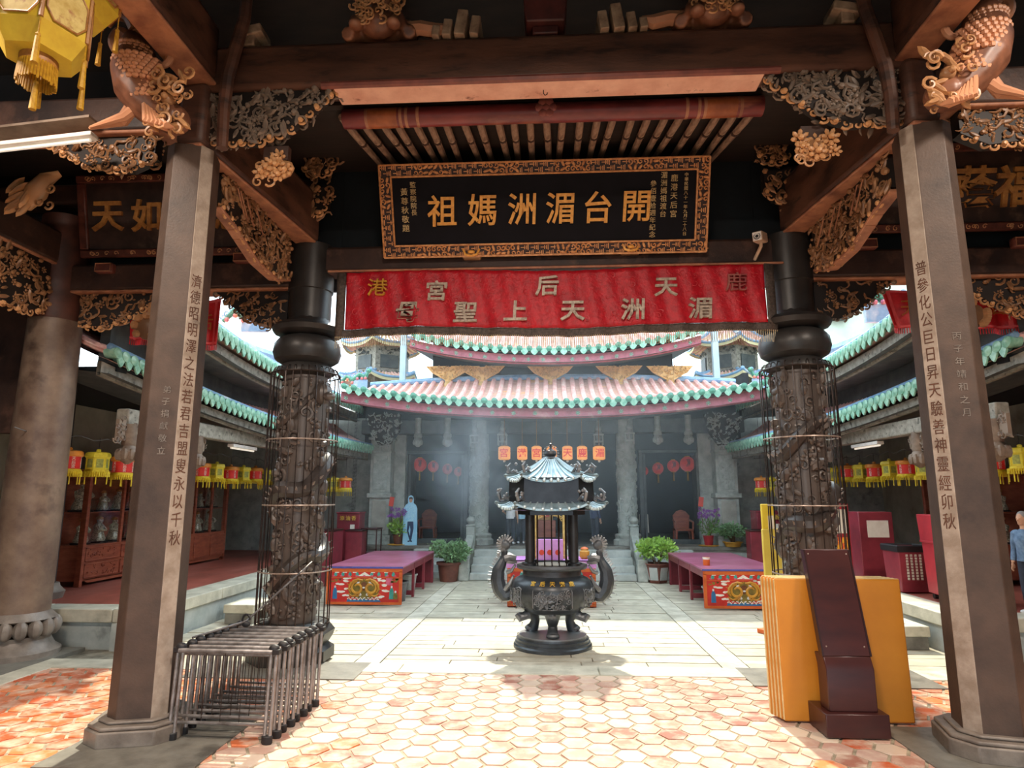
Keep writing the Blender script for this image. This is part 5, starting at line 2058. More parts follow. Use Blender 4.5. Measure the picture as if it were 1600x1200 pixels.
t = thing('offering_jar', 'yellow-orange jar at the right end of the altar table behind the burner', 'jar', (0.56, 10.1, TZ + 0.676))
b = MB()
b.lathe([(0.05, 0), (0.075, 0.03), (0.075, 0.11), (0.055, 0.13), (0.06, 0.15)], seg=18)
b.build('body', M_goldp, t)
b = MB()
b.lathe([(0.062, 0.15), (0.05, 0.165), (0.012, 0.18)], seg=18)
b.build('lid', M_orange, t)
# ================================================================ MAIN HALL ACROSS THE COURTYARD
XC = 0.09
ZP = 0.56
YP = 13.95
b = MB()
b.bx((-4.4, YP, -0.1), (4.5, 21.0, ZP - 0.08))
struct(b.build('wall_platform', M_riser))
b = MB()
b.bx((-4.5, YP - 0.05, ZP - 0.08), (4.6, 21.0, ZP))
struct(b.build('floor_main_hall', M_slab, bev=0.01))
t = thing('stone_steps', 'grey stone steps up to the main hall in the middle', 'steps', (XC, YP, TZ))
for k in range(4):
    b = MB()
    b.bx((-1.62, -0.05 - 0.26 * (4 - k), 0.0), (1.62, -0.05 - 0.26 * (3 - k), 0.13 * (k + 1)))
    b.build('step', M_riser, t, bev=0.012)
for s, lab in ((-1, 'left'), (1, 'right')):
    t = thing('balustrade', 'sloping stone balustrade with a rounded post, %s side of the steps' % lab, 'balustrade', (XC + s * 1.72, YP, TZ))
    b = MB()
    b.bx((-0.08, -1.15, 0), (0.08, -0.05, 0.18))
    b.beam((0, -1.12, 0.3), (0, -0.1, 0.78), 0.16, 0.1)
    b.beam((0, -1.12, 0.18), (0, -0.1, 0.6), 0.1, 0.2)
    b.build('rail', M_pier, t, bev=0.015)
    b = MB()
    b.bx((-0.09, -0.16, 0), (0.09, 0.02, 0.98))
    b.lathe([(0.1, 0.98), (0.11, 1.01), (0.06, 1.03), (0.075, 1.06), (0.1, 1.1), (0.085, 1.15), (0.03, 1.19)], (0, -0.07, 0), 16)
    b.build('post', M_pier, t, bev=0.01)
    b = MB()
    b.bx((-0.1, -1.22, 0), (0.1, -1.04, 0.42))
    b.build('foot_post', M_pier, t, bev=0.02)
    # small side steps
    t = thing('stone_steps', 'short grey side steps behind the potted bush, %s side' % lab, 'steps', (XC + s * 2.45, YP, TZ))
    for k in range(4):
        b = MB()
        b.bx((-0.45, -0.05 - 0.2 * (4 - k), 0), (0.45, -0.05 - 0.2 * (3 - k), 0.13 * (k + 1)))
        b.build('step', M_riser, t, bev=0.012)
    # stone block step from the courtyard to the terrace
    xk = -3.98 if s < 0 else 3.88
    yk = 8.72 if s < 0 else 7.75
    t = thing('step_block', 'loose stone step on two feet against the %s terrace kerb' % lab, 'step', (xk, yk, TZ))
    b = MB()
    b.bx((-0.2, -0.32, 0.13), (0.2, 0.32, 0.24))
    b.build('tread', M_kerb, t, bev=0.012)
    for q in (-0.22, 0.22):
        b = MB()
        b.bx((-0.18, q - 0.08, 0), (0.18, q + 0.08, 0.13))
        b.build('foot', M_slab, t)

YM = 14.4
for s, px, lab in ((-1, 748, 'left'), (1, 982, 'right')):
    p = at(px, 855, YM)
    t = thing('relief_column', 'pale grey stone column carved with dragons at the main hall front, %s of the middle door' % lab, 'column', (p.x, YM, ZP))
    b = MB()
    b.lathe([(0.32, 0), (0.32, 0.1), (0.27, 0.14), (0.29, 0.2), (0.25, 0.24)], seg=8)
    b.build('base', M_pier, t)
    b = MB()
    b.lathe([(0.21, 0.24), (0.21, 2.1), (0.2, 2.75)], seg=20)
    b.build('shaft', M_greystone, t)
    b = MB()
    for i in range(120):
        a = R(rnd.uniform(180, 360))
        z = rnd.uniform(0.3, 2.05)
        d = Vector((math.cos(a), math.sin(a), 0))
        b.M = frame_m(d * 0.21 + Vector((0, 0, z)), (-d.y, d.x, 0), (0, 0, 1), d)
        q = rnd.uniform(0.03, 0.07)
        if rnd.random() < 0.6:
            curl(b, 0, 0, 0, q, rnd.random() * 6, 1.2, 0.25, rnd.choice((-1, 1)))
        else:
            b.ball((0, 0, 0), (q * 1.2, q * 0.4, q * 0.4), 6, 4, Matrix.Rotation(rnd.random() * 3, 3, 'Z'))
    b.M = Matrix.Identity(4)
    b.build('relief_pattern', M_greystone, t)
    # carved capital lantern above
    p = at(px + (0 if s < 0 else 2), 680, YM - 0.15)

    # square stone piers near the hall ends
    p = at(594 if s < 0 else 1138, 860, YM)
    t = thing('stone_pier', 'square grey stone pier with carved panels at the %s end of the main hall front' % lab, 'pier', (p.x, YM, ZP))
    b = MB()
    b.bx((-0.27, -0.27, 0), (0.27, 0.27, 0.2))
    b.bx((-0.23, -0.23, 0.2), (0.23, 0.23, 2.62))
    b.bx((-0.28, -0.28, 1.0), (0.28, 0.28, 1.1))
    b.bx((-0.28, -0.28, 2.28), (0.28, 0.28, 2.34))
    b.bx((-0.25, -0.25, 1.98), (0.25, 0.25, 2.04))
    b.build('shaft', M_pier, t, bev=0.012)
    b = MB()
    b.bx((-0.16, -0.245, 0.3), (0.16, -0.22, 0.94))
    b.build('lower_panel', M_panelstone, t, bev=0.008)
    b = MB()
    b.bx((-0.16, -0.245, 1.18), (0.16, -0.22, 1.92))
    b.build('relief_panel', M_greystone, t, bev=0.008)
    b = MB()
    b.M = frame_m((0, -0.245, 1.55), (1, 0, 0), (0, 0, 1), (0, -1, 0))
    carve(b, [(-0.14, -0.34), (0.14, -0.34), (0.14, 0.34), (-0.14, 0.34)], 40, 0.035, 0)
    carve(b, [(-0.2, 0.5), (0.2, 0.5), (0.2, 0.7), (-0.2, 0.7)], 20, 0.03, 0)
    b.M = Matrix.Identity(4)
    b.build('relief_pattern', M_greystone, t)
    b = MB()
    b.lathe([(0.26, 2.34), (0.22, 2.42), (0.17, 2.5), (0.19, 2.6), (0.15, 2.7)], seg=16)
    b.M = frame_m((0, -0.2, 2.5), (1, 0, 0), (0, 0, 1), (0, -1, 0))
    carve(b, [(-0.2, -0.1), (0.2, -0.1), (0.2, 0.2), (-0.2, 0.2)], 14, 0.05, 0)
    b.M = Matrix.Identity(4)
    b.build('capital', M_greystone, t)
    # carved corner bracket group beneath the eave
    p = at(600 if s < 0 else 1128, 668, YM - 0.3)
    poly = [(-0.38, 0.3), (0.38, 0.3), (0.36, -0.1), (0.15, -0.38), (-0.1, -0.4), (-0.3, -0.1)]
    carved_panel('carved_brace', 'grey carved bracket under the %s end of the main hall eave' % lab, 'carved bracket', p, (1, 0, 0), (0, 0, 1), (0, -1, 0), poly, 60, 0.055, 0.14, M_greystone, M_greystone, False, 200 + s)
    # pilaster wall beside the opening
    b = MB()
    x0, x1 = sorted((at(612 if s < 0 else 1116, 860, YM).x, at(628 if s < 0 else 1100, 860, YM).x))
    b.bx((x0 - (0.0 if s > 0 else 0.3), YM + 0.1, ZP), (x1 + (0.3 if s > 0 else 0), YM + 0.35, 3.0))
    struct(b.build('wall_pilaster_%s' % lab, M_pier))
    # door opening: frame, lintel and dark leaf
    xa, xb2 = sorted((at(628 if s < 0 else 1002, 860, YM + 0.3).x, at(730 if s < 0 else 1108, 860, YM + 0.3).x))
    t = thing('door_frame', 'grey wooden door frame with dark open leaves at the %s bay of the main hall' % lab, 'door frame', ((xa + xb2) / 2, YM + 0.3, ZP))
    hw = (xb2 - xa) / 2
    b = MB()
    b.bx((-hw, -0.05, 2.0), (hw, 0.05, 2.12))
    b.bx((-hw, -0.05, 0), (-hw + 0.09, 0.05, 2.0))
    b.bx((hw - 0.09, -0.05, 0), (hw, 0.05, 2.0))
    b.build('frame', M_greywood, t, bev=0.01)
    for q in (-1, 1):
        b = MB()
        b.bx((q * (hw - 0.13) - 0.03, 0.0, 0.02), (q * (hw - 0.13) + 0.03, 0.62, 1.98))
        b.build('door_leaf', M_greywood, t, bev=0.01)
    b = MB()
    b.bx((-hw, -0.04, 0.0), (hw, 0.04, 0.1))
    b.build('threshold', M_greywood, t)
    b = MB()
    b.bx((-hw, -0.03, 2.12), (hw, 0.03, 2.9))
    b.build('transom_panel', M_darkint, t)

# inner hall: dark back wall, side walls, ceiling
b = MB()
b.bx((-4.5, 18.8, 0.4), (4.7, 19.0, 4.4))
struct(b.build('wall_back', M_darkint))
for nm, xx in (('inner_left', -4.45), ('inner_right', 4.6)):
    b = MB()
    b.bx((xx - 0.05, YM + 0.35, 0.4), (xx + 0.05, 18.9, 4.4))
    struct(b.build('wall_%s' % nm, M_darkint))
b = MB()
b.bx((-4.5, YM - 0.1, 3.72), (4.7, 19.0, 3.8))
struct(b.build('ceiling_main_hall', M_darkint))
b = MB()
b.bx((-4.2, YM - 0.12, 2.98), (4.35, YM + 0.12, 3.3))
tag(b.build('eave_beam', M_greywood, bev=0.02), 'grey beam along the main hall front under the lower roof', 'beam')
b = MB()
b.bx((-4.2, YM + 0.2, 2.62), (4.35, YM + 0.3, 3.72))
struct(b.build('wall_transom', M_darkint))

# hanging carved lotus lanterns along the eave
for i, (px, py, kind) in enumerate(((653, 688, 0), (699, 688, 0), (742, 684, 1), (785, 682, 1), (935, 682, 1), (983, 680, 1), (1028, 684, 0), (1076, 684, 0), (602, 690, 1), (1128, 688, 1))):
    p = at(px, py, YM - 0.2)
    t = thing('carved_pendant', '%s carved wooden pendant under the main hall eave, %s' % (('rounded', 'boxy openwork')[kind],
              ('first above the left door', 'second above the left door', 'beside the left relief column', 'left of the lit lanterns',
               'right of the lit lanterns', 'above the right relief column', 'inner one above the right door', 'outer one above the right door', 'in front of the left pier', 'in front of the right pier')[i]), 'carving', p)
    b = MB()
    if kind:
        b.bx((-0.1, -0.1, -0.13), (0.1, 0.1, -0.1))
        b.bx((-0.11, -0.11, 0.02), (0.11, 0.11, 0.05))
        for q in ((-0.09, -0.09), (0.09, -0.09), (-0.09, 0.09), (0.09, 0.09), (0, -0.09), (-0.09, 0), (0.09, 0)):
            b.tube([(q[0], q[1], -0.2), (q[0], q[1], 0.03)], 0.013, 5)
        b.ball((0, 0, -0.02), (0.06, 0.06, 0.1), 8, 6)
        b.lathe([(0.1, 0.05), (0.06, 0.12), (0.08, 0.17), (0.04, 0.24), (0.03, 0.5)], seg=10)
    else:
        b.lathe([(0.03, -0.15), (0.09, -0.1), (0.11, -0.02), (0.08, 0.05), (0.1, 0.08), (0.09, 0.14), (0.07, 0.16), (0.07, 0.5)], seg=12)
        for k in range(10):
            a = 2 * PI * k / 10
            b.ball((0.09 * math.cos(a), 0.09 * math.sin(a), -0.05), (0.03, 0.03, 0.06), 6, 4)
    b.build('carving_body', M_greystone, t)

# lit lanterns with red characters
for i, (px, ch, w2, lab) in enumerate(((788, '宮', 0.125, 'bulky patterned lit lantern at the left end of the character row'), (816, '港', 0.105, 'lit lantern with the red character for harbour'),
                                       (838.5, '宮', 0.105, 'lit lantern with the red character for palace'), (862, '后', 0.105, 'lit lantern mostly hidden behind the burner finial'),
                                       (886.5, '天', 0.105, 'lit lantern with the red character for heaven'), (909.5, '鹿', 0.105, 'lit lantern with the red character for deer'),
                                       (936, '湄', 0.125, 'bulky patterned lit lantern at the right end of the character row'))):
    p = at(px, 708, 13.4)
    t = thing('character_lantern', lab, 'lantern', p, 0, 'lit lanterns with characters')
    b = MB()
    b.lathe([(w2 * 0.75, -0.14), (w2, -0.12), (w2 * 1.02, 0.0), (w2, 0.12), (w2 * 0.75, 0.14)], seg=20)
    b.build('body', M_charlan, t)
    b = MB()
    b.lathe([(w2 * 0.55, 0.14), (w2 * 0.55, 0.165)], seg=14)
    b.tube([(0, 0, 0.16), (0, 0, 0.85)], 0.006, 5)
    b.build('top_cap', M_oldgold, t)
    b = MB()
    b.ball((0, 0, -0.165), 0.028, 8, 6)
    b.build('bottom_knob', M_paper, t)
    L = MB()
    put_glyph(L, ch, ((0, -w2 * 1.02, 0), (1, 0, 0), (0, 0, 1), (0, -1, 0)), 0, 0, 0.19, 0.015, 0.012)
    L.build('lettering', M_charred, t, smooth=0)

# round red lanterns inside the two doorways
for i, (px, py, r) in enumerate(((656, 726, 0.155), (677, 729, 0.125), (699, 733, 0.115), (716, 737, 0.1), (1006, 736, 0.1), (1028, 732, 0.125), (1052, 728, 0.135), (1074, 725, 0.165))):
    side = 'left' if i < 4 else 'right'
    k = i if i < 4 else 7 - i
    p = at(px, py, 15.15 + k * 0.35)
    r = r * (15.15 + k * 0.35) / 14.5
    t = thing('round_lantern', '%s round red paper lantern in the %s doorway, counted from its outer jamb' % (('first', 'second', 'third', 'fourth')[k], side), 'lantern', p, 0, 'round red lanterns in the main hall doorways')
    b = MB()
    b.ball((0, 0, 0), (r, r, r * 1.02), 20, 12)
    b.build('globe', M_redlan, t)
    b = MB()
    b.lathe([(r * 0.4, -r * 1.05), (r * 0.42, -r * 0.95)], seg=12)
    b.lathe([(r * 0.35, r * 0.95), (r * 0.35, r * 1.06)], seg=12)
    b.build('collar', M_goldp, t)
    b = MB()
    b.tube([(0, 0, -r * 1.05), (0, 0, -r * 1.05 - 0.2)], [0.018, 0.022], 6)
    b.build('tassel', M_tasselgold, t)
    b = MB()
    b.tube([(0, 0, r), (0, 0, 3.72 - p.z)], 0.006, 5)
    b.build('cord', M_blackrub, t)
    L = MB()
    L.M = frame_m((r * 0.12 * (1 if i < 4 else -1), -r * 0.98, 0.02), (1, 0, 0), (0, 0, 1), (0, -1, 0))
    for k2 in range(3):
        L.tube([(-0.02 + 0.03 * k2, r * 0.5, -0.02), (0.0 + 0.02 * k2, 0, 0.015), (-0.03 + 0.03 * k2, -r * 0.5, -0.02)], 0.009, 5)
    L.M = Matrix.Identity(4)
    L.build('black_pattern', M_blackrub, t)


# ---------------------------------------------------------------- tiled roofs
def tiled_roof(name, label, E, T, n, bow=0.12, cap=0.075, fascia=0.19, m_f=M_fascia, ribs=True, drip_m=M_green, tip_m=M_greenlight, tagit=True, res=40, m_pan=None, m_rib=None, flower=True):
    """E(u) eave line, T(u) top line (vectors, u 0..1). Curved pan surface, half-round ribs, green caps and drip tiles, fascia."""
    t = thing(name, label, 'roof', E(0.5))
    off = Vector(E(0.5))

    def S(u, v):
        p = Vector(E(u)).lerp(Vector(T(u)), v)
        p.z -= bow * math.sin(PI * v) * 1.0
        return p - off
    b = MB()
    b.sheet(lambda u, v: S(u, v), res, 8)
    b.sheet(lambda u, v: S(u, v) - Vector((0, 0, 0.09)), res, 8)
    b.build('pan_tiles', m_pan or M_rooftile, t)
    if ribs:
        b = MB()
        for i in range(n):
            u = (i + 0.5) / n
            b.tube([S(u, v / 8) + Vector((0, 0, 0.015)) for v in range(9)], cap * 0.62, 7)
        b.build('rib_tiles', m_rib or M_rib, t)
    b = MB()
    d = MB()
    for i in range(n):
        u0, u1, uc = i / n, (i + 1) / n, (i + 0.5) / n
        p = S(uc, 0)
        out = (Vector(E(uc)) - Vector(T(uc)))
        out.z = 0
        out.normalize()
        tang = (S(min(1, uc + 0.01), 0) - S(max(0, uc - 0.01), 0)).normalized()
        b.M = frame_m(p + out * 0.02 + Vector((0, 0, 0.015)), tang, (0, 0, 1), out)
        b.lathe([(cap * 0.72, -0.12), (cap * 0.72, 0.012), (cap * 0.4, 0.022), (cap * 0.15, 0.03)], seg=12)
        b.M = Matrix.Identity(4)
        q = S(u1, 0) if i < n - 1 else S(1, 0)
        wd = (S(u1, 0) - S(u0, 0)).length * 0.36
        hh = cap * 1.5
        pts = [(-wd, 0.02), (wd, 0.02), (wd, -hh * 0.45), (wd * 0.55, -hh * 0.8), (0, -hh), (-wd * 0.55, -hh * 0.8), (-wd, -hh * 0.45)]
        d.prism(pts, (q + out * 0.005, tang, Vector((0, 0, 1)), out), 0, 0.02)
    b.build('round_cap_tiles', drip_m, t)
    d.build('drip_tiles', tip_m, t, smooth=0)
    if fascia:
        b = MB()
        fs, fl = [], MB()
        N = res
        for i in range(N):
            p0, p1 = S(i / N, 0), S((i + 1) / N, 0)
            out = (Vector(E(i / N)) - Vector(T(i / N)))
            out.z = 0
            out.normalize()
            i0 = -out * 0.1
            z0, z1 = -cap * 1.2, -cap * 1.2 - fascia
            b.add([p0 + i0 + Vector((0, 0, z0)), p1 + i0 + Vector((0, 0, z0)), p1 + i0 + Vector((0, 0, z1)), p0 + i0 + Vector((0, 0, z1)),
                   p0 + i0 * 1.5 + Vector((0, 0, z0)), p1 + i0 * 1.5 + Vector((0, 0, z0)), p1 + i0 * 1.5 + Vector((0, 0, z1)), p0 + i0 * 1.5 + Vector((0, 0, z1))],
                  [(0, 1, 2, 3), (7, 6, 5, 4), (3, 2, 6, 7), (0, 4, 5, 1)])
            if flower and i % 2 == 0:
                fl.M = frame_m((p0 + p1) / 2 + i0 * 0.98 + Vector((0, 0, (z0 + z1) / 2)), (p1 - p0), (0, 0, 1), out)
                blossom(fl, 0, 0, 0, 0.05, 6)
        b.build('fascia', m_f, t)
        if flower:
            fl.M = Matrix.Identity(4)
            fl.build('fascia_flowers', M_greenlight, t)
        # soffit back to the wall
        b = MB()
        b.sheet(lambda u, v: S(u, 0) + Vector((0, 0, -cap * 1.2 - fascia + 0.02)) + (Vector(T(u)) - Vector(E(u))) * Vector((1, 1, 0)).length * 0 + Vector(((T(u)[0] - E(u)[0]) * v, (T(u)[1] - E(u)[1]) * v, 0.1 * v)), res, 2)
        b.build('soffit', M_greywood, t)
    return t


# lower roof of the main hall
def curve_z(u, zc, ze):
    k = abs(2 * u - 1)
    return zc + (ze - zc) * k ** 2.2


EL, ER = -4.16, 4.34
tiled_roof('tiled_roof', 'curved lower roof of the main hall with pinkish ribs and green glazed edge tiles',
           lambda u: Vector((EL + (ER - EL) * u, 12.5, curve_z(u, 3.42, 3.78))),
           lambda u: Vector((EL + 0.15 + (ER - EL - 0.3) * u, 14.25, curve_z(u, 4.2, 4.05))), 42, 0.14, 0.088, 0.2)
b = MB()
b.tube([Vector((EL + 0.15 + (ER - EL - 0.3) * i / 30, 14.25, curve_z(i / 30, 4.25, 4.1))) for i in range(31)], 0.07, 8)
tag(b.build('roof_ridge', M_ridge), 'pale blue ridge strip along the top of the main hall lower roof', 'ridge')
# wall between the two roofs with gilt brackets
b = MB()
b.bx((-2.6, 14.3, 3.8), (2.85, 14.5, 5.1))
struct(b.build('wall_clerestory', M_darkint))
for i, px in enumerate((700, 753, 860, 968, 1048)):
    p = at(px, 590, 14.1)
    t = thing('gilt_bracket', '%s gilt carved bracket between the two main hall roofs' % ('outer left', 'inner left', 'middle', 'inner right', 'outer right')[i], 'carved bracket', p)
    b = MB()
    b.M = frame_m((0, 0, 0), (1, 0, 0), (0, 0, 1), (0, -1, 0))
    carve(b, [(-0.08, -0.3), (0.08, -0.3), (0.08, 0.25), (-0.08, 0.25)], 26, 0.045, 0)
    b.box((0, 0, -0.06), (0.14, 0.5, 0.1))
    b.M = Matrix.Identity(4)
    b.lathe([(0.03, -0.33), (0.1, -0.25), (0.09, -0.15), (0.06, -0.1)], seg=10)
    b.build('post_carving', M_goldwood, t)
    for q in (-1, 1):
        b = MB()
        b.M = frame_m((0, 0, 0), (1, 0, 0), (0, 0, 1), (0, -1, 0))
        b.prism([(q * 0.06, 0.27), (q * 0.52, 0.27), (q * 0.38, 0.12), (q * 0.2, 0.02), (q * 0.06, -0.06)], ((0, 0, 0), (1, 0, 0), (0, 1, 0), (0, 0, 1)), -0.06, -0.01)
        carve(b, [(q * 0.08, 0.26), (q * 0.48, 0.26), (q * 0.36, 0.12), (q * 0.2, 0.04), (q * 0.08, -0.03)], 36, 0.042, 0)
        b.M = Matrix.Identity(4)
        b.build('wing_carving', M_goldwood, t)
# upper roof
tiled_roof('tiled_roof', 'upper tier roof of the main hall right below the red banner fringe',
           lambda u: Vector((-3.0 + 6.35 * u, 13.5, curve_z(u, 4.72, 5.12))),
           lambda u: Vector((-2.8 + 5.95 * u, 15.6, 6.2)), 30, 0.16, 0.088, 0.2)
b = MB()
b.bx((-2.5, 15.7, 3.8), (2.7, 18.5, 7.6))
struct(b.build('wall_upper_hall', M_greywood))
tiled_roof('tiled_roof', 'high main roof of the far hall rising behind the banner',
           lambda u: Vector((-5.2 + 10.6 * u, 14.9, curve_z(u, 7.3, 7.8))),
           lambda u: Vector((-4.9 + 10.0 * u, 17.0, curve_z(u, 9.7, 10.1))), 50, 0.2, 0.08, 0.2)
b = MB()
b.sheet(lambda u, v: Vector((-4.9 + 10.0 * u, 17.0 + 2.2 * v, curve_z(u, 9.7, 10.1) - 2.4 * v)), 20, 2)
tag(b.build('rear_roof_slope', M_rooftile), 'rear slope of the high main roof', 'roof')


# ---------------------------------------------------------------- side galleries
for s, lab in ((-1, 'left'), (1, 'right')):
    Ya, Yb = 6.8, 14.2

    def zl(u):
        return 2.65 + 0.55 * (1 - u) ** 2.2

    def xe(u):
        return 4.9 - 1.0 * u
    tiled_roof('tiled_roof', 'lower eave roof of the %s side gallery with green drip tiles' % lab,
               (lambda u, s=s: Vector((s * xe(u), Ya + (Yb - Ya) * u, zl(u)))),
               (lambda u, s=s: Vector((s * (xe(u) + 0.9), Ya + (Yb - Ya) * u, zl(u) + 0.5))), 58, 0.06, 0.085, 0.16, M_fasciagrey, True, M_greenlight, M_greenlight, flower=False)
    b = MB()
    b.tube([Vector((s * (xe(i / 40) + 0.03), Ya + (Yb - Ya) * i / 40, zl(i / 40) + 0.075)) for i in range(41)], 0.04, 6)
    tag(b.build('eave_cord', M_ridge), 'pale blue edge strip on the lower eave of the %s gallery' % lab, 'roof edge')
    b = MB()
    b.bx((s * 5.0, 6.9, 3.1), (s * 5.12, Yb, 3.75))
    struct(b.build('wall_gallery_%s' % lab, M_greywood))
    Y0, Y1 = 7.0, 14.6

    def zu(u):
        return 3.6 + 0.28 * max(0.0, 1 - u * 2.2) ** 2
    tiled_roof('tiled_roof', 'upper roof of the %s side gallery sweeping up toward the front hall' % lab,
               (lambda u, s=s: Vector((s * 4.3, Y0 + (Y1 - Y0) * u, zu(u)))),
               (lambda u, s=s: Vector((s * 6.0, Y0 + (Y1 - Y0) * u, zu(u) + 0.75))), 46, 0.08, 0.09, 0.2, M_fasciagrey, True, M_greenlight, M_greenlight, flower=False)
    b = MB()
    b.tube([Vector((s * 4.34, Y0 + (Y1 - Y0) * i / 40, zu(i / 40) + 0.08)) for i in range(41)], 0.045, 6)
    tag(b.build('eave_cord', M_ridge), 'pale blue edge strip on the upper eave of the %s gallery' % lab, 'roof edge')
    b = MB()
    pts = [Vector((s * 5.9, Y0 + (Y1 - Y0) * i / 30, zu(i / 30) + 0.85 + 0.35 * (abs(i / 15 - 1)) ** 2.5)) for i in range(31)]
    b.tube(pts, 0.13, 8)
    tag(b.build('roof_ridge', M_ridge), 'pale blue curved ridge of the %s gallery upper roof' % lab, 'ridge')
    # ceramic dragon on the gallery ridge
    for j, (px, py, Y) in enumerate((((400, 488, 9.0), (562, 590, 13.9)) if s < 0 else ((1372, 470, 8.6), (1188, 588, 13.9)))):
        p = at(px, py, Y)
        t = thing('ceramic_dragon', 'green and blue glazed dragon on the %s roof, %s' % (lab, ('near its front end', 'at the main hall corner')[j]), 'roof ornament', p)
        q = 0.55 if j == 0 else 0.5
        b = MB()
        P3 = [(-0.9, 0, -0.25), (-0.6, 0, 0.05), (-0.3, 0, -0.12), (0.0, 0, 0.12), (0.25, 0, 0.0), (0.4, 0, 0.3)]
        P3 = [Vector((-s * x * q, y, z * q)) for x, y, z in P3]
        fine = []
        for i in range(len(P3) - 1):
            for k in range(4):
                fine.append(P3[i].lerp(P3[i + 1], k / 4))
        fine.append(P3[-1])
        b.tube(fine, [0.05 * q + 0.07 * q * math.sin(PI * i / len(fine)) for i in range(len(fine))], 8)
        b.ball(P3[-1], 0.12 * q, 8, 6)
        b.build('body', M_green, t)
        b = MB()
        b.M = frame_m((0, 0, 0), (1, 0, 0), (0, 0, 1), (0, -1, 0))
        for k in range(14):
            f = fine[min(len(fine) - 1, int(k * 1.5))]
            curl(b, f.x, f.z + 0.14 * q, 0, 0.09 * q, rnd.random() * 6, 1.1, 0.25)
        b.M = Matrix.Identity(4)
        b.build('mane_pattern', M_ridge, t)
        b = MB()
        for k in range(6):
            f = fine[min(len(fine) - 1, 2 + k * 3)]
            b.ball(f + Vector((0, -0.05, -0.12 * q)), 0.07 * q, 6, 5)
        b.build('flower_pattern', pmat('ceramic_orange', 'd88a4a', 'c06a90', rough=0.3, scale=6), t)
        b = MB()
        b.bx((-0.35 * q, -0.04, -0.55 * q), (0.35 * q, 0.04, -0.1 * q))
        b.build('mount', M_ridge, t)
    # gallery beam, ceiling and lamps
    beam_thing('gallery_beam', 'long grey beam under the eave of the %s side gallery' % lab, 'beam', (s * 4.9, 7.1, 2.5), (s * 4.6, 14.4, 2.5), 0.16, 0.2, M_fasciagrey, None, 0.02)
    b = MB()
    b.bx((s * 4.95, 7.0, 3.02), (s * 7.4, 14.7, 3.08))
    struct(b.build('ceiling_gallery_%s' % lab, M_darkint))
    for j, (Y, L) in enumerate(((7.6, 0.8), (9.9, 0.8))):
        t = thing('fluorescent_lamp', 'white tube lamp under the %s gallery beam, %s' % (lab, ('nearer the round column', 'farther along the row of lanterns')[j]), 'lamp', (s * 4.8, Y, 2.335))
        b = MB()
        b.bx((-0.05, -L / 2, 0), (0.05, L / 2, 0.05))
        b.bx((-0.02, -0.02, 0.05), (0.02, 0.02, 0.075))
        b.build('housing', M_white, t, bev=0.006)
        b = MB()
        b.tube([(0, -L / 2 + 0.02, -0.012), (0, L / 2 - 0.02, -0.012)], 0.014, 8)
        b.build('tube', M_fluoro, t)
    # hanging lotus posts of the gallery eave
    for j, (px, py) in enumerate(((327, 690), (128, 650)) if s < 0 else ((1422, 690), (1588, 640))):
        Y = 8.6 if j == 0 else 7.15
        p = at(px, py, Y)
        t = thing('lotus_pendant', 'carved hanging post with a lotus bud under the %s gallery eave, %s' % (lab, ('farther one', 'nearer one')[j]), 'carving', (s * 4.82, Y, 2.12))
        b = MB()
        b.lathe([(0.02, -0.16), (0.1, -0.1), (0.12, -0.02), (0.07, 0.05), (0.08, 0.08), (0.07, 0.3)], seg=14)
        for k in range(10):
            a = 2 * PI * k / 10
            b.ball((0.1 * math.cos(a), 0.1 * math.sin(a), -0.05), (0.035, 0.035, 0.07), 6, 5)
        b.build('bud', pmat('pendant_wood', '8a7868', '665548', rough=0.6, scale=8), t)
        b = MB()
        for q in (-1, 1):
            b.M = frame_m((0, q * 0.14, 0.22), (0, 1, 0), (0, 0, 1), (-s, 0, 0))
            carve(b, [(-0.09, -0.14), (0.09, -0.14), (0.09, 0.14), (-0.09, 0.14)], 14, 0.045, 0)
            b.box((0, 0, -0.02), (0.12, 0.24, 0.04))
        b.M = Matrix.Identity(4)
        b.build('side_carving', M_carve3, t)
    # gallery posts
    for j, Y in enumerate((7.75, 12.9)):
        if s > 0 and j == 0:
            continue
        t = thing('gallery_post', 'dark weathered round post of the %s gallery, %s' % (lab, ('next to the first cabinet', 'near the main hall corner')[j]), 'post', (s * 6.15 if j == 0 else s * 4.9, Y, ZT))
        b = MB()
        b.lathe([(0.24, 0), (0.26, 0.08), (0.2, 0.14), (0.19, 0.18)], seg=20)
        b.build('base', M_base, t)
        b = MB()
        b.lathe([(0.15, 0.18), (0.15, 1.6), (0.14, 2.6)], seg=20)
        b.build('shaft', pmat('weathered_post', '3f3634', '2d2829', rough=0.6, scale=5, c3='77706a', lo3=0.6, scale3=6), t)


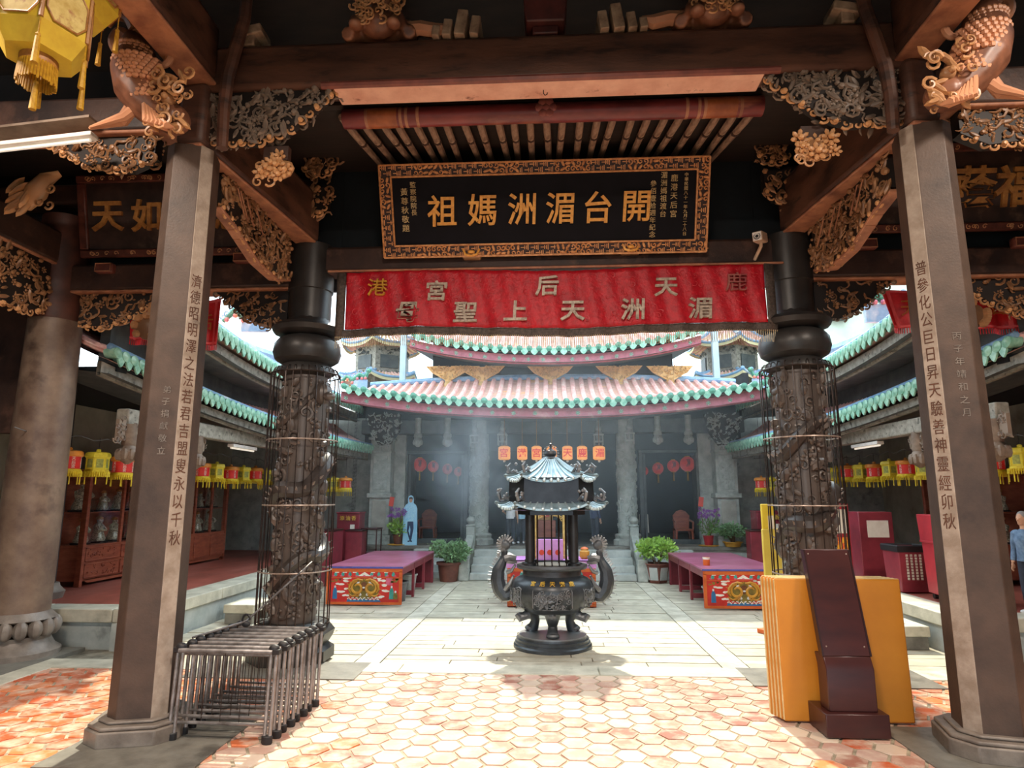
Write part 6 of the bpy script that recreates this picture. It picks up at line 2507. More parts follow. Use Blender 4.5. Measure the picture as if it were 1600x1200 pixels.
# ---------------------------------------------------------------- lanterns along the galleries
def gallery_lantern(label, red, loc, group):
    t = thing('palace_lantern', label, 'lantern', loc, 0, group)
    m = M_lanternred if red else M_lanterny
    rim = M_lanternor if red else M_lanterny
    seg = 16 if red else 6
    b = MB()
    b.lathe([(0.135, 0.05), (0.135, 0.24)], seg=seg)
    b.build('body', m, t, smooth=30)
    if not red:
        b = MB()
        for k in range(6):
            a = 2 * PI * (k + 0.5) / 6
            d = Vector((math.cos(a), math.sin(a), 0))
            b.M = frame_m(d * 0.118 + Vector((0, 0, 0.145)), (-d.y, d.x, 0), (0, 0, 1), d)
            b.box((0, 0, 0), (0.085, 0.12, 0.006))
            for q in range(5):
                b.ball((rnd.uniform(-0.03, 0.03), rnd.uniform(-0.045, 0.045), 0.003), (0.014, 0.008, 0.002), 6, 4)
        b.M = Matrix.Identity(4)
        b.build('painted_panels', pmat('lantern_panel', 'a8aa50', '7d8040', rough=0.6, scale=30), t, smooth=0)
    b = MB()
    b.lathe([(0.15, 0.22), (0.165, 0.24), (0.155, 0.285), (0.13, 0.3), (0.03, 0.305)], seg=seg)
    b.lathe([(0.03, 0.3), (0.03, 0.335), (0.012, 0.345)], seg=8)
    b.build('top_rim', rim, t, smooth=30)
    b = MB()
    b.lathe([(0.15, -0.0), (0.16, 0.03), (0.145, 0.06)], seg=seg, cap=False)
    for k in range(36):
        a = 2 * PI * k / 36
        b.tube([(0.155 * math.cos(a), 0.155 * math.sin(a), 0.03), (0.157 * math.cos(a), 0.157 * math.sin(a), -0.04)], 0.008, 4)
    b.build('skirt_fringe', M_tassel, t)
    for k in range(6):
        a = 2 * PI * k / 6 + 0.3
        b = MB()
        b.tube([(0.15 * math.cos(a), 0.15 * math.sin(a), 0.0), (0.15 * math.cos(a), 0.15 * math.sin(a), -0.14)], [0.006, 0.009], 5)
        b.build('tassel', M_tassel, t)
    b = MB()
    b.tube([(0, 0, 0.34), (0, 0, 0.5)], 0.004, 4)
    b.build('hook', M_blackrub, t)
    if red:
        L = MB()
        for a0 in range(0, 360, 60):
            a = R(a0 + 30)
            d = Vector((math.cos(a), math.sin(a), 0))
            for i, ch in enumerate('天后宮'):
                put_glyph(L, ch, (d * 0.1345, Vector((-d.y, d.x, 0)), (0, 0, 1), d), 0, 0.195 - i * 0.05, 0.05, 0.0, 0.003)
        L.build('lettering', M_paper, t, smooth=0)
    else:
        b = MB()
        for k in range(6):
            a = 2 * PI * k / 6
            b.tube([(0.135 * math.cos(a), 0.135 * math.sin(a), 0.05), (0.135 * math.cos(a), 0.135 * math.sin(a), 0.24)], 0.009, 5)
        b.build('corner_posts', M_lanterny, t)  # corner posts of the lantern, all in one mesh
    t.scale = (0.86, 0.86, 0.86)
    return t


for s, lab in ((-1, 'left'), (1, 'right')):
    protos = {}
    first = -1
    for k in range(-1 if s < 0 else 0, 12):
        Y = 7.0 + 0.47 * k + (0.0 if s < 0 else 0.1)
        x = s * (5.4 if s < 0 else 5.35)
        z = 1.85 + 0.012 * math.sin(k * 2.1) + (0.02 if s > 0 else 0)
        red = k % 2 == 0
        lb = '%s palace lantern with fringe on the %s gallery string, %s from the front hall end' % ('red' if red else 'yellow', lab, ORD[k + 1 if s < 0 else k])
        g = 'lanterns along the %s gallery' % lab
        if red not in protos:
            protos[red] = gallery_lantern(lb, red, (x, Y, z), g)
        else:
            dup(protos[red], (x, Y, z), rnd.uniform(-0.3, 0.3), lb)
    b = MB()
    pts = [(x, 6.2 + 0.1175 * i, 2.27 + 0.02 * math.cos(i * PI / 2)) for i in range(54)]
    b.tube(pts, 0.006, 5)
    tag(b.build('lantern_wire', M_greypot), 'thin wire holding the lantern string of the %s gallery' % lab, 'wire')
    for j, (px, py) in enumerate(((521, 757), (540, 757)) if s < 0 else ((1206, 757), (1190, 757))):
        Y = 13.4
        p = at(px, py, Y)
        red = (j == 1)
        b = MB()
        b.tube([(p.x, Y, p.z + 0.2), (p.x, Y, 3.3)], 0.005, 4)
        tag(b.build('lantern_wire', M_greypot), 'thin wire above the %s lantern at the %s corner of the main hall' % ('red' if red else 'yellow', lab), 'wire')
        dup(protos[red], (p.x, Y, p.z - 0.12), 0.2, '%s palace lantern at the %s corner of the main hall, apart from the string' % ('red' if red else 'yellow', lab), 'corner lanterns')
# ================================================================ SMALLER THINGS IN THE HALL
# stack of metal frames
SIZES = 8
fproto = None
for i in range(SIZES):
    f = i / (SIZES - 1)
    loc = (-1.85 + 0.03 * f + 0.012 * (i % 2), 4.44 + 0.76 * f, 0.012)
    lab = '%s metal frame of the stack at the left pillar foot, counted from the front' % ORD[i]
    if fproto is None:
        t = fproto = thing('metal_frame', lab, 'metal frame', loc, R(-2), 'stack of metal frames')
        Wd, Hh, LN = 0.66, 0.56, 0.03
        for x in (0.0, -Wd):
            b = MB()
            for dx2 in (-0.018, 0.018):
                b.tube([(x + dx2, 0, 0.02), (x + dx2, LN, Hh)], 0.0125, 8)
            b.build('upright', M_steel, t)
            b = MB()
            b.lathe([(0.02, -0.012), (0.024, 0.0), (0.024, 0.035), (0.02, 0.04)], (x, 0, 0.0), 10, sx=1.6)
            b.build('foot_cap', M_blackrub, t)
            b = MB()
            b.ball((x, LN, Hh + 0.012), (0.04, 0.03, 0.03), 10, 6)
            b.box((x + 0.02 * (1 if x == 0 else -1), LN, Hh - 0.005), (0.05, 0.05, 0.035))
            b.build('corner_joint', M_blackrub, t, bev=0.006)
        for z, y in ((Hh - 0.005, LN - 0.022), (Hh - 0.03, LN + 0.022)):
            b = MB()
            b.tube([(0.0, y, z), (-Wd, y, z)], 0.0155, 10)
            b.build('top_bar', M_steel, t)
        b = MB()
        b.tube([(0.0, 0.015, 0.1), (-Wd, 0.015, 0.1)], 0.011, 8)
        b.tube([(0.0, 0.022, 0.14), (-Wd, 0.022, 0.14)], 0.009, 8)
        b.build('bottom_rails', M_steel, t)
        for k in range(3):
            x = -Wd * (0.3 + 0.2 * k)
            b = MB()
            b.tube([(x, LN - 0.02, Hh - 0.02), (x - 0.01, 0.016, 0.1)], 0.003, 4)
            b.build('hanging_wire', M_wire, t)
    else:
        dup(fproto, loc, R(-2 + rnd.uniform(-1.5, 1.5)), lab)
# shackle on top of the frames and diagonal tie rod up to the cage
t = thing('tie_rod', 'thin steel rod with black clamp slanting from the metal frames to the cage', 'rod', (-2.3, 4.95, 0.6))
b = MB()
b.tube([(-0.25, -0.25, 0.0), (0.0, 0.05, 0.06), (0.05, 1.25, 0.38)], 0.008, 6)
b.build('rod', M_steel, t)
b = MB()
b.tube([(0.03 * math.cos(k), 0.05, 0.07 + 0.04 * math.sin(k)) for k in [j * 0.6 for j in range(10)]], 0.009, 6)
b.ball((0.0, 0.05, 0.04), (0.035, 0.025, 0.025), 8, 6)
b.build('clamp', M_blackrub, t)

# stack of ochre boards
bl, br = at(1227, 1133, 5.02), at(1432, 1134, 5.02)
bw, bh = br.x - bl.x, 0.985
bproto = None
for i in range(5):
    loc = (bl.x - 0.012 * i, 5.02 + 0.036 * i, 0.012)
    lab = ('front ochre yellow board of the standing stack, behind the dark brown stand' if i == 0 else
           '%s ochre board of the standing stack, only its edge shows behind the front one' % ORD[i])
    if bproto is None:
        bproto = t = thing('ochre_board', lab, 'board', loc, 0, 'stack of ochre boards')
        t.rotation_euler = (R(-1.5), 0, 0)
        b = MB()
        b.bx((0, 0, 0), (bw, 0.026, bh))
        b.build('panel', M_ochre, t, bev=0.012)
        b = MB()
        b.bx((-0.003, 0.004, 0.01), (0.002, 0.022, bh - 0.01))
        b.bx((0.01, 0.004, bh - 0.002), (bw - 0.01, 0.022, bh + 0.002))
        b.build('edge_strip', M_boardedge, t)
    else:
        c = dup(bproto, loc, None, lab)

# dark brown lectern stand
q0, q1 = at(1293, 1155, 4.72), at(1394, 1157, 4.72)
cx = (q0.x + q1.x) / 2
bwid = q1.x - q0.x
t = thing('sign_stand', 'dark mahogany slanted sign stand on a block base, in front of the ochre boards', 'stand', (cx, 4.72, 0.008))
b = MB()
b.bx((-bwid / 2, 0, 0), (bwid / 2, 0.3, 0.15))
b.build('base', M_stand, t, bev=0.006)
b = MB()
hw = bwid * 0.385
F = ((0, 0, 0), (0, 1, 0), (0, 0, 1), (1, 0, 0))
b.prism([(0.05, 0.15), (0.2, 0.15), (0.2, 0.42), (0.24, 0.5), (0.09, 0.5), (0.05, 0.42)], F, -hw, hw)
b.build('neck', M_stand, t, bev=0.006)
b = MB()
b.prism([(0.085, 0.5), (0.135, 0.5), (0.335, 1.2), (0.285, 1.2)], F, -hw, hw)
pn = b.build('slanted_panel', M_stand, t, bev=0.004)
b = MB()
for s in (-1, 1):
    b.prism([(0.08, 0.5), (0.14, 0.5), (0.34, 1.2), (0.28, 1.2)], F, s * hw - 0.006, s * hw + 0.006)
b.build('edge_trim', pmat('stand_edge', '2c1718', rough=0.3), pn)
b = MB()
for (u, z) in ((-0.8, 0.56), (0.8, 0.56), (-0.85, 1.17), (0.85, 1.17)):
    y = 0.085 + (z - 0.5) / 0.7 * 0.2
    b.ball((u * hw, y - 0.002, z), 0.006, 6, 5)
b.build('screw_pattern', M_hoop, pn)

# red cloths hung at the side eaves
for s, (pa, pb, pc, pd), lab in ((-1, ((203, 470), (346, 466), (203, 530), (340, 540)), 'left'), (1, ((1376, 452), (1578, 440), (1398, 512), (1588, 514)), 'right')):
    Yc = 6.9
    A, B, Cc, D = at(*pa, Yc), at(*pb, Yc), at(*pc, Yc), at(*pd, Yc)
    t = thing('red_cloth', 'red embroidered cloth hanging behind the %s front pillar below the side beam' % lab, 'cloth', A)

    def S(u, v):
        top, bot = A.lerp(B, u), Cc.lerp(D, u)
        p = bot.lerp(top, v)
        p.y += 0.025 * math.sin(u * 30) * (1.1 - v)
        p.z -= 0.06 * math.sin(PI * u) * v
        return p - A
    b = MB()
    b.sheet(S, 60, 10)
    b.build('cloth', M_redcloth, t, solid=0.005)
    b = MB()
    for u0, u1, v0, v1 in ((0, 1, 0.02, 0.07), (0.03, 0.06, 0, 1), (0.94, 0.97, 0, 1), (0, 1, 0.93, 0.98)):
        b.sheet(lambda u, v: S(u0 + (u1 - u0) * u, v0 + (v1 - v0) * v) + Vector((0, -0.008, 0)), 40, 8)
    b.build('trim_band', pmat('cloth_trim', 'e0585a', 'c83a40', rough=0.5), t)
    b = MB()
    for i in range(60):
        p = S(i / 59, 0)
        b.tube([p, p + Vector((0, 0, -0.06))], 0.005, 4)
    b.build('fringe', M_redcloth, t)
    b = MB()
    for u in (0.02, 0.5, 0.98):
        p = S(u, 1)
        b.tube([p, Vector((p.x, -0.2, 3.86 - A.z))], 0.004, 4)
    b.build('hanging_cords', M_blackrub, t)
    L = MB()
    for i, (ch, u) in enumerate((('天', 0.16), ('后', 0.85))):
        p = S(u, 0.5)
        put_glyph(L, ch, (p + Vector((0, -0.02, 0)), (1, 0, 0), (0, 0, 1), (0, -1, 0)), 0, 0, 0.2, 0.0, 0.01)
    L.build('lettering', pmat('dull_gold_thread', 'b86a2a', '9a4a20', rough=0.5), t, smooth=0)

# ================================================================ GALLERY FURNITURE
def statuette(label, loc, rz, h, group):
    t = thing('statuette', label, 'statuette', loc, rz, group)
    b = MB()
    b.lathe([(0.35, 0), (0.36, 0.05), (0.3, 0.07)], seg=10)
    b.build('base', M_blackrub, t)
    b = MB()
    b.lathe([(0.3, 0.07), (0.33, 0.15), (0.26, 0.3), (0.2, 0.5), (0.24, 0.62), (0.16, 0.7), (0.08, 0.74)], seg=12, sx=0.9, sy=0.75)
    for s in (-1, 1):
        b.tube([(s * 0.2, 0, 0.63), (s * 0.28, -0.1, 0.5), (s * 0.1, -0.22, 0.46)], [0.08, 0.075, 0.05], 6)
    b.ball((0, -0.02, 0.82), (0.1, 0.11, 0.12), 10, 7)
    b.build('body', M_silver, t)
    b = MB()
    b.lathe([(0.12, 0.86), (0.13, 0.92), (0.08, 0.97), (0.03, 1.0)], seg=10)
    b.build('crown', M_oldgold, t)
    t.scale = (h, h, h)
    return t


STATP = {}
CABN = {'left': ('first', 'second'), 'right': ('first', 'second')}


def cabinet(loc, rz, label, W, key, doors=False, where=''):
    t = thing('display_cabinet', label, 'cabinet', loc, rz, None)
    Dp, Hh, base = 0.5, 1.5, 0.55
    b = MB()
    b.bx((-W / 2, 0, 0.07), (W / 2, Dp, base))
    b.bx((-W / 2, Dp - 0.03, base), (W / 2, Dp, Hh))
    b.bx((-W / 2 - 0.03, -0.03, Hh), (W / 2 + 0.03, Dp, Hh + 0.09))
    b.bx((-W / 2, 0.05, 0.98), (W / 2, Dp - 0.03, 1.0))
    b.build('carcass', M_cabinet, t, bev=0.008)
    for s in (-1, 1):
        b = MB()
        b.bx((s * W / 2 - 0.03, -0.01, 0.0), (s * W / 2 + 0.03, 0.07, Hh))
        b.bx((s * W / 2 - 0.03, Dp - 0.07, 0.0), (s * W / 2 + 0.03, Dp, Hh))
        b.build('corner_post', M_cabinet, t, bev=0.006)
    n = max(2, int(W / 0.55))
    for k in range(1, n):
        b = MB()
        x = -W / 2 + W * k / n
        b.bx((x - 0.025, -0.005, base), (x + 0.025, 0.035, Hh))
        b.build('mullion', M_cabinet, t, bev=0.004)
    for k in range(n):
        x0, x1 = -W / 2 + W * k / n + 0.03, -W / 2 + W * (k + 1) / n - 0.03
        b = MB()
        b.bx((x0, 0.012, base + 0.02), (x1, 0.018, Hh - 0.02))
        b.build('glass_pane', M_glass, t)
        if doors:
            b = MB()
            b.bx((x0, -0.018, 0.12), (x1, 0.0, base - 0.05))
            d = b.build('door', M_cabinet, t, bev=0.006)
        else:
            for (z0, z1, cut) in ((0.33, 0.52, 1), (0.11, 0.3, 1)):
                b = MB()
                b.bx((x0, -0.018, z0), (x1, 0.0, z1))
                b.bx((x0, -0.026, z0), (x1, -0.016, z0 + 0.02))
                b.bx((x0, -0.026, z1 - 0.02), (x1, -0.016, z1))
                d = b.build('drawer', M_cabinet, t, bev=0.006)
                c = MB()
                c.M = frame_m((0, -0.02, 0), (1, 0, 0), (0, 0, 1), (0, -1, 0))
                carve(c, [(x0 + 0.04, z0 + 0.03), (x1 - 0.04, z0 + 0.03), (x1 - 0.04, z1 - 0.03), (x0 + 0.04, z1 - 0.03)], 26, 0.028, 0)
                c.M = Matrix.Identity(4)
                c.build('carved_pattern', M_cabinet, d)
    b = MB()
    c0 = [(-W / 2 + 0.05, 0.09), (W / 2 - 0.05, 0.09), (W / 2 - 0.15, 0.04), (-W / 2 + 0.15, 0.04)]
    b.prism(c0, ((0, 0, 0), (1, 0, 0), (0, 0, 1), (0, -1, 0)), -0.03, 0.0)
    b.build('foot_rail', M_cabinet, t)
    # statuettes on both shelves: things of their own
    m = 4
    Mx = Matrix.Translation(loc) @ Matrix.Rotation(rz, 4, 'Z')
    for r, z in enumerate((base, 1.0)):
        for k in range(m):
            x = -W / 2 + W * (k + 0.5) / m + rnd.uniform(-0.04, 0.04)
            h = (rnd.uniform(0.36, 0.42), rnd.uniform(0.3, 0.45))[r]
            p = Mx @ Vector((x, 0.22, z))
            lab = '%s small metal deity figure on the %s shelf of %s' % (ORD[k], ('lower', 'upper')[r], where)
            if 'p' not in STATP:
                STATP['p'] = statuette(lab, p, rz, h, 'deity figures in the display cabinets')
            else:
                dup(STATP['p'], p, rz + rnd.uniform(-0.3, 0.3), lab, None, h)
    return t


cabinet((-6.35, 9.45, ZT), R(90), 'carved wooden display cabinet with figures, left gallery, nearer the front hall', 1.5, 'a', False, 'the near left cabinet')
cabinet((-6.35, 11.75, ZT), R(90), 'plain-doored wooden display cabinet with figures, left gallery, farther back', 1.7, 'b', True, 'the far left cabinet')
cabinet((6.3, 10.4, ZT), R(-90), 'dark wooden display cabinet with figures in the right gallery behind the bin', 1.7, 'c', True, 'the right gallery cabinet')
cabinet((6.5, 7.75, ZT), R(-90), 'wooden display cabinet by the right picture edge, behind the grey-haired person', 1.4, 'd', False, 'the cabinet by the right edge')

# right gallery: bin, boxes, stall
p = at(1361, 905, 8.9)
t = thing('waste_bin', 'maroon square waste bin with black liner and rows of small writing', 'bin', (4.68, 8.9, ZT + 0.012))
b = MB()
b.box((0, 0, 0.28), (0.36, 0.36, 0.56), taper=1.12)
b.build('body', M_redlacq, t, bev=0.01)
b = MB()
b.lathe([(0.3, 0.5), (0.305, 0.57), (0.29, 0.585), (0.26, 0.57), (0.25, 0.5)], seg=4, a0=PI / 4, cap=False)
b.build('liner', M_blackrub, t, smooth=0)
L = MB()
for c in range(4):
    for r in range(9):
        put_glyph(L, '請勿投擲垃圾謝謝您'[r], ((-0.1 + c * 0.055, -0.198 + 0.0, 0.46 - r * 0.036), (1, 0, 0), (0, 0, 1), (0, -1, 0)), 0, 0, 0.032, 0.0, 0.01)
L.build('lettering', M_paper, t, smooth=0)
t = thing('red_box', 'maroon box with a white notice, standing behind the waste bin', 'box', (4.75, 9.9, ZT + 0.012))
b = MB()
b.bx((-0.24, -0.15, 0), (0.24, 0.2, 0.98))
b.build('body', M_redlacq, t, bev=0.01)
b = MB()
b.bx((-0.13, -0.158, 0.62), (0.17, -0.15, 0.86))
b.build('notice', M_paper, t)
t = thing('red_stall', 'bright red wheeled stall with gold lettering and a lilac poster', 'stall', (4.66, 7.85, ZT + 0.012), R(-6))
b = MB()
b.box((0.12, 0.2, 0.37), (0.52, 0.4, 0.6), taper=1.06)
b.box((0.12, 0.2, 0.83), (0.57, 0.44, 0.32), taper=1.05)
b.build('body', pmat('stall_red', 'b8323c', '9a2832', rough=0.4, scale=3), t, bev=0.012)
b = MB()
b.box((0.12, 0.2, 0.67), (0.58, 0.45, 0.025))
b.build('ledge', pmat('stall_red', 'b8323c'), t, bev=0.005)
L = MB()
for i, ch in enumerate('獻香台'):
    put_glyph(L, ch, ((0.0 + i * 0.13, -0.033, 0.92), (1, 0, 0), (0, 0, 1), (0, -1, 0)), 0, 0, 0.12, 0.01, 0.012)
L.build('gold_lettering', pmat('bright_gold', 'e8c458'), t, smooth=0)
b = MB()
b.bx((0.0, -0.038, 0.7), (0.26, -0.028, 0.84))
b.build('paper_notice', M_paper, t)
b = MB()
b.bx((0.0, -0.012, 0.17), (0.32, 0.0, 0.6))
po = b.build('poster', M_lilac, t)
b = MB()
b.bx((0.02, -0.016, 0.52), (0.3, -0.01, 0.58))
b.bx((0.05, -0.016, 0.18), (0.3, -0.01, 0.2))
b.build('poster_heading', M_orange, po)
b = MB()
for i in range(2):
    for j in range(2):
        b.bx((0.07 + i * 0.09, -0.016, 0.24 + j * 0.06), (0.14 + i * 0.09, -0.01, 0.29 + j * 0.06))
b.build('poster_squares', pmat('violet_print', '8a7ac0', rough=0.6), po)
for x in (-0.08, 0.32):
    for y in (0.04, 0.36):
        b = MB()
        b.tube([(x - 0.02, y, 0.035), (x + 0.02, y, 0.035)], 0.035, 12)
        b.bx((x - 0.012, y - 0.012, 0.03), (x + 0.012, y + 0.012, 0.08))
        b.build('wheel', M_blackrub, t)
p = at(1316, 890, 8.6)
t = thing('display_board', 'pink and red display board with flame print, glimpsed beside the right dragon column', 'display board', (at(1318, 880, 8.6).x - 0.02, 8.6, TZ))
b = MB()
b.bx((-0.16, 0, 0.05), (0.14, 0.03, 1.52))
b.build('board', pmat('stall_red', 'b8323c'), t, bev=0.006)
b = MB()
b.bx((-0.14, -0.01, 0.55), (0.1, 0.0, 1.1))
b.build('flame_print', M_flame, t)
b = MB()
b.bx((-0.12, -0.01, 1.15), (0.1, 0.0, 1.45))
b.build('notice', M_paper, t)
b = MB()
b.bx((-0.2, -0.1, 0), (0.18, 0.13, 0.05))
b.build('foot', M_blackrub, t, bev=0.006)
# yellow notice stand
p = at(1209, 880, 8.2)
t = thing('notice_stand', 'tall pale yellow notice stand with two boards left of the right dragon column', 'notice stand', (p.x, 8.2, TZ), R(30))
b = MB()
b.bx((-0.15, 0, 0.1), (0.15, 0.03, 1.22))
b.build('lower_board', M_yelboard, t, bev=0.008)
b = MB()
b.bx((-0.12, 0.02, 1.1), (0.1, 0.045, 1.52))
b.build('upper_board', pmat('bright_yellow_board', 'e8cf48', 'd8bc38', rough=0.5), t, bev=0.008)
b = MB()
b.bx((-0.03, 0.01, 1.22), (0.06, 0.018, 1.38))
b.build('picture', M_paper, t)
b = MB()
b.bx((-0.18, -0.12, 0), (0.18, 0.16, 0.05))
b.bx((-0.02, 0.0, 0.05), (0.02, 0.03, 0.12))
b.build('foot', M_orange, t, bev=0.006)

# corner boxes by the main hall
for (nm, lab, px0, px1, ytop, Y, D, m) in (
        ('red_box', 'tall maroon box with gold lettering at the left corner of the courtyard', 527, 562, 800, 13.1, 0.4, 1),
        ('red_counter', 'low bright maroon counter end behind the left wire cage', 497, 521, 828, 11.9, 0.6, 0),
        ('red_counter', 'dark maroon low counter behind the left offering table', 540, 566, 828, 12.75, 0.35, 0),
        ('red_box', 'tall maroon box with gold lettering at the right corner of the courtyard', 1182, 1224, 798, 13.0, 0.4, 1),
        ('red_counter', 'low maroon counter behind the right offering table', 1172, 1205, 828, 12.6, 0.3, 0)):
    a, c = at(px0, ytop, Y), at(px1, ytop, Y)
    zb = ZT + 0.012 if px0 == 1182 else TZ
    t = thing(nm, lab, 'box' if nm == 'red_box' else 'counter', ((a.x + c.x) / 2, Y, zb))
    b = MB()
    b.bx((-(c.x - a.x) / 2, 0, 0), ((c.x - a.x) / 2, D, a.z - zb))
    b.build('body', M_redlacq, t, bev=0.01)
    b = MB()
    b.bx((-(c.x - a.x) / 2 - 0.015, -0.015, a.z - zb - 0.03), ((c.x - a.x) / 2 + 0.015, D, a.z - zb))
    b.build('top', M_stand if not m else M_redlacq, t, bev=0.006)
    if m:
        L = MB()
        for i, ch in enumerate('添油香'):
            put_glyph(L, ch, ((-0.12 + 0.12 * i, -0.016, a.z - zb - 0.12), (1, 0, 0), (0, 0, 1), (0, -1, 0)), 0, 0, 0.1, 0.008, 0.01)
        L.build('gold_lettering', pmat('bright_gold', 'e8c458'), t, smooth=0)
        b = MB()
        b.bx((0.05, -0.012, a.z - zb - 0.42), (0.14, -0.004, a.z - zb - 0.25))
        b.build('notice', M_paper, t)
p = at(575, 870, 13.2)
t = thing('glass_case', 'small glass-fronted display case beside the left stone pier', 'display case', (at(576, 850, 13.0).x, 13.0, TZ))
b = MB()
b.bx((-0.16, 0, 0), (0.16, 0.4, 0.5))
b.bx((-0.17, -0.01, 0.95), (0.17, 0.41, 0.98))
for x in (-0.15, 0.15):
    b.bx((x - 0.012, 0, 0.5), (x + 0.012, 0.024, 0.95))
    b.bx((x - 0.012, 0.376, 0.5), (x + 0.012, 0.4, 0.95))
b.build('frame', M_stand, t, bev=0.005)
b = MB()
b.bx((-0.14, 0.005, 0.5), (0.14, 0.01, 0.95))
b.build('glass_pane', M_glass, t)

# flower pots on the platform
def orchid_pot(px, label, potm, tagm, Y=14.08, leafn=420):
    p = at(px, 860, Y)
    t = thing('potted_orchid', label, 'potted plant', (p.x, Y, ZP))
    b = MB()
    b.lathe([(0.2, 0.0), (0.22, 0.015), (0.2, 0.02)], seg=20)
    b.build('saucer', M_goldp, t)
    b = MB()
    b.lathe([(0.08, 0.02), (0.11, 0.2), (0.12, 0.22), (0.1, 0.22)], seg=18)
    b.build('pot', potm, t)
    b = MB()
    foliage(b, (0, 0, 0.4), (0.26, 0.22, 0.2), leafn, 0.06)
    foliage(b, (0.05, -0.05, 0.33), (0.22, 0.2, 0.14), leafn // 2, 0.06)
    b.build('foliage', M_leafbright if px < 800 else M_leaf, t, smooth=0)
    orchids(t, (0.02, -0.05, 0.68), (0.22, 0.12, 0.1), 34)
    b = MB()
    b.tube([(-0.12, -0.08, 0.3), (-0.14, -0.08, 0.82)], 0.006, 5)
    b.build('tag_stick', M_stem, t)
    b = MB()
    b.box((-0.14, -0.09, 0.92), (0.1, 0.008, 0.2), ry=R(8))
    b.build('red_tag', M_redpaper, t)
    return t


orchid_pot(621, 'purple orchids with leafy green in a clay pot, beside the cardboard figure', M_clay, 1)
orchid_pot(1108, 'purple orchids with a red tag in a red pot on the right of the platform', M_redpot, 1, 14.1, 120)
p = at(1136, 858, 14.0)
t = potted('potted_bush', (p.x + 0.12, 13.98, ZP), 'round green bush in a shallow dish on the platform beside the red orchid pot', 'potted plant', (0.34, 0.28, 0.2), 0.32, 1400, 0.055, M_leafdusty, potm=M_goldp, ph=0.1, pr=0.2)

# cardboard figure
p = at(640, 862, 13.98)
t = thing('cardboard_figure', 'pale blue life-size cardboard cutout of a standing person in dark trousers', 'cutout', (p.x, 13.98, ZP))
F = ((0, 0, 0), (1, 0, 0), (0, 0, 1), (0, -1, 0))
b = MB()
out = [(-0.155, 0), (0.155, 0), (0.15, 0.45), (0.14, 0.78), (0.11, 0.85), (0.06, 0.89), (0.065, 0.96), (0.05, 1.03), (0, 1.06), (-0.05, 1.03), (-0.065, 0.96), (-0.06, 0.89), (-0.11, 0.85), (-0.15, 0.78), (-0.155, 0.45)]
b.prism(out, F, -0.01, 0.01)
b.build('board', M_paleblue, t, smooth=0)
b = MB()
b.prism([(-0.1, 0.5), (-0.04, 0.47), (0.04, 0.47), (0.1, 0.5), (0.12, 0.75), (0.09, 0.83), (0.03, 0.87), (-0.03, 0.87), (-0.09, 0.83), (-0.12, 0.75)], F, 0.01, 0.013)
b.build('printed_shirt', pmat('shirt_print', '8cc6e4', 'b4dcec', rough=0.6, scale=30), t, smooth=0)
b = MB()
b.prism([(-0.06, 0.5), (0.065, 0.5), (0.075, 0.36), (0.035, 0.12), (-0.005, 0.12), (0.01, 0.33), (-0.01, 0.42), (-0.035, 0.3), (0.03, 0.1), (0.0, 0.08), (-0.07, 0.3)], F, 0.01, 0.014)
b.prism([(-0.045, 0.1), (0.0, 0.1), (-0.005, 0.07), (-0.05, 0.07)], F, 0.01, 0.014)
b.prism([(0.01, 0.1), (0.045, 0.1), (0.05, 0.07), (0.01, 0.07)], F, 0.01, 0.014)
b.build('printed_trousers', M_navy, t, smooth=0)
b = MB()
b.prism([(0.036 * math.cos(2 * PI * k / 14), 0.95 + 0.05 * math.sin(2 * PI * k / 14)) for k in range(14)], F, 0.01, 0.013)
b.build('printed_face', M_skin, t, smooth=0)
b = MB()
b.prism([(-0.04, 0.955), (-0.03, 0.975), (0.03, 0.975), (0.04, 0.955), (0.042, 1.0), (0.02, 1.02), (-0.02, 1.02), (-0.042, 1.0)], F, 0.01, 0.015)
b.build('printed_hair', M_hair, t, smooth=0)
b = MB()
b.prism([(-0.12, 0), (0.12, 0), (0.0, 0.4)], ((0, 0.01, 0), (1, 0, 0), Vector((0, 0.35, 0.94)), (0, 1, -0.3)), 0, 0.008)
b.build('rear_strut', M_paper, t, smooth=0)

# inside the doorways: chair, notice, stand
p = at(1007, 835, 15.2)
t = thing('notice_stand', 'white notice on a dark stand inside the right doorway', 'notice stand', (p.x, 15.2, ZP))
b = MB()
b.box((0, 0, 0.42), (0.2, 0.02, 0.42), rx=R(-12))
b.build('notice', M_paper, t)
b = MB()
b.bx((-0.02, 0.03, 0.02), (0.02, 0.06, 0.5))
b.bx((-0.12, -0.08, 0), (0.12, 0.12, 0.03))
b.build('stand', M_blackrub, t)


def carved_chair(loc, label, rz=0):
    t = thing('carved_chair', label, 'chair', loc, rz)
    b = MB()
    b.bx((-0.2, -0.18, 0.27), (0.2, 0.18, 0.31))
    b.build('seat', M_cabinet, t, bev=0.008)
    for x in (-0.17, 0.17):
        for y in (-0.15, 0.15):
            b = MB()
            b.tube([(x, y, 0.0), (x * 1.06, y * 1.05, 0.12), (x, y, 0.27)], [0.022, 0.026, 0.03], 8)
            b.build('leg', M_cabinet, t)
    b = MB()
    b.prism([(-0.17, 0.31), (0.17, 0.31), (0.19, 0.6), (0.1, 0.7), (0, 0.73), (-0.1, 0.7), (-0.19, 0.6)], ((0, 0.17, 0), (1, 0, 0), (0, 0, 1), (0, -1, 0)), -0.02, 0.02)
    b.build('backrest', M_cabinet, t, bev=0.006)
    for s in (-1, 1):
        b = MB()
        b.tube([(s * 0.18, 0.16, 0.5), (s * 0.2, 0, 0.48), (s * 0.2, -0.15, 0.46), (s * 0.19, -0.16, 0.31)], 0.022, 8)
        b.build('armrest', M_cabinet, t)
    return t


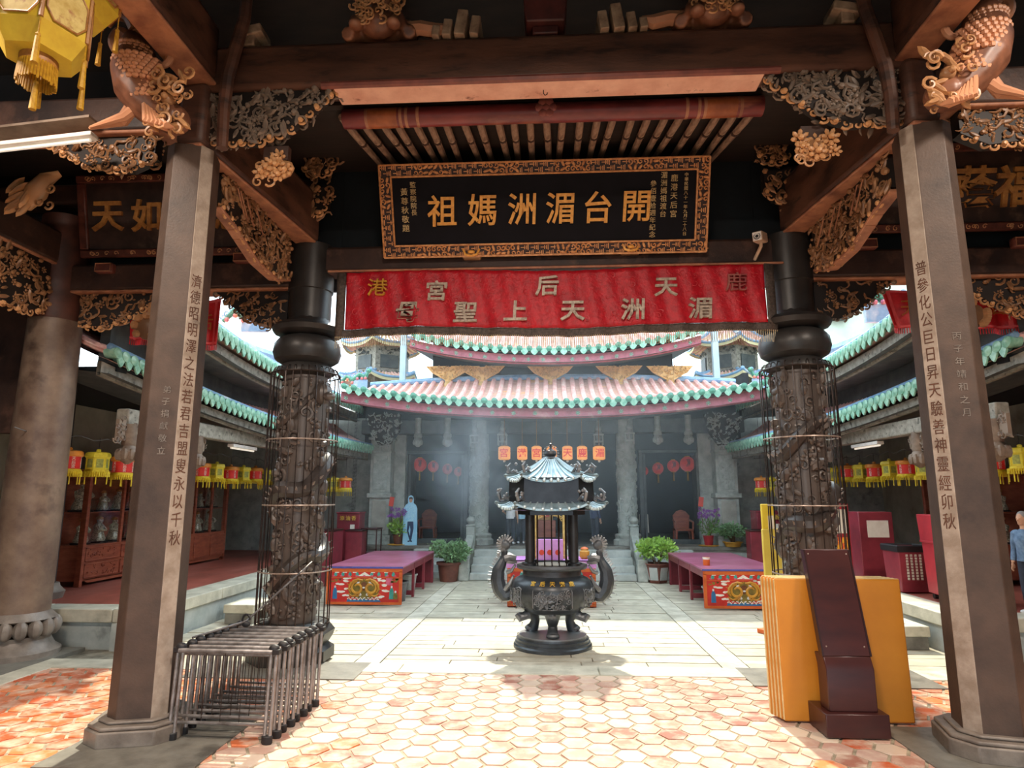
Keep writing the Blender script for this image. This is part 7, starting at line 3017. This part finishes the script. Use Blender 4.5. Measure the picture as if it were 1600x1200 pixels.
p = at(1068, 845, 15.0)
carved_chair((p.x, 15.0, ZP), 'brown carved armchair standing inside the right doorway')
p = at(668, 848, 15.75)
carved_chair((p.x, 15.75, ZP), 'brown carved armchair standing inside the left doorway')

# framed tablet beyond, seen through the burner
p = at(846, 800, 14.9)
t = thing('framed_tablet', 'red tablet in a gilt carved frame standing in the middle bay, seen through the burner', 'tablet', (p.x, 14.9, ZP))
b = MB()
b.bx((-0.26, 0, 0.5), (0.26, 0.04, 1.05))
b.build('frame', M_goldwood, t, bev=0.01)
b = MB()
b.bx((-0.18, -0.012, 0.57), (0.18, 0.0, 0.98))
b.build('red_panel', M_redpaper, t)
L = MB()
put_glyph(L, '福', ((0, -0.012, 0.78), (1, 0, 0), (0, 0, 1), (0, -1, 0)), 0, 0, 0.26, 0.01, 0.008)
L.build('lettering', M_gold, t, smooth=0)
b = MB()
b.bx((-0.32, -0.1, 0), (0.32, 0.15, 0.5))
b.build('pedestal', M_cabinet, t, bev=0.01)

# ================================================================ PEOPLE
def person(label, loc, rz, shirt, pants, hair, h=1.08, number=None, bent=0, shoes=None):
    t = thing('person', label, 'person', loc, rz)
    b = MB()
    # authored at 1.75 m facing -Y, then scaled
    HEAD = Vector((0, -0.02, 1.62))
    b.ball(HEAD, (0.078, 0.095, 0.118), 14, 10)
    b.ball(HEAD + Vector((0, -0.03, -0.075)), (0.055, 0.06, 0.05), 10, 7)
    b.ball(HEAD + Vector((0, -0.1, -0.02)), (0.014, 0.02, 0.022), 8, 6)
    for s in (-1, 1):
        b.ball(HEAD + Vector((s * 0.08, 0.005, -0.01)), (0.012, 0.022, 0.032), 8, 6)
        b.ball(HEAD + Vector((s * 0.032, -0.088, 0.012)), (0.014, 0.01, 0.009), 8, 6)
    b.ball(HEAD + Vector((0, -0.095, -0.062)), (0.024, 0.01, 0.008), 8, 6)
    b.tube([(0, 0.0, 1.38), (0, -0.005, 1.46), (0, -0.01, 1.55)], [0.07, 0.056, 0.056], 10)
    b.tube([(0, 0.01, 0.93), (0, 0.015, 1.05), (0, 0.0, 1.25), (0, 0.005, 1.4)], [0.13, 0.12, 0.135, 0.09], 12)
    hands = []
    for s in (-1, 1):
        b.tube([(s * 0.09, 0.01, 0.92), (s * 0.1, -0.005, 0.5), (s * 0.1, 0.02, 0.09)], [0.085, 0.058, 0.04], 10)
        b.tube([(s * 0.1, 0.03, 0.05), (s * 0.105, -0.06, 0.035), (s * 0.11, -0.15, 0.025)], [0.042, 0.038, 0.028], 8)
        if bent and s == bent:
            arm = [(s * 0.17, 0, 1.38), (s * 0.27, 0.03, 1.12), (s * 0.17, -0.15, 1.02)]
        else:
            arm = [(s * 0.17, 0, 1.38), (s * 0.225, 0.02, 1.1), (s * 0.235, -0.04, 0.85)]
        b.tube(arm, [0.055, 0.042, 0.03], 10)
        d = (Vector(arm[2]) - Vector(arm[1])).normalized()
        w0 = Vector(arm[2])
        side = d.cross(Vector((s, 0, 0))).normalized()
        b.ball(w0 + d * 0.05, (0.02, 0.034, 0.05), 8, 6)
        for k in range(4):
            o = w0 + d * 0.09 + side * (0.024 - 0.016 * k)
            L = (0.06, 0.072, 0.068, 0.052)[k]
            b.tube([o, o + d * L * 0.5, o + d * L * 0.95 - Vector((s, 0, 0)) * 0.018], [0.0095, 0.0088, 0.007], 6)
        b.tube([w0 + d * 0.02 + side * 0.03, w0 + d * 0.06 + side * 0.055, w0 + d * 0.1 + side * 0.055], [0.012, 0.0105, 0.008], 6)
    o = b.build('body', M_skin, t)
    remesh(o, 0.009)
    # shirt
    b = MB()
    b.tube([(0, 0.01, 0.88), (0, 0.015, 1.0), (0, 0.012, 1.1), (0, 0.0, 1.26), (0, 0.005, 1.38), (0, 0.005, 1.44)], [0.165, 0.158, 0.155, 0.168, 0.13, 0.075], 14)
    for s in (-1, 1):
        b.ball((s * 0.14, 0.0, 1.36), (0.085, 0.075, 0.07), 10, 7)
        if bent and s == bent:
            b.tube([(s * 0.16, 0, 1.37), (s * 0.24, 0.022, 1.2)], [0.072, 0.06], 10)
        else:
            b.tube([(s * 0.16, 0, 1.37), (s * 0.205, 0.012, 1.2), (s * 0.215, 0.018, 1.14)], [0.072, 0.062, 0.058], 10)
            if shirt in (M_navy, M_denim):
                b.tube([(s * 0.21, 0.012, 1.16), (s * 0.228, 0.02, 1.08), (s * 0.236, -0.03, 0.88)], [0.06, 0.052, 0.045], 10)
    remesh(b.build('shirt', shirt, t), 0.012)
    b = MB()
    b.ball((0, 0.012, 0.93), (0.16, 0.125, 0.1), 12, 8)
    for s in (-1, 1):
        b.tube([(s * 0.085, 0.012, 0.93), (s * 0.1, 0.0, 0.5), (s * 0.1, 0.02, 0.1)], [0.1, 0.075, 0.06], 12)
    remesh(b.build('trousers', pants, t), 0.012)
    for s in (-1, 1):
        b = MB()
        b.ball((s * 0.1, 0.03, 0.05), (0.05, 0.07, 0.05), 10, 7)
        b.ball((s * 0.108, -0.09, 0.035), (0.048, 0.1, 0.035), 10, 7)
        remesh(b.build('shoe', shoes or M_shirt, t), 0.01)
    b = MB()
    b.ball(HEAD + Vector((0, 0.018, 0.03)), (0.088, 0.098, 0.105), 14, 10)
    b.ball(HEAD + Vector((0, 0.05, -0.03)), (0.078, 0.06, 0.075), 12, 8)
    # keep the face free
    o = b.build('hair', hair, t)
    remesh(o, 0.012)
    if number:
        L = MB()
        for i, ch in enumerate(number):
            put_glyph(L, ch, ((0.055 - 0.11 * i, 0.19, 1.2), (-1, 0, 0), (0, 0, 1), (0, 1, 0)), 0, 0, 0.22, 0.01, 0.012)
        L.build('number_lettering', M_hair, t, smooth=0)
    q = h / 1.75
    t.scale = (q, q, q)
    return t


p = at(798, 850, 14.35)
person('person in a white short-sleeved shirt standing behind the burner, elbow bent', (p.x, 14.35, ZP), R(170), M_shirt, M_jeans, M_hair, 1.1, None, 1)
p = at(814, 850, 14.5)
person('person in a pale numbered jersey seen from behind, next to the burner post', (p.x, 14.5, ZP), R(185), M_paleblue, M_jeans, M_hair, 1.08, '23')
p = at(931, 850, 14.3)
person('person in dark navy clothes and white shoes, right of the burner', (p.x, 14.3, ZP), R(120), M_navy, M_jeans, M_hair, 1.12)
p = at(1603, 850, 7.3)
person('grey-haired person in a blue denim jacket at the far right edge', (p.x, 7.3, ZT + 0.0), R(-70), M_denim, M_jeans, M_hairgrey, 1.06)

# ================================================================ BEYOND THE TEMPLE
for s, px, lab in ((-1, 597, 'left'), (1, 1140, 'right')):
    Y = 19.5
    p = at(px, 590, Y)
    t = thing('pavilion_tower', 'pale six-sided pavilion tower with two tiled roofs rising behind the %s gallery corner' % lab, 'tower', (p.x, Y, 0))
    z0 = at(px, 620, Y).z
    z1 = at(px, 548, Y).z
    H = z1 - z0
    b = MB()
    b.lathe([(0.95, 0), (0.95, z0 + 0.3)], seg=6, a0=PI / 6)
    b.lathe([(0.85, z0 + 0.25), (0.85, z1)], seg=6, a0=PI / 6)
    b.build('walls', M_fasciagrey, t, smooth=10)
    for (zr, r, nm) in ((z0 + 0.45, 1.35, 'lower_roof'), (z1 + 0.05, 1.3, 'upper_roof')):
        b = MB()
        for k in range(6):
            a0, a1 = PI / 6 + k * PI / 3, PI / 6 + (k + 1) * PI / 3

            def S(u, v):
                e = Vector((math.cos(a0), math.sin(a0), 0)).lerp(Vector((math.cos(a1), math.sin(a1), 0)), u)
                rr = r + (0.7 - r) * v if nm == 'lower_roof' else r + (0.12 - r) * v
                hh = 0.3 if nm == 'lower_roof' else 1.1
                return Vector((e.x * rr, e.y * rr, zr + hh * v ** 1.5 + 0.16 * abs(2 * u - 1) ** 2.5 * (1 - v) ** 2))
            b.cm = 0
            b.sheet(S, 10, 6)
            b.sheet(lambda u, v: S(u, 0) - Vector((0, 0, 0.12 * v)), 10, 1)
            b.cm = 1
            for i in range(9):
                b.tube([S((i + 0.5) / 9, v / 5) for v in range(6)], 0.035, 5)
            b.cm = 2
            b.tube([S(0, v / 5) + Vector((0, 0, 0.03)) for v in range(6)], 0.06, 6)
            b.tube([S(u / 10, 0) for u in range(11)], 0.04, 5)
        b.build(nm, [M_cream, M_rib, M_ridge], t)
    b = MB()
    b.M = Matrix.Identity(4)
    for k in range(6):
        a = k * PI / 3
        d = Vector((math.cos(a), math.sin(a), 0))
        b.M = frame_m(d * 0.74 + Vector((0, 0, (z0 + z1) / 2 + 0.25)), (-d.y, d.x, 0), (0, 0, 1), d)
        b.box((0, 0, 0.02), (0.55, 0.4, 0.03))
        carve(b, [(-0.36, 0.25), (0.36, 0.25), (0.36, 0.42), (-0.36, 0.42)], 14, 0.06, 0.02)
        carve(b, [(-0.36, -0.42), (0.36, -0.42), (0.36, -0.25), (-0.36, -0.25)], 10, 0.06, 0.02)
    b.M = Matrix.Identity(4)
    b.build('lattice_windows', M_greywood, t, smooth=0)
    b = MB()
    b.lathe([(0.14, z1 + 1.1), (0.2, z1 + 1.2), (0.08, z1 + 1.35), (0.12, z1 + 1.5), (0.02, z1 + 1.9)], seg=12)
    b.build('finial', M_ridge, t)
    p = at(629 if s < 0 else 1120, 590, 16.5)
    b = MB()
    b.bx((p.x - 0.075, 16.45, 3.0), (p.x + 0.075, 16.6, 6.4))
    tag(b.build('pale_post', pmat('pale_blue_post', 'c8dce4', 'b4ccd8', rough=0.6)), 'slim pale blue square post in front of the %s tower' % lab, 'post')
p0 = at(1292, 545, 17)
t = thing('apartment_block', 'pale green apartment block beyond the right gallery roof', 'building', (p0.x - 0.3, 17.0, 0))
b = MB()
b.bx((0, 0, 0), (5.5, 5, 9.5))
b.bx((1.55, -0.25, 0), (1.8, 0.0, 9.5))
b.build('walls', M_bld, t, smooth=0)
b = MB()
b.bx((2.1, -0.06, 5.9), (2.9, 0.0, 6.9))
b.build('window', M_darkint, t)
p = at(1312, 488, 16.8)
t2 = thing('air_conditioner', 'grey air conditioner box on the wall of the pale green building', 'air conditioner', (p.x, 16.75, p.z))
b = MB()
b.bx((-0.2, 0, -0.18), (0.25, 0.25, 0.2))
b.build('case', M_greypot, t2, bev=0.02)
b = MB()
b.bx((-0.16, -0.02, -0.13), (0.15, 0.0, 0.15))
b.build('grille', M_blackrub, t2)
p0 = at(1190, 570, 24)
t = thing('cream_house', 'cream coloured house far behind the right pavilion tower', 'building', (p0.x - 1.0, 24.0, 0))
b = MB()
b.bx((0, 0, 0), (3.2, 4, at(1190, 548, 24).z))
b.build('walls', M_cream, t, smooth=0)
b = MB()
b.bx((-0.2, -0.2, at(1190, 548, 24).z), (3.4, 4.2, at(1190, 544, 24).z))
b.build('roof', M_bld, t, smooth=0)

# ================================================================ INCENSE SMOKE
def smoke(name, label, c, r, dens, scale, contrast, col=(0.85, 0.92, 1.0, 1)):
    b = MB()
    b.ball((0, 0, 0), r, 24, 16)
    m = bpy.data.materials.new(name)
    m.use_nodes = True
    n, l = m.node_tree.nodes, m.node_tree.links
    n.clear()
    out = n.new('ShaderNodeOutputMaterial')
    vs = n.new('ShaderNodeVolumePrincipled')
    vs.inputs['Color'].default_value = col
    vs.inputs['Anisotropy'].default_value = 0.2
    tc = n.new('ShaderNodeTexCoord')
    mp = n.new('ShaderNodeMapping')
    mp.inputs['Scale'].default_value = (1 / r[0], 1 / r[1], 1 / r[2])
    l.new(tc.outputs['Object'], mp.inputs['Vector'])
    ln = n.new('ShaderNodeVectorMath')
    ln.operation = 'LENGTH'
    l.new(mp.outputs['Vector'], ln.inputs[0])
    fall = n.new('ShaderNodeMapRange')
    fall.interpolation_type = 'SMOOTHSTEP'
    fall.inputs['From Min'].default_value = 1.0
    fall.inputs['From Max'].default_value = 0.25
    l.new(ln.outputs['Value'], fall.inputs['Value'])
    ns = n.new('ShaderNodeTexNoise')
    ns.inputs['Scale'].default_value = scale
    ns.inputs['Detail'].default_value = 3
    ns.inputs['Distortion'].default_value = 0.8
    l.new(tc.outputs['Object'], ns.inputs['Vector'])
    mr = n.new('ShaderNodeMapRange')
    mr.inputs['From Min'].default_value = 0.5 - contrast
    mr.inputs['From Max'].default_value = 0.5 + contrast
    l.new(ns.outputs['Fac'], mr.inputs['Value'])
    mu = n.new('ShaderNodeMath')
    mu.operation = 'MULTIPLY'
    l.new(fall.outputs['Result'], mu.inputs[0])
    l.new(mr.outputs['Result'], mu.inputs[1])
    m2 = n.new('ShaderNodeMath')
    m2.operation = 'MULTIPLY'
    l.new(mu.outputs['Value'], m2.inputs[0])
    m2.inputs[1].default_value = dens
    l.new(m2.outputs['Value'], vs.inputs['Density'])
    l.new(vs.outputs['Volume'], out.inputs['Volume'])
    o = b.build(name, m)
    o.location = c
    tag(o, label, 'smoke', None, 'stuff')
    return o


smoke('incense_haze', 'thin blue-white incense haze filling the courtyard before the main hall', (0.0, 11.0, 2.4), (4.6, 3.9, 2.6), 0.034, 0.5, 0.5, (0.78, 0.9, 1.0, 1))
smoke('incense_smoke', 'drifting pale plume of incense smoke left of the burner roof', (-1.45, 12.3, 2.2), (1.1, 1.0, 1.5), 0.5, 1.3, 0.13)

# ---------------------------------------------------------------- bring the layout to metres
for o in list(SC.objects):
    if o.parent is None and o.type not in ('CAMERA', 'LIGHT'):
        o.location = Vector(o.location) * K
        o.scale = Vector(o.scale) * K
